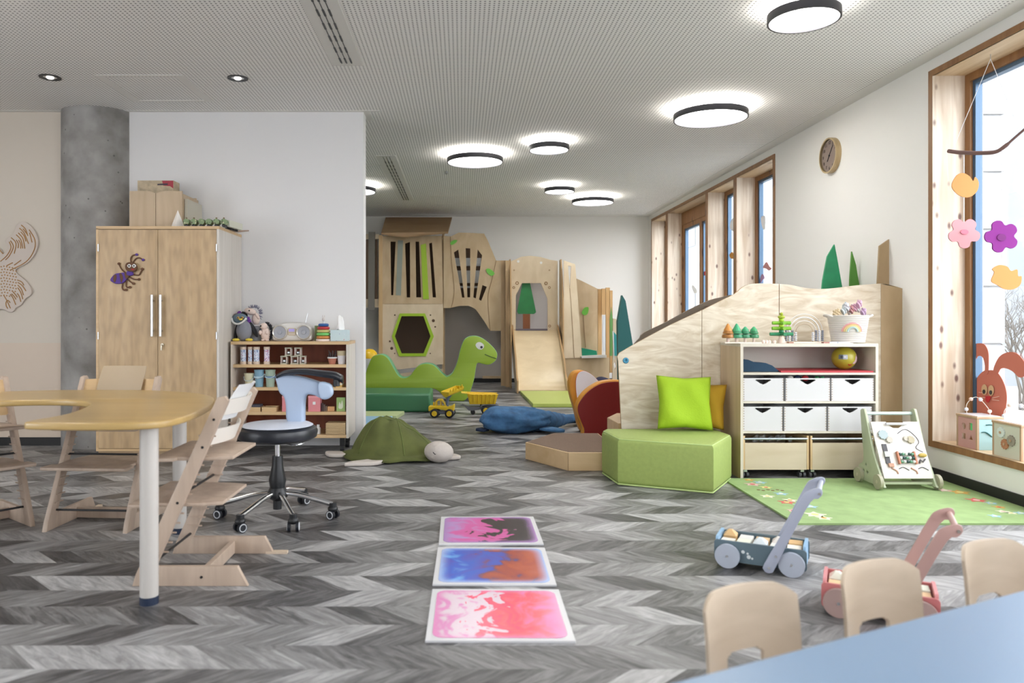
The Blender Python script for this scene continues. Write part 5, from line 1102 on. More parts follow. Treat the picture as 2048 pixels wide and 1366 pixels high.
q = [(x, max(z, .02)) for x, z in pxo(c2_([(640, 740), (600, 640), (552, 520), (540, 435), (580, 360), (645, 288), (740, 228), (830, 207), (915, 205), (1005, 228), (1090, 300), (1128, 420), (1090, 600), (1040, 740)]), 7.2)]
MB().plate(cr(q, 4), t=.02, bev=.004, at=7.215).build('red_face', mat('dark_red_vinyl', (.20, .008, .008), .45), pr, True)
# ================================================================== HEX STEP
stepm = wood('step_maple', (.55, .38, .20), (.66, .48, .28), 'X', 4, 6, .4); carpet = mat('brown_carpet', (.22, .15, .11), .95, noise=.25, nscale=260, bump=.4)
HXS = thing('carpeted_step', 'low half-hexagon wooden step with brown carpet top', 'step', (.9, 6.2, 0))
cxh, cyh, s_ = 1.09, 6.2, .565
hexp = [(1.215, cyh-.866*s_), (1.215, cyh+.866*s_), (cxh-s_/2, cyh+.866*s_), (cxh-s_, cyh), (cxh-s_/2, cyh-.866*s_)]
MB().plate(hexp, t=.14, bev=.004, plane='XY', at=.07).build('step_body', stepm, HXS, True)
def inset(ps, d):
    cx_ = sum(p[0] for p in ps)/len(ps); cy_ = sum(p[1] for p in ps)/len(ps); return [(cx_+(x-cx_)*(1-d), cy_+(y-cy_)*(1-d)) for x, y in ps]
MB().plate(inset(hexp, .045), t=.006, plane='XY', at=.1405).build('carpet_top', carpet, HXS, True)
b = MB(); b.box(cxh-s_/2-.0008, cxh-s_/2+.0015, cyh-.866*s_-.002, cyh-.866*s_+.002, 0, .139); b.build('corner_joint', mat('joint_dark', (.12, .06, .02), .8), HXS, True)
S2 = MB().plate([(1.24, 5.95), (1.62, 5.95), (1.62, 6.6), (1.36, 6.6), (1.22, 6.3)], t=.33, bev=.004, plane='XY', at=.166).build('wooden_step', stepm); tag(S2, 'small higher wooden step between the red cushion and the green pouf', 'step')
# ================================================================== RAMP PLATFORM
RP = thing('ramp_platform', 'big pale plywood ramp platform with a curved top edge behind the storage shelf', 'play ramp', (2.3, 6.0, 0))
YR = 5.87
top = [(1237, 722), (1234, 714), (1238, 706), (1250, 699), (1278, 683), (1340, 650), (1400, 622), (1440, 602), (1468, 588), (1485, 574), (1502, 568), (1530, 567), (1556, 568)]
top2 = [(1556, 568), (1580, 570), (1610, 576), (1640, 578), (1670, 576), (1710, 571), (1748, 568), (1770, 568), (1800, 576), (1806, 580)]
sm1 = cr(top[2:], 3, False); sm2 = cr(top2, 3, False)
def ground(q): return [(x, max(z, .004)) for x, z in q]
leftp = [(1246, 880), (1236, 722), (1234, 713)]+sm1+[(1556, 900)]
def split(poly, ulo, uhi): return poly
seam1 = 1403
tl = [p for p in sm1 if p[0] < seam1-1]; tr_ = [p for p in sm1 if p[0] > seam1+1]
yat = lambda u: [a[1]+(b_[1]-a[1])*(u-a[0])/(b_[0]-a[0]) for a, b_ in zip(sm1, sm1[1:]) if a[0] <= u <= b_[0]][0]
MB().plate(ground(pxo([(1246, 1090), (1236, 722), (1234, 713)]+tl+[(seam1-.5, yat(seam1)), (seam1-.5, 1090)], YR)), t=.022, at=YR, ms=1).build('side_panel', [birchpale, edge], RP, True)
MB().plate(ground(pxo([(seam1+.5, 1090), (seam1+.5, yat(seam1))]+tr_+[(1556.5, 568), (1556.5, 1090)], YR)), t=.022, at=YR, ms=1).build('side_panel', [birchpale, edge], RP, True)
MB().plate(ground(pxo([(1557.8, 1090), (1557.8, 568)]+sm2[1:-3]+[(1760, 567.8), (1760, 1090)], YR)), t=.022, at=YR, ms=1).build('side_panel', [birchpale, edge], RP, True)
MB().plate(ground(pxo([(1760.5, 1090), (1760.5, 568), (1770, 568), (1803, 577), (1803, 1090)], YR)), t=.022, at=YR, ms=1).build('end_panel', [birchtan, edge], RP, True)
X, _, Z = P(1251, 721, YR); MB().lathe([(.008, -.016), (.013, -.018), (.022, -.016), (.024, -.011), (0, -.011)], (X, YR, Z), ax='Y', n=24).build('blue_bolt', mat('blue_steel', (.05, .20, .30), .3, .6), RP, True, smooth=True)
# ramp deck carpet, rear rail and platform deck
rp0, rp1 = P(1278, 683, YR), P(1485, 574, YR)
b = MB(); V = []
for (x, z) in ((1.40, .70), (2.30, 1.28)):
    pass
q = pxo([(1278, 688), (1279, 676), (1288, 665), (1330, 645), (1380, 618), (1420, 600), (1445, 594), (1462, 590), (1470, 600), (1420, 640)], 6.9)
MB().plate(cr(q, 3), t=.03, at=6.9).build('rear_rail', mat('grey_brown_rail', (.20, .16, .12), .7), RP, True)
b = MB(); p0, p1 = P(1292, 690, YR), P(1495, 590, YR)
b.add([(p0[0], YR+.012, p0[2]-.12), (p1[0], YR+.012, p1[2]-.06), (p1[0], 6.40, p1[2]-.06), (p0[0], 6.40, p0[2]-.12)]+[(p0[0], YR+.012, p0[2]-.15), (p1[0], YR+.012, p1[2]-.09), (p1[0], 6.40, p1[2]-.09), (p0[0], 6.40, p0[2]-.15)], [(0, 1, 2, 3), (7, 6, 5, 4), (0, 4, 5, 1), (1, 5, 6, 2), (2, 6, 7, 3), (3, 7, 4, 0)])
b.build('ramp_deck', carpet, RP, True)
MB().box(p1[0], 3.42, YR+.012, 6.88, 1.25, 1.28).build('platform_deck', carpet, RP, True)
for x in (p1[0]+.05, 3.36): MB().box(x-.03, x+.03, 6.80, 6.86, .0, 1.25).build('deck_post', birch, RP, True)
MB().box(1.72, 1.78, 6.3, 6.36, 0, .85).build('deck_post', birch, RP, True)
# trees and tall tan boards standing on the platform
def stand(pts, Y, m, lab, t=.02, nm='plywood_tree', cat='wooden tree', zb=1.282):
    q = pxo(pts, Y); q = [(x, max(z, zb)) for x, z in q]
    tag(MB().plate(q, t=t, at=Y).build(nm, m), lab, cat)
stand([(1640, 620), (1645, 560), (1654, 513), (1668, 489), (1673, 515), (1684, 578), (1684, 620)], 6.5, mat('emerald_paint', (.02, .30, .13), .5, noise=.15, nscale=9), 'wide emerald green plywood tree standing on the ramp platform by the wall')
stand([(1699, 620), (1699, 560), (1703, 503), (1711, 530), (1718, 575), (1718, 620)], 6.5, mat('grass_paint', (.08, .25, .03), .5), 'narrow grass green plywood tree standing right of the wide one')
stand([(1752, 640), (1758, 492), (1796, 465), (1799, 470), (1799, 640)], 6.05, birchtan, 'tall tan plywood board standing upright on the platform corner', nm='plywood_board', cat='board')
stand([(1795, 640), (1795, 502), (1803, 502), (1803, 640)], 6.22, birchtan, 'narrower tan plywood board behind the tall one in the corner', nm='plywood_board', cat='board')
# ================================================================== POUF AND PILLOWS
PF = thing('green_pouf', 'large lime green angular fabric pouf in front of the ramp', 'pouf', (1.5, 5.35, 0))
pf = [(1.045, 5.60), (1.085, 5.22), (1.66, 4.95), (1.94, 5.40), (1.92, 5.70), (1.09, 5.70)]
pfm = mat('lime_fabric', (.305, .39, .105), .65, noise=.06, nscale=40)
MB().plate(pf, t=.325, bev=.035, plane='XY', at=.165, res=4).build('pouf_cover', pfm, PF, True, smooth=True)
for z, k in ((.006, 1.0), ): MB().tube([(x, y, .008) for x, y in [(p[0], p[1]) for p in inset(pf, .012)]], .006, 6, closed=True).build('bottom_piping', mat('lime_piping', (.45, .58, .22), .6), PF, True, smooth=True)
MB().tube([(x, y, .318) for x, y in inset(pf, .028)], .0045, 6, closed=True).build('top_piping', mat('lime_piping', (.55, .7, .28)), PF, True, smooth=True)
def pillow(name, lab, c, w, h, t, m, rz=0, lean=.2, roll=0):
    n = 22; V = []; Fs = []
    for s in (-1, 1):
        for j in range(n+1):
            for i in range(n+1):
                a, b_ = -1+2*i/n, -1+2*j/n
                e = (1-a**4)*(1-b_**4); pin = 1-.09*(1-abs(a))*abs(b_)**1.5-.0; pin2 = 1-.09*(1-abs(b_))*abs(a)**1.5
                z = s*t/2*e**.5*(1+.12*math.sin(4*a+3*b_+s)+.06*math.sin(9*a*b_+2*a))
                V.append(Vector((a*w/2*pin2, z, b_*h/2*pin)))
    k = (n+1)**2
    for s in (0, 1):
        for j in range(n):
            for i in range(n):
                f = (s*k+j*(n+1)+i, s*k+j*(n+1)+i+1, s*k+(j+1)*(n+1)+i+1, s*k+(j+1)*(n+1)+i); Fs.append(f if s == 0 else f[::-1])
    Mx = Matrix.Translation(c) @ Matrix.Rotation(rz, 4, 'Z') @ Matrix.Rotation(-lean, 4, 'X') @ Matrix.Rotation(roll, 4, 'Y')
    b = MB(); b.M = Mx; b.add(V, Fs); o = b.build(name, m, smooth='all'); tag(o, lab, 'pillow')
    return o
pillow('pillow', 'bright lime green square pillow leaning on the ramp above the pouf', (1.655, 5.58, .535), .41, .40, .12, mat('bright_lime_fabric', (.30, .47, .01), .8, bump=.2, nscale=90), 0, .22, .03)
pillow('pillow', 'mustard yellow pillow behind the green one beside the shelf', (1.83, 5.66, .505), .30, .34, .10, mat('mustard_fabric', (.42, .24, .01), .85, bump=.3, nscale=40), -.45, .22, .04)
# ================================================================== STORAGE SHELF (right)
c8 = lambda x, y: (1420+x/3.415, 580+y/3.415)
sx0, sx1, sy0, sy1, stp = 2.016, 3.015, 5.43, 5.85, .98
SS = thing('storage_shelf', 'pale birch storage shelf with an open top compartment and rows of bins', 'shelf', ((sx0+sx1)/2, (sy0+sy1)/2, 0))
shw = wood('pale_shelf_birch', (.54, .49, .40), (.63, .58, .50), 'Z', 4, 6, .45)
t_ = .02
MB().box(sx0, sx0+t_, sy0, sy1, 0, stp-.024).build('side_panel', wood('shelf_side', (.50, .37, .23), (.60, .46, .31), 'Z', 9, 14), SS, True)
MB().box(sx0-.0, sx0+t_, sy0-.002, sy0, 0, stp-.024).build('side_edge', shw, SS, True)
MB().box(sx1-t_, sx1, sy0, sy1, 0, stp-.024).build('side_panel', shw, SS, True)
MB().box(sx0, sx1, sy0, sy1, stp-.024, stp).build('top_board', shw, SS, True)
def zf(v, Y=sy0): return EYE-(v-CY)*Y/FPX
shz = [zf(745.5), zf(802.5), zf(862.5)]
for z in shz: MB().box(sx0+t_, sx1-t_, sy0, sy1-.01, z-.015, z).build('shelf', shw, SS, True)
MB().box(sx0+t_, sx1-t_, sy1-.012, sy1, .0, stp-.024).build('back_panel', wood('shelf_back', (.55, .50, .45), (.64, .60, .55), 'X', 4, 6), SS, True)
binm = mat('whitewashed_bin', (.56, .55, .56), .5); bind = mat('bin_inside', (.05, .04, .045), .8)
def bin_(u0, u1, v0, z0, lab, yoff=.01):
    x0, x1 = (u0-CX)*sy0/FPX, (u1-CX)*sy0/FPX; h = zf(v0)-z0; y = sy0+yoff
    o = thing('storage_bin', lab, 'bin', ((x0+x1)/2, y, z0+.001), 0, 'white bins in the storage shelf'); w = (x1-x0)/2
    hz = h-.022
    MB().plate([(-w, 0), (w, 0), (w, h), (-w, h)], [[(-.058, hz+.008), (-.052, hz+.013), (.052, hz+.013), (.058, hz+.008), (.02, hz-.016), (-.0, hz-.024), (-.02, hz-.016)]], t=.012, at=.006).build('front_panel', binm, o)
    b = MB(); b.box(-w, -w+.008, .012, .34, 0, h); b.box(w-.008, w, .012, .34, 0, h); b.box(-w+.008, w-.008, .332, .34, 0, h); b.box(-w+.008, w-.008, .012, .332, 0, .006); b.build('bin_body', binm, o)
    b = MB()
    for s in (-1, 1):
        for i in range(9): b.box(s*(w-.004)-.004, s*(w-.004)+.004, -.0005, .0, h*(.06+i*.105), h*(.06+i*.105)+h*.045)
    b.build('finger_joint', mat('joint_brown', (.35, .28, .22), .6), o)
    MB().box(-w+.012, w-.012, .016, .326, .008, h*.55).build('bin_lining', bind, o)
    return o
ra = ['left', 'middle', 'right']
for i, (a, c) in enumerate(((1487.5, 1568), (1573, 1661), (1664.5, 1749))): bin_(a, c, 757, shz[1], 'whitewashed bin with a triangular grip hole, upper row, %s' % ra[i])
for i, (a, c) in enumerate(((1487.5, 1566), (1570, 1654), (1658, 1745))): bin_(a, c, 814, shz[2], 'whitewashed bin with a triangular grip hole, lower row, %s' % ra[i])
for i, (x, c, r) in enumerate(((548, (.75, .72, .70), .022), (600, (.03, .04, .10), .025), (650, (.45, .04, .05), .025), (735, (.08, .35, .15), .017), (768, (.10, .40, .20), .017))):
    u, v = c8(x, 598); X, _, Z = P(u, v, sy0+.09)
    tag(MB().ball((X, sy0+.09+.01*(i % 2), Z-.005), r, r, r*.9).build('toy_ball', mat('toyball%d' % i, c, .4), smooth='all'), ['white toy ball on top of the full upper middle bin', 'navy toy ball in the upper middle bin', 'red toy ball in the upper middle bin', 'left of two green toy balls in the upper middle bin', 'right of two green toy balls in the upper middle bin'][i], 'toy ball', 'toys filling the upper middle bin')
def rollbox(u0, u1, lab):
    x0, x1 = (u0-CX)*sy0/FPX, (u1-CX)*sy0/FPX; w = (x1-x0)/2; z0, z1 = zf(940), zf(872)
    o = thing('rolling_box', lab, 'rolling box', ((x0+x1)/2, sy0+.005, 0), 0, 'large boxes on casters in the storage shelf')
    bw = wood('box_birch', (.50, .41, .29), (.59, .50, .38), 'X', 4, 6)
    MB().box(-w+.01, w-.014, 0, .015, z0, z0+(z1-z0)*.79).build('front_panel', bw, o, bevel=.002)
    for s in (-1, 1): MB().box(s*(w-.006)-.007, s*(w-.006)+.007, .0, .38, z0+.002, z1).build('side_panel', wood('box_side', (.50, .34, .17), (.6, .43, .24), 'Z', 6, 8), o)
    MB().box(-w+.013, w-.013, .365, .38, z0, z1).build('rear_panel', bw, o); MB().box(-w+.013, w-.013, .015, .365, z0, z0+.01).build('bottom_panel', bw, o)
    MB().cyl((-w+.006, .006, z1-.022), (w-.006, .006, z1-.022), .008, n=14).build('handle_bar', mat('grey_steel_bar', (.45, .5, .55), .3, .8), o, smooth=True)
    for x in (-w+.03, w-.03):
        for y in (.05, .33):
            cst = MB().box(x-.012, x+.012, y-.015, y+.015, z0-.022, z0).build('caster_fork', steel, o)
            for s in (-1, 1): MB().cyl((x+s*.006, y, .022), (x+s*.024, y, .022), .022, n=20).build('caster_wheel', mat('caster_tyre', (.05, .05, .055), .4), cst, smooth=True)
    return o
rollbox(1487, 1618, 'large wooden rolling box at the bottom left of the storage shelf')
rollbox(1622, 1748, 'large wooden rolling box at the bottom right of the storage shelf')
b = MB(); R = random.Random(11)
for i in range(26):
    u, v = 1505+R.random()*75, 868+R.random()*8; X, _, Z = P(u, v, 5.6); b.cyl((X, 5.6, Z-.02), (X+.02, 5.62+R.uniform(-.03, .03), Z-.015), .013, n=8)
tag(b.build('wooden_beads', mat('grey_beads', (.5, .5, .48), .5, noise=.4, nscale=60)), 'heap of small pale pieces filling the bottom left rolling box', 'toy pieces', kind='stuff')
# open compartment: navy folded cloth, red folder, ball
q = pxo([(1484, 745), (1484, 719), (1497, 719.5), (1508, 724), (1517, 725), (1532, 726), (1545, 731), (1556, 740), (1561, 745)], 5.50)
q = [(x, max(z, shz[0]+.001)) for x, z in q]
tag(MB().plate(q, t=.10, bev=.006, at=5.55, res=2).build('navy_felt_hill', mat('navy_felt', (.012, .04, .075), .9), smooth=True), 'dark navy hill-shaped felt piece in the open shelf compartment', 'felt shape')
x0, x1 = (1562-CX)*5.44/FPX, 2.985
tag(MB().plate([(x0, 5.44), (x1, 5.44), (x1-.01, 5.78), (x0+.06, 5.78)], t=.012, plane='XY', at=shz[0]+.007).build('red_folder', mat('red_card', (.42, .03, .04), .5)), 'flat red folder lying under the ball in the open compartment', 'folder')
bl = thing('face_ball', 'olive yellow toy ball with eyes and red mouth in the open compartment', 'ball', (P(1688, 716, 5.58)[0], 5.58, shz[0]+.014))
BR = .086
MB().ball((0, 0, BR), BR, n=40, k=26).build('ball_skin', mat('olive_yellow', (.36, .31, .03), .35), bl, smooth='all')
def onball(az, el, pts, m, nm, k=1.012):
    b = MB(); V = []; c = Vector((math.sin(az)*math.cos(el), -math.cos(az)*math.cos(el), math.sin(el))); rr = c.cross(Vector((0, 0, 1))).normalized(); uu = rr.cross(c) if True else None; uu = Vector((0, 0, 1))-c*c.z; uu.normalize(); rr = Vector((0, 0, 1)).cross(c).normalized()
    for x, y in pts: V.append((c+rr*x+uu*y).normalized()*BR*k+Vector((0, 0, BR)))
    n = len(pts); mx_, my_ = sum(p[0] for p in pts)/n, sum(p[1] for p in pts)/n
    for f in (.66, .33):
        for x, y in pts: V.append((c+rr*(mx_+(x-mx_)*f)+uu*(my_+(y-my_)*f)).normalized()*BR*k+Vector((0, 0, BR)))
    V.append((c+rr*mx_+uu*my_).normalized()*BR*k+Vector((0, 0, BR)))
    b.add(V, [(j*n+i, j*n+(i+1) % n, (j+1)*n+(i+1) % n, (j+1)*n+i) for j in range(2) for i in range(n)]+[(2*n+i, 2*n+(i+1) % n, 3*n) for i in range(n)]); b.build(nm, m, bl)
onball(-.70, .12, rrect(-.2, -.2, .18, .2, .05), mat('eye_grey', (.10, .12, .15), .4), 'eye_patch'); onball(-.36, .12, rrect(-.20, -.2, .18, .2, .05), mat('eye_pale', (.40, .42, .48), .4), 'eye_patch')
onball(-.66, .12, ngon(0, 0, .10), black, 'pupil', 1.022); onball(-.40, .12, ngon(0, 0, .08), mat('eye_white', (.7, .7, .75)), 'pupil', 1.022)
onball(.1, -.55, cr([(-.2, .06), (0, .01), (.2, .06), (.12, -.08), (0, -.12), (-.12, -.08)], 3), mat('mouth_red', (.30, .015, .01), .5), 'mouth')
onball(.62, -.1, cr([(-.3, -.35), (-.1, -.1), (-.05, .2), (.15, .4), (.35, .2), (.3, -.2), (.0, -.42)], 3), spotmat('pink_blotch', (.50, .36, .36), [(.3, .15, .3), (.6, .5, .5)], 40, .35), 'printed_blotch')
# on top of the storage shelf --------------------------------------------
YTs = 5.52; TZs = stp
def wx(c): return (1420+c/5.689-CX)*YTs/FPX
PW = YTs/FPX/5.689                                                    # metres per zoomed pixel
base = thing('tree_peg_base', 'thin pale board under the small wooden trees on the shelf', 'board', (wx(360), YTs, TZs)); MB().box(-.14, .13, -.05, .05, 0, .008).build('board', mat('pale_board', (.75, .66, .58), .5), base)
for x, s, c1, lab in ((204, 1.1, (.36, .15, .03), 'rust orange stacked wooden toy tree, leftmost of four'), (303, 1.1, (.03, .22, .10), 'tall green wooden toy tree, second of four'), (400, .92, (.03, .20, .09), 'shorter green wooden toy tree, third of four'), (498, .92, (.03, .20, .08), 'green wooden toy tree, rightmost of four')):
    o = thing('wooden_toy_tree', lab, 'toy tree', (wx(x), YTs, TZs+.008), 0, 'small wooden trees on the storage shelf'); m = mat('treecol%.2f%.2f' % (c1[0], x), c1, .4); m2 = mat('treecolb%.2f%.2f' % (c1[0], x), tuple(k*1.7 for k in c1), .4)
    MB().cyl((0, 0, 0), (0, 0, .03), .011*s, n=14).build('trunk', mat('pink_beech', (.66, .52, .44), .5), o, smooth=True)
    MB().lathe([(0, .03), (.036*s, .03), (.04*s, .036), (.036*s, .055), (0, .06)], n=20).build('lower_crown', m, o, smooth=True)
    MB().lathe([(0, .058), (.034*s, .06), (.036*s, .066), (.028*s, .082), (0, .085)], n=20).build('middle_crown', m, o, smooth=True)
    MB().lathe([(0, .082), (.028*s, .083), (.027*s, .09), (.006, .122*s), (0, .124*s)], n=20).build('upper_crown', m2, o, smooth=True)
for i, x in enumerate((590, 625, 655, 712)):
    o = MB().ball((wx(x), YTs-.03, TZs+.012), .013, .012, .012); o.cyl((wx(x), YTs-.03, TZs), (wx(x), YTs-.03, TZs+.006), .012, n=12)
    tag(o.build('wooden_counter', mat('pale_counter', (.74, .62, .55), .5), smooth=True), ['pale wooden bead on the shelf, nearest the small trees', 'second pale wooden bead from the small trees', 'third pale wooden bead from the small trees', 'pale wooden bead closest to the stacking tree'][i], 'bead', 'pale beads on the shelf top')
ct_ = thing('stacking_tree', 'larger green stacking tree toy of crossed rods on a wooden cone', 'toy', (wx(812), YTs, TZs))
MB().lathe([(0, 0), (.033, 0), (.03, .012), (.012, .05), (0, .052)], n=24).build('cone_base', mat('pink_beech', (.7, .55, .45)), ct_, smooth=True)
g1, g2, g3 = mat('rod_dark', (.015, .20, .08), .4), mat('rod_mid', (.18, .42, .02), .4), mat('rod_lime', (.32, .50, .02), .4)
for z, L_, m in ((.066, .084, g1), (.108, .068, g2), (.148, .066, g2)):
    MB().cyl((-L_, 0, z), (L_, 0, z), .0125, n=16).build('crossbar', m, ct_, smooth=True); MB().cyl((0, -L_*.8, z), (0, L_*.8, z), .0122, n=16).build('crossbar', m, ct_, smooth=True)
for z, m in ((.087, g1), (.128, g3), (.168, g3)): MB().ball((0, 0, z), .017).build('bead', m, ct_, smooth='all')
MB().ball((0, 0, .192), .026, .02, .014).build('top_bead', mat('top_lime', (.35, .42, .03), .4), ct_, smooth='all'); MB().ball((0, 0, .215), .013, .013, .011).build('top_bead', mat('top_lime', (.35, .42, .03)), ct_, smooth='all')
rb = thing('bead_rainbow', 'rainbow-shaped wire bead frame with small grey beads between stacking tree and basket', 'toy', (wx(1115), YTs+.06, TZs))
MB().box(-.17, .15, -.04, .04, 0, .008).build('base_board', mat('pale_board', (.75, .66, .58)), rb)
wire = mat('white_wire', (.66, .64, .62), .4, .3)
for k, (r, H) in enumerate(((.135, .215), (.112, .19), (.088, .165), (.064, .14))):
    q = [(-r, 0, .008), (-r, 0, H-r)]+[(-r*math.cos(t), 0, H-r+r*math.sin(t)) for t in [PI*i/16 for i in range(17)]]+[(r, 0, H-r), (r, 0, .008)]
    MB().tube(q, .0045 if k == 1 else .0025, 8).build('wire_arch', wire if k < 3 else mat('brown_wire', (.4, .3, .2), .5), rb, smooth=True)
    for s in (-1, 1):
        b = MB()
        for j in range(6-(k > 2)): b.ball((s*r, 0, .02+j*.0135), .0105, .0105, .0062, n=12, k=6)
        b.build('bead_stack', mat('grey_bead%d' % (k % 2), ((.16, .18, .24), (.60, .62, .68))[k % 2], .4), rb, smooth='all')
for i, (a, c, col) in enumerate(((862, 915, (.40, .2, .14)), (1255, 1320, (.35, .16, .13)), (1320, 1410, (.55, .58, .75)), (1415, 1590, (.62, .64, .70)))):
    tag(MB().box(wx(a), wx(c), YTs-.055, YTs-.015, TZs, TZs+.010).build('wooden_tablet', mat('tablet%d' % i, col, .5)), ['brown wooden tablet at the foot of the stacking tree', 'reddish wooden tablet right of the bead rainbow', 'pale blue tablet left of the rope basket', 'long pale tablet in front of the rope basket'][i], 'tablet', 'flat tablets on the shelf top')
rk = thing('rope_basket', 'white rope basket with a pastel rainbow, filled with wrapped toys', 'basket', (wx(1610), YTs+.05, TZs))
prof = []
for j in range(15): z = .004+j*.0135; r = .110+.03*z/.2+.0; prof += [(r, z), (r+.004, z+.0067)]
prof.append((.138, .205)); prof += [(.132, .205), (.108, .012), (0, .012)]
MB().lathe([(0, 0)]+prof, n=44).build('basket_body', mat('white_rope', (.62, .58, .54), .85), rk, smooth=True)
for i, (r, c) in enumerate(((.062, (.72, .35, .36)), (.052, (.74, .5, .24)), (.042, (.7, .65, .35)), (.032, (.45, .6, .62)))):
    q = [(-.03+r*math.cos(t), -math.sqrt(max(.128**2-(-.03+r*math.cos(t))**2, 0))-.004-.03*(.085+r*math.sin(t))*.2, .085+r*math.sin(t)) for t in [PI*k/14 for k in range(15)]]
    MB().tube(q, .006, 6).build('rainbow_band', mat('band%d' % i, c, .8), rk, smooth=True)
for s in (-1, 1): MB().tube(cr([(s*.125, -.04, .19), (s*.165, -.03, .205), (s*.165, .03, .205), (s*.125, .04, .19)], 5, False), .008, 8).build('rope_handle', mat('white_rope', (.7, .7, .7)), rk, smooth=True)
R = random.Random(4)
cols = [(.60, .48, .30), (.62, .5, .33), (.58, .46, .3), (.55, .6, .62), (.62, .62, .66), (.5, .58, .62), (.45, .22, .22), (.62, .55, .55), (.62, .38, .48), (.66, .42, .55), (.7, .68, .68), (.5, .35, .5)]
for i in range(12):
    x = -.10+i*.0182; h = .225+[0, .01, .0, .02, .05, .055, .03, .02, .045, .07, .04, .01][i]
    b = MB(); b.ball((x, R.uniform(-.06, .03), h-.012), .018, .022, .028, rot=Matrix.Rotation(R.uniform(-.5, .5), 3, 'Y'), f=lambda d: 1+.25*math.sin(6*d.x+5*d.z)); o = b.build('wrapped_toy', mat('wrap%d' % i, cols[i], .6)); o.location = Vector(rk.location); o.data.transform(Matrix.Translation((x, 0, 0))) if False else None
    o.location = (rk.location[0]+x, rk.location[1]+R.uniform(-.05, .03), TZs+h-.04)
    tag(o, ['tan wrapped toy at the far left of the rope basket', 'second tan wrapped toy from the left in the rope basket', 'third tan wrapped toy in the rope basket', 'pale grey-blue wrapped toy, leftmost of the grey ones in the rope basket', 'silver grey wrapped toy left of the middle of the rope basket', 'tallest grey-blue wrapped toy in the middle of the rope basket', 'dark red wrapped toy in the middle of the rope basket', 'pale pinkish grey wrapped toy right of the dark red one', 'dusky pink wrapped toy right of the middle of the rope basket', 'tallest bright pink wrapped toy in the rope basket', 'whitish wrapped toy beside the bright pink one', 'mauve wrapped toy at the far right of the rope basket'][i], 'toy', 'wrapped toys in the rope basket')
# ================================================================== RUG
rg = thing('green_rug', 'bright green rug with a printed border of flowers and butterflies', 'rug', (2.65, 4.8, 0))
rx0, rx1, ry0, ry1 = 1.875, 3.42, 4.205, 5.40
MB().box(rx0, rx1, ry0, ry1, .0, .011).build('rug_pile', mat('grass_green_pile', (.27, .385, .16), .95, noise=.12, nscale=9, bump=.4), rg, True)
fl = thing
def flat(pts, c, z=.0118, nm='printed_flower', sm=True):
    q = cr(pts, 4) if sm else pts
    MB().plate(q, t=.0008, plane='XY', at=z).build(nm, mat('rug%.2f%.2f%.2f' % c, c, .95), rg, True)
def fpx(pts): return [F(*p) for p in pts]
def flower(u, v, r, c, c2, n=5):
    x, y = F(u, v); pts = []
    for i in range(n*2): a = PI*i/n; rr = r if i % 2 == 0 else r*.55; pts.append((x+rr*math.cos(a), y+rr*math.sin(a)))
    flat(pts, c); flat(ngon(x, y, r*.3, n=10), c2, .0126)
wc, ylw, rdc, blc, orc, pkc = (.66, .66, .5), (.62, .58, .22), (.55, .12, .10), (.30, .48, .55), (.55, .33, .08), (.62, .42, .38)
for u, v, r, c, c2 in ((1505, 972, .06, pkc, rdc), (1520, 968, .05, blc, wc), (1498, 963, .04, orc, ylw), (1562, 991, .05, blc, wc), (1573, 1008, .055, rdc, ylw), (1535, 996, .05, wc, ylw), (1580, 1004, .05, wc, orc), (1586, 1025, .04, pkc, rdc), (1598, 1014, .04, blc, wc), (1622, 1017, .045, blc, wc), (1630, 1033, .07, wc, ylw), (1648, 1040, .05, wc, orc), (1890, 984, .05, pkc, wc), (1920, 988, .07, orc, ylw), (1953, 1004, .065, rdc, pkc), (1982, 1010, .04, blc, ylw), (1998, 1018, .04, orc, rdc), (2006, 1027, .04, wc, pkc), (2022, 1030, .035, wc, ylw), (2042, 1030, .04, blc, wc), (1990, 1036, .04, blc, wc), (1532, 978, .045, ylw, rdc)): flower(u, v, r, c, c2)
b = MB()
for i in range(6): x, y = F(1517+i*9.5, 983+(i % 2)*1.5); b.cyl((x, y, .0112), (x, y, .0125), .012, n=8)
b.build('printed_dots', mat('rug_dark', (.18, .12, .05), .95), rg, True)
# ================================================================== ACTIVITY WALKER
WKx = 2.99
wk = thing('activity_walker', 'sage green wooden push walker with a white activity board on the rug', 'push toy', (WKx, 5.01, .0125))
sage = mat('sage_paint', (.40, .44, .30), .5); wb = mat('board_cream', (.60, .56, .52), .5)
for s in (-1, 1):
    q = [(-.01, .035), (.0, .02), (.24, .02), (.30, .05), (.29, .12), (.235, .16), (.25, .3), (.275, .48), (.262, .512), (.235, .515), (.215, .49), (.12, .25), (.03, .1)]
    MB().plate(cr(q, 3), [[(.17, .085), (.19, .10), (.2, .08), (.185, .068)], [(.19, .13), (.2, .15), (.213, .13), (.2, .115)], [(.22, .09), (.235, .105), (.24, .085), (.23, .075)]], t=.018, bev=.003, plane='YZ', at=s*.175).build('side_frame', sage, wk, smooth=True)
    for y in (.02, .27):
        w = MB().cyl((s*.186, y, .052), (s*.208, y, .052), .05, n=32).build('wheel', mat('sage_wood_wheel', (.38, .36, .26), .5), wk, smooth=True)
        MB().cyl((s*.208, y, .052), (s*.2095, y, .052), .012, n=12).build('axle_cap', mat('axle_cap', (.5, .45, .35), .5), w)
MB().cyl((-.166, .255, .482), (.166, .255, .482), .012, n=16).build('handle_bar', mat('mint_bar', (.50, .60, .56), .4), wk, smooth=True)
MB().box(-.166, .166, .02, .05, .035, .05).build('lower_rail', sage, wk); MB().cyl((-.186, .27, .052), (.186, .27, .052), .007, n=10).build('axle', steel, wk)
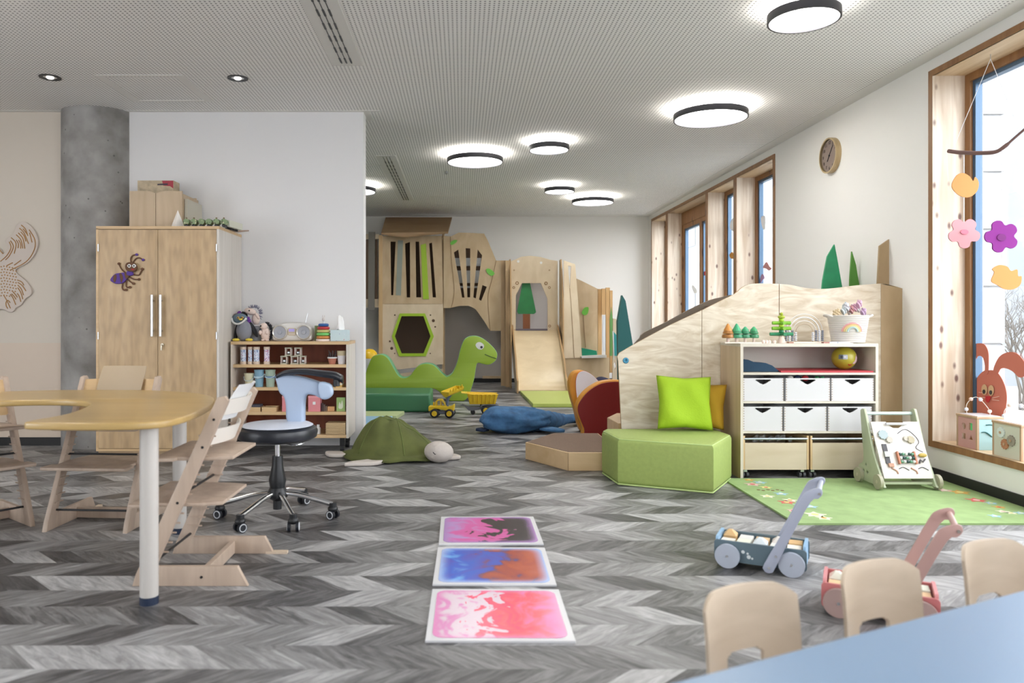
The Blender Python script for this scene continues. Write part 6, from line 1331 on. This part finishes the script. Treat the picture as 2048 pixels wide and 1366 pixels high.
# inclined board
ang = math.atan2(.355, .17); Lb = .395
bd = MB(); bd.M = Matrix.Translation((0, .012, .075)) @ Matrix.Rotation(ang, 4, 'X')
bd.plate([(-.164, 0), (.164, 0), (.164, Lb-.0), (.06, Lb), (.055, Lb-.02), (.02, Lb-.045), (-.02, Lb-.045), (-.055, Lb-.02), (-.06, Lb), (-.164, Lb)], t=.012, plane='XY', at=0); BD = bd.build('activity_board', wb, wk)
MI = bd.M
def onb(): b = MB(); b.M = MI; return b
z_ = .008
b = onb(); b.cyl((-.07, Lb-.02, z_+.012), (.07, Lb-.02, z_+.012), .009, n=12); b.build('roller', mat('pale_roller', (.6, .58, .6), .3), wk, smooth=True)
for x, y, r, c in ((-.105, .30, .035, (.30, .36, .37)), (-.07, .265, .024, (.42, .38, .32)), (.075, .265, .028, (.36, .31, .20)), (.045, .272, .018, (.45, .42, .34))):
    b = onb(); q = [(x+(r if k % 2 else r*.85)*math.cos(PI*k/10), y+(r if k % 2 else r*.85)*math.sin(PI*k/10)) for k in range(20)]; b.plate(q, t=.01, plane='XY', at=z_+.006); b.build('gear', mat('gear%.2f' % r, c, .5), wk)
b = onb(); b.tube(cr([(.0, .31, z_), (.06, .34, z_), (.11, .30, z_), (.13, .25, z_), (.10, .21, z_), (.14, .18, z_)], 5, False), .0022, 6); b.build('maze_groove', mat('groove_black', (.05, .05, .06)), wk)
b = onb(); b.box(-.128, -.098, .10, .235, z_-.002, z_+.004); b.build('slider_track', mat('dark_track', (.04, .035, .04), .5), wk)
b = onb(); b.box(-.128, -.096, .145, .18, z_+.004, z_+.016); b.build('slider', white, wk)
b = onb(); b.box(-.118, -.085, .075, .10, z_, z_+.012); b.build('xylophone_key', mat('key_brown', (.4, .2, .12), .5), wk)
for i in range(3):
    b = onb(); b.cyl((-.035, .11+i*.026, z_+.012), (.065, .11+i*.026, z_+.012), .002, n=6); b.build('bead_wire', steel, wk)
    for j in range(5):
        b = onb(); b.ball((-.028+j*.021, .11+i*.026, z_+.012), .0105); b.build('abacus_bead', mat('abead%d' % ((i+j) % 3), ((.12, .28, .18), (.66, .68, .62), (.02, .06, .05))[(i+j) % 3], .4), wk, smooth='all')
b = onb(); b.box(-.048, -.038, .095, .18, z_, z_+.02); b.box(.065, .075, .095, .18, z_, z_+.02); b.build('abacus_frame', mat('rust_frame', (.45, .16, .08), .5), wk)
b = onb(); b.ball((.125, .155, z_+.012), .028, .014, .01); b.build('fish_latch', mat('ochre_gold', (.45, .32, .06), .5), wk, smooth='all')
b = onb(); b.tube([(.095, .10, z_+.004), (.105, .125, z_+.006), (.12, .11, z_+.006), (.14, .13, z_+.004)], .005, 6); b.build('hook', mat('hook_dark', (.08, .08, .09), .4), wk, smooth=True)
for k, x in enumerate((-.10, .03)):
    b = onb(); b.tube(cr([(x, .07, z_), (x+.03, .05, z_), (x+.035, .03, z_)], 4, False), .005, 6); b.build('wooden_slider', mat('slider_rust', (.42, .22, .15), .5), wk, smooth=True)
    b = onb(); b.tube(cr([(x+.05, .065, z_), (x+.08, .075, z_), (x+.115, .055, z_)], 4, False), .0028, 6); b.build('curved_slot', mat('groove_black', (.05, .05, .06)), wk, smooth=True)
# ================================================================== PUSH WAGONS
def wagon(lab, body, whl, arm, inner, loc, rz):
    o = thing('push_wagon', lab, 'push wagon', loc, rz, 'wooden push wagons')
    for s in (-1, 1):
        MB().plate(rrect(-.198, .028, .198, .122, .014), t=.012, bev=0, at=s*.094).build('side_board', body, o)
        for x in (-.137, .137):
            w = MB().cyl((x, s*.104, .056), (x, s*.124, .056), .055, n=40).build('wheel', whl, o, smooth=True); MB().cyl((x, s*.124, .056), (x, s*.1255, .056), .006, n=10).build('axle_pin', steel, w)
    for s in (-1, 1):
        MB().plate(rrect(-.088, .03, .088, .135, .015), t=.012, bev=0, plane='YZ', at=s*.187).build('end_board', inner, o)
    MB().box(-.184, .184, -.088, .088, .03, .04).build('bottom_board', inner, o)
    for s in (-1, 1):
        q = [(.035, .012), (.055, .014), (.07, .035), (.14, .195), (.215, .35), (.245, .368), (.262, .39), (.258, .41), (.238, .413), (.20, .395), (.175, .36), (.10, .20), (.025, .05), (.022, .025)]
        MB().plate(cr(q, 3), t=.012, bev=.002, at=s*.134).build('handle_arm', arm, o, smooth=True)
        for x, z in ((.045, .035), (.075, .09), (.25, .39)): MB().cyl((x, s*.140, z), (x, s*.1425, z), .006, n=10).build('screw', steel, o)
    MB().cyl((.245, -.128, .392), (.245, .128, .392), .011, n=16).build('handle_bar', arm, o, smooth=True)
    MB().bar((.05, -.128, .045), (.05, -.1005, .045), .01, .01).build('arm_spacer', steel, o); MB().bar((.05, .128, .045), (.05, .1005, .045), .01, .01).build('arm_spacer', steel, o)
    return o
greyblue = mat('slate_blue_paint', (.10, .15, .18), .5); pwheel = mat('pale_grey_blue', (.40, .44, .52), .45)
A1 = wagon('slate blue wooden push wagon with pale wheels and tall grey handle', greyblue, pwheel, mat('lavender_grey', (.34, .37, .46), .45), mat('sky_blue_paint', (.25, .42, .60), .45), (1.405, 3.515, 0), math.radians(-28))
A2 = wagon('pink wooden push wagon half hidden behind the middle child chair', mat('rose_paint', (.50, .16, .16), .5), mat('dusty_pink', (.35, .24, .22), .5), mat('rose_beige', (.43, .265, .24), .5), mat('pink_inner', (.60, .24, .25), .5), (1.63, 2.935, 0), math.radians(-28))
o = MB(); 
for x, z, r in ((-.07, .08, .008), (-.05, .075, .005), (-.045, .06, .009), (-.03, .055, .005)): o.cyl((x, -.1005, z), (x, -.1012, z), r, n=10)
o.build('white_print', mat('print_white', (.6, .65, .66), .6), A1)
R = random.Random(21)
def blocks(par, lab0, sd):
    R = random.Random(sd); Mx = Matrix.Translation(par.location) @ Matrix.Rotation(par.rotation_euler[2], 4, 'Z')
    k = 0; cc = [(.62, .40, .18), (.74, .70, .62), (.66, .66, .64), (.70, .72, .62), (.72, .50, .28), (.62, .68, .72), (.74, .70, .66), (.7, .7, .66)]
    names = ['far left corner', 'front left corner', 'left, second from the end, at the back', 'left, second from the end, at the front', 'middle at the back', 'middle at the front', 'right of the middle at the back', 'right of the middle at the front', 'far right corner', 'front right corner']
    for i in range(5):
        for j in range(2):
            b = MB(); x, y = -.145+i*.072, .042-.084*j; h = .066+.014*R.random(); a = R.uniform(-.06, .06)
            b.M = Mx @ Matrix.Translation((x, y, .0405)) @ Matrix.Rotation(a, 4, 'Z')
            b.box(-.03, .03, -.034, .034, 0, h)
            if (i+j) % 3 == 0: b.plate([(-.03, 0), (.03, 0), (0, .028)], t=.06, at=0) if False else b.box(-.03, .03, -.034, .034, h, h+.022, taper=.022)
            tag(b.build('building_block', mat('blk%d' % ((i*2+j+sd) % 8), cc[(i*2+j+sd) % 8], .5), bevel=.002), 'wooden building block in the %s wagon, %s' % (lab0, names[k]), 'building block', 'blocks in the %s wagon' % lab0); k += 1
blocks(A1, 'blue', 0); blocks(A2, 'pink', 3)
# ================================================================== CHILD CHAIRS AND TABLE IN FRONT
TH = math.radians(23.5)
cw = wood('curved_beech_ply', (.42, .335, .25), (.53, .435, .335), 'X', 6, 8, .4)
def kidchair():
    o = thing('child_chair', 'x', 'chair', (0, 0, 0), 0, 'small beech chairs at the blue table')
    def curve(p): return Vector((p.x, p.y+.045*(1-(p.x/.15)**2)*1.0-.045, p.z))
    q = [(-.148, .235), (-.148, .30), (-.150, .40), (-.138, .445), (-.10, .466), (0, .472), (.10, .466), (.138, .445), (.150, .40), (.148, .30), (.148, .235), (.06, .235), (.06, .295), (.035, .318), (-.035, .318), (-.06, .295), (-.06, .235)]
    # dense outline so the ply bends smoothly
    b = MB(); nx, nz = 60, 44
    import mathutils
    V = []; Fs = []
    zt_ = lambda x: .472-.03*max(0, (abs(x)-.09)/.06)**2.2
    for s in (0, 1):
        for j in range(nz+1):
            for i in range(nx+1):
                x = -.15+.30*i/nx; z = .235+(zt_(x)-.235)*j/nz; y = .045*(1-(x/.15)**2)-.045+.02*((z-.235)/.24)**2
                V.append((x, y+s*.011, z))
    def keep(i, j):
        x = -.15+.30*(i+.5)/nx; z = .235+.237*(j+.5)/nz; return not (abs(x) < .062 and z < .318-.02*(abs(x)/.062)**4)
    k = (nx+1)*(nz+1)
    for j in range(nz):
        for i in range(nx):
            if not keep(i, j): continue
            a = j*(nx+1)+i; f = (a, a+1, a+nx+2, a+nx+1); Fs.append(f); Fs.append(tuple(q_+k for q_ in f[::-1]))
            for (di, dj, e) in ((-1, 0, (a+nx+1, a)), (1, 0, (a+1, a+nx+2)), (0, -1, (a, a+1)), (0, 1, (a+nx+2, a+nx+1))):
                ii, jj = i+di, j+dj
                if ii < 0 or jj < 0 or ii >= nx or jj >= nz or not keep(ii, jj): Fs.append((e[1], e[0], e[0]+k, e[1]+k))
    b.add(V, Fs); b.build('backrest', cw, o, smooth=True)
    MB().plate(rrect(-.15, -.31, .15, -.03, .05, 6), t=.014, bev=.003, plane='XY', at=.262).build('seat', cw, o, smooth=True)
    for x in (-.138, .138):
        MB().bar((x, -.28, 0), (x*.96, -.26, .2545), .026, .026).build('leg', cw, o, bevel=.004); MB().bar((x*.9, .03, 0), (x*.86, -.02, .255), .026, .026).build('leg', cw, o, bevel=.004)
    MB().box(-.13, .13, -.285, -.27, .20, .235).build('seat_rail', cw, o)
    return o
k1 = kidchair(); k1['label'] = 'small beech child chair, nearest and leftmost of three at the blue table'; place(k1, (.715, 1.90, 0), TH)
k2 = copy_tree(k1, label='small beech child chair, middle of three, hiding part of the pink wagon'); place(k2, (1.145, 2.09, 0), TH)
k3 = copy_tree(k1, label='small beech child chair, farthest and rightmost of three at the blue table'); place(k3, (1.60, 2.285, 0), TH)
bt_ = thing('blue_table', 'low table with a smooth pale blue top at the bottom right photo edge', 'table', (.9, 1.3, 0))
dx_, dy_ = math.cos(math.radians(25.3)), math.sin(math.radians(25.3)); e0 = Vector((.384, 1.384)); D = Vector((dx_, dy_)); Nn = Vector((dy_, -dx_))
cn = [e0-D*.25, e0+D*1.75, e0+D*1.75+Nn*.70, e0-D*.25+Nn*.70]
bt_.location = (sum(c.x for c in cn)/4, sum(c.y for c in cn)/4, 0); bt_.matrix_basis = Matrix.Translation(bt_.location)
MB().plate([(c.x, c.y) for c in cn], t=.024, bev=.004, plane='XY', at=.468).build('tabletop', mat('pale_blue_laminate', (.165, .255, .38), .32), bt_, True)
for c in cn:
    m_ = Vector((bt_.location[0], bt_.location[1])); q = c+(m_-c).normalized()*.12; MB().cyl((q.x, q.y, 0), (q.x, q.y, .456), .022, n=20).build('leg', legm, bt_, True, smooth=True)
# ================================================================== CLOCK
ck = thing('wall_clock', 'round wooden wall clock with brown dial on the right wall', 'clock', (XR, 6.96, 2.675)); R_ = .163
MB().lathe([(R_-.014, -.05), (R_, -.05), (R_, 0), (0, 0), (0, -.028), (R_-.014, -.028)], ax='X', n=56).build('clock_rim', wood('clock_wood', (.45, .33, .17), (.56, .43, .25), 'Z', 8, 4), ck, smooth=True)
MB().lathe([(0, -.0285), (R_-.015, -.0285), (R_-.015, -.030), (0, -.030)], ax='X', n=48).build('dial', mat('dial_taupe', (.26, .20, .17), .6), ck)
numm = mat('numeral_brown', (.07, .045, .035), .6)
for i, s in enumerate(['12', '1', '2', '3', '4', '5', '6', '7', '8', '9', '10', '11']):
    a = 2*PI*i/12; cu = bpy.data.curves.new('n', 'FONT'); cu.body = s; cu.size = .042; cu.align_x = 'CENTER'; cu.align_y = 'CENTER'; cu.extrude = .001
    ob = bpy.data.objects.new('n', cu); me = bpy.data.meshes.new_from_object(ob); bpy.data.objects.remove(ob)
    me.transform(Matrix.Translation((-.031, -math.sin(a)*.118, math.cos(a)*.118)) @ Matrix.Rotation(-PI/2, 4, 'Z') @ Matrix.Rotation(PI/2, 4, 'X'))
    me.materials.append(numm); no = bpy.data.objects.new('numeral', me); COL.objects.link(no); no.parent = ck
for a, L_, w in ((2*PI*(7.15/12), .06, .007), (2*PI*(6.5/60), .11, .004)):
    MB().bar((-.034, math.sin(a)*.012, -math.cos(a)*.012), (-.034, -math.sin(a)*L_, math.cos(a)*L_), w, .003, up=(1, 0, 0)).build('clock_hand', black, ck)
MB().cyl((-.03, 0, 0), (-.038, 0, 0), .008, n=14).build('hand_hub', black, ck)
# ================================================================== WINDOW SILL TOYS AND DECORATIONS
def onX(u, v, X): Y = FPX*X/(u-CX); return Vector((X, Y, EYE-(v-CY)*Y/FPX))
SIL = WZ0+.001
def cube(x0, x1, y0, y1, lab, lf, rf, kind):
    o = thing('activity_cube', lab, 'activity cube', ((x0+x1)/2, (y0+y1)/2, SIL), 0, 'wooden activity cubes on the window sill'); h = .225; e = .014; w, d_ = (x1-x0)/2, (y1-y0)/2
    fw = wood('cube_frame', (.38, .25, .15), (.48, .33, .2), 'Z', 8, 8)
    b = MB()
    for i in (-1, 1):
        for j in (-1, 1): b.box(i*(w-e/2)-e/2, i*(w-e/2)+e/2, j*(d_-e/2)-e/2, j*(d_-e/2)+e/2, 0, h-.016)
    b.build('corner_post', fw, o)
    MB().box(-w-.004, w+.004, -d_-.004, d_+.004, h-.016, h).build('top_frame', fw, o, bevel=.003)
    MB().box(-w+.014, w-.014, -d_+.014, d_-.014, h, h+.003).build('top_panel', mat('sill_white', (.6, .57, .6), .5), o)
    pL = MB(); hy = d_-e
    if kind == 'shapes':
        holes = [[(x, z) for x, z in ngon(.035, .145, .022, n=18)], rrect(-.055, .125, -.02, .175, .004), rrect(.015, .055, .058, .095, .003), [(-.06, .06), (-.02, .06), (-.04, .095)]]
        pL.plate([(-hy, 0), (hy, 0), (hy, h-.016), (-hy, h-.016)], holes, t=.006, plane='YZ', at=-w+.005); pL.build('shape_panel', lf, o)
        MB().box(-w+.012, -w+.02, -.05, -.02, .125, .175).build('green_shape', mat('bright_green', (.1, .6, .2), .5), o)
    else:
        pL.box(-w+.002, -w+.008, -hy, hy, 0, h-.016); pL.build('gear_panel', lf, o)
        for y, z, r, c in ((.045, .155, .035, (.62, .68, .64)), (.01, .085, .034, (.40, .17, .08)), (-.045, .115, .036, (.27, .24, .19))):
            q = [(y+(r if k % 2 else r*.86)*math.cos(PI*k/12), z+(r if k % 2 else r*.86)*math.sin(PI*k/12)) for k in range(24)]; MB().plate(q, t=.008, plane='YZ', at=-w-.003).build('gear', mat('cgear%.2f' % c[0], c, .5), o); MB().cyl((-w-.008, y, z), (-w-.011, y, z), .009, n=12).build('gear_pin', fw, o)
    MB().box(-w+e, w-e, -d_+.002, -d_+.008, 0, h-.016).build('front_panel', rf, o)
    b = MB(); b.tube(cr([(-.03, -d_-.001, .17), (.0, -d_-.001, .172), (.04, -d_-.001, .165)], 4, False), .004, 6); b.tube(cr([(-.06, -d_-.001, .12), (-.03, -d_-.001, .12), (.01, -d_-.001, .09)], 4, False), .004, 6); b.build('groove', mat('teal_groove', (.01, .10, .10), .5), o)
    q = cr([(-w*.5, d_*.6, h), (-w*.5, d_*.6, h+.07), (0, d_*.3, h+.12), (w*.4, -d_*.3, h+.05), (w*.4, -d_*.5, h)], 6, False); MB().tube(q, .0022, 6).build('bead_wire', mat('cream_wire', (.7, .66, .6), .4), o, smooth=True)
    for p in (q[3], q[9], q[14], q[20]): MB().ball(p, .013).build('bead', mat('sbead%.2f' % (p[0]*9 % 1), [(.72, .62, .55), (.62, .65, .72), (.7, .5, .42)][int(abs(p[0]*100)) % 3], .4), o, smooth='all')
    return o
cube(3.475, 3.655, 5.06, 5.27, 'wooden activity cube with a pink shape-sorter side, far end of the sill', mat('sorter_pink', (.50, .28, .25), .5), mat('aqua_panel', (.36, .56, .58), .5), 'shapes')
cube(3.475, 3.655, 4.66, 4.915, 'wooden activity cube with brown gears on a pale side, near end of the sill', mat('gear_panel_pale', (.56, .56, .46), .5), mat('pale_grille', (.55, .52, .5), .5), 'gears')
# paper rabbit on the glass
XG = XR+.255
rab = thing('paper_rabbit', 'salmon paper rabbit with floppy ears stuck inside the near window', 'paper decoration', (XG, 5.25, .5))
sal = mat('salmon_paper', (.50, .15, .10), .8)
def rp(pts, off=0, sm=True):
    q = [onX(u, v, XG) for u, v in pts]; q = [(p.y, p.z) for p in q]; return cr(q, 4) if sm else q
c7 = lambda pts: crop(1840, 500, 2.971, pts)
MB().plate(rp(c7([(400, 715), (450, 720), (490, 770), (515, 850), (512, 930), (495, 985), (430, 1000), (350, 985), (322, 930), (315, 850), (335, 770), (370, 725)])), t=.003, plane='YZ', at=XG).build('head', sal, rab, True)
MB().plate(rp(c7([(388, 735), (390, 690), (378, 640), (350, 630), (333, 660), (318, 684), (300, 660), (297, 610), (312, 572), (345, 555), (385, 560), (408, 600), (412, 660), (408, 730)])), t=.003, plane='YZ', at=XG-.004).build('ear', sal, rab, True)
MB().plate(rp(c7([(440, 725), (450, 680), (480, 630), (530, 607), (580, 615), (620, 660), (640, 720), (620, 752), (590, 755), (560, 725), (520, 705), (485, 705), (465, 735)])), t=.003, plane='YZ', at=XG-.004).build('ear', sal, rab, True)
for cx_, cy_ in ((388, 830), (428, 835)):
    MB().plate(rp(c7(ngon(cx_, cy_, 17, 32, 12))), t=.002, plane='YZ', at=XG-.007).build('eye', mat('eye_tan', (.55, .36, .2), .7), rab, True); MB().plate(rp(c7(ngon(cx_, cy_+12, 8, 13, 10))), t=.002, plane='YZ', at=XG-.010).build('pupil', black, rab, True)
MB().plate(rp(c7([(393, 872), (410, 868), (427, 872), (415, 900), (408, 906), (398, 895)])), t=.002, plane='YZ', at=XG-.008).build('nose', mat('nose_red', (.5, .01, .02), .6), rab, True)
for a, c in (((390, 850), (350, 846)), ((390, 878), (352, 874)), ((430, 880), (470, 870)), ((430, 890), (470, 895))):
    p, q = [onX(*crop(1840, 500, 2.971, [z])[0], XG-.008) for z in (a, c)]; MB().tube([p, q], .002, 5).build('whisker', mat('whisker', (.75, .55, .45), .7), rab, True)
# hanging mobile
mo = thing('driftwood_mobile', 'driftwood twig with paper birds and felt flowers hanging in the near window', 'mobile', (3.54, 5.03, 2.9))
string = mat('white_string', (.80, .80, .82), .7); twig = mat('dark_twig', (.16, .09, .08), .8)
def mY(u, v): t = (u-1897)/(2048-1897); X = 3.45+.14*t; return onX(u, v, X)
top_ = onX(1981, 118, 3.54); ta, tb_ = mY(1905, 300), mY(2040, 262)
MB().tube([top_, ta], .002, 5).build('string', string, mo, True); MB().tube([top_, tb_], .002, 5).build('string', string, mo, True)
MB().cyl((top_.x, top_.y, top_.z), (top_.x, top_.y, WZ1), .003, n=6).build('hook', steel, mo, True)
q = cr([mY(u, v) for u, v in ((1897, 302), (1920, 305), (1960, 306), (1990, 304), (2008, 294), (2030, 275), (2052, 256))], 4, False)
MB().tube(q, [.014]*12+[.013]*6+[.008]*(len(q)-18), 8).build('twig', twig, mo, True, smooth=True)
def drop(u0, v0, v1, nm='string'):
    X = mY(u0, 300).x; MB().tube([onX(u0, v0, X), onX(u0, v1, X)], .0025, 5).build(nm, string, mo, True)
drop(1928, 306, 490); drop(2004, 296, 575)
def shape(pts, u0, m, nm, t=.006, off=0, kids=None):
    p0 = mY(u0, 300); Y = p0.y-off; q = pxo(pts, Y); return MB().plate(cr(q, 4), t=t, at=Y, bev=.001).build(nm, m, mo, True)
def flowerpx(cu, cv, r, n=5, a0=.3):
    out = []
    for i in range(n*4):
        a = a0+2*PI*i/(n*4); rr = r*(.70+.30*abs(math.cos(n*(a-a0)/2))**.8); out.append((cu+rr*math.cos(a)*1.05, cv+rr*math.sin(a)))
    return out
birdm = mat('peach_paper', (.52, .23, .06), .7)
shape([(1903, 372), (1912, 352), (1925, 346), (1938, 352), (1946, 362), (1950, 354), (1957, 364), (1955, 380), (1944, 392), (1930, 395), (1914, 388)], 1928, birdm, 'paper_bird')
shape(flowerpx(1928, 466, 31), 1928, mat('pale_pink_felt', (.55, .27, .29), .9), 'felt_flower', .01); shape(ngon(1929, 464, 8, 5, 10), 1928, mat('rose_centre', (.66, .18, .24), .9), 'flower_centre', .006, .008)
shape(flowerpx(2003, 473, 33, 5, .6), 2004, mat('plum_felt', (.20, .02, .20), .9), 'felt_flower', .01); shape(ngon(2003, 475, 9, 7, 10), 2004, mat('plum_centre', (.15, .02, .14), .9), 'flower_centre', .006, .008)
shape([(1982, 562), (1988, 545), (1984, 538), (1998, 530), (2014, 533), (2022, 542), (2034, 539), (2036, 552), (2043, 553), (2040, 570), (2025, 579), (2008, 578), (1994, 570)], 2004, birdm, 'paper_bird')
# stickers on the far window panes
def sticker(pts, m, lab, sm=True):
    q = [onX(u, v, XR+.258) for u, v in pts]; q = [(p.y, p.z) for p in q]; q = cr(q, 4) if sm else q
    tag(MB().plate(q, t=.003, plane='YZ', at=XR+.258).build('window_sticker', m), lab, 'window sticker', 'paper stickers on the far windows')
wp = mat('white_sticker', (.85, .86, .88), .8)
sticker([(1460, 455), (1463, 440), (1472, 430), (1476, 415), (1476, 460), (1466, 462)], wp, 'white cloud sticker on the second far pane from the right')
sticker([(1459, 510), (1465, 504), (1468, 516), (1462, 517)], mat('orange_sticker', (.5, .22, .03), .7), 'small upper orange leaf sticker on the far window')
sticker([(1467, 541), (1475, 537), (1476, 555), (1468, 556), (1471, 549)], mat('orange_sticker', (.5, .22, .03)), 'lower orange butterfly sticker on the far window')
sticker([(1403, 545), (1408, 543), (1414, 544), (1410, 551), (1407, 547)], mat('red_sticker', (.55, .02, .04), .7), 'red bird sticker on the far casement window')
sticker([(1526, 535), (1533, 524), (1539, 533), (1543, 537), (1538, 541), (1532, 537)], mat('rose_sticker', (.55, .25, .25), .7), 'pink tulip sticker on the rightmost far pane')
sticker([(1521, 566), (1522, 552), (1526, 548), (1529, 556), (1525, 560)], mat('mauve_sticker', (.4, .25, .42), .7), 'mauve leaf sticker low on the rightmost far pane')
sticker([(1384, 575), (1386, 570), (1394, 580), (1393, 586), (1388, 586)], wp, 'white petal sticker on the far casement window')
sticker([(1522, 437), (1526, 432), (1531, 434), (1530, 458), (1525, 455)], wp, 'white blossom sticker high on the rightmost far pane')
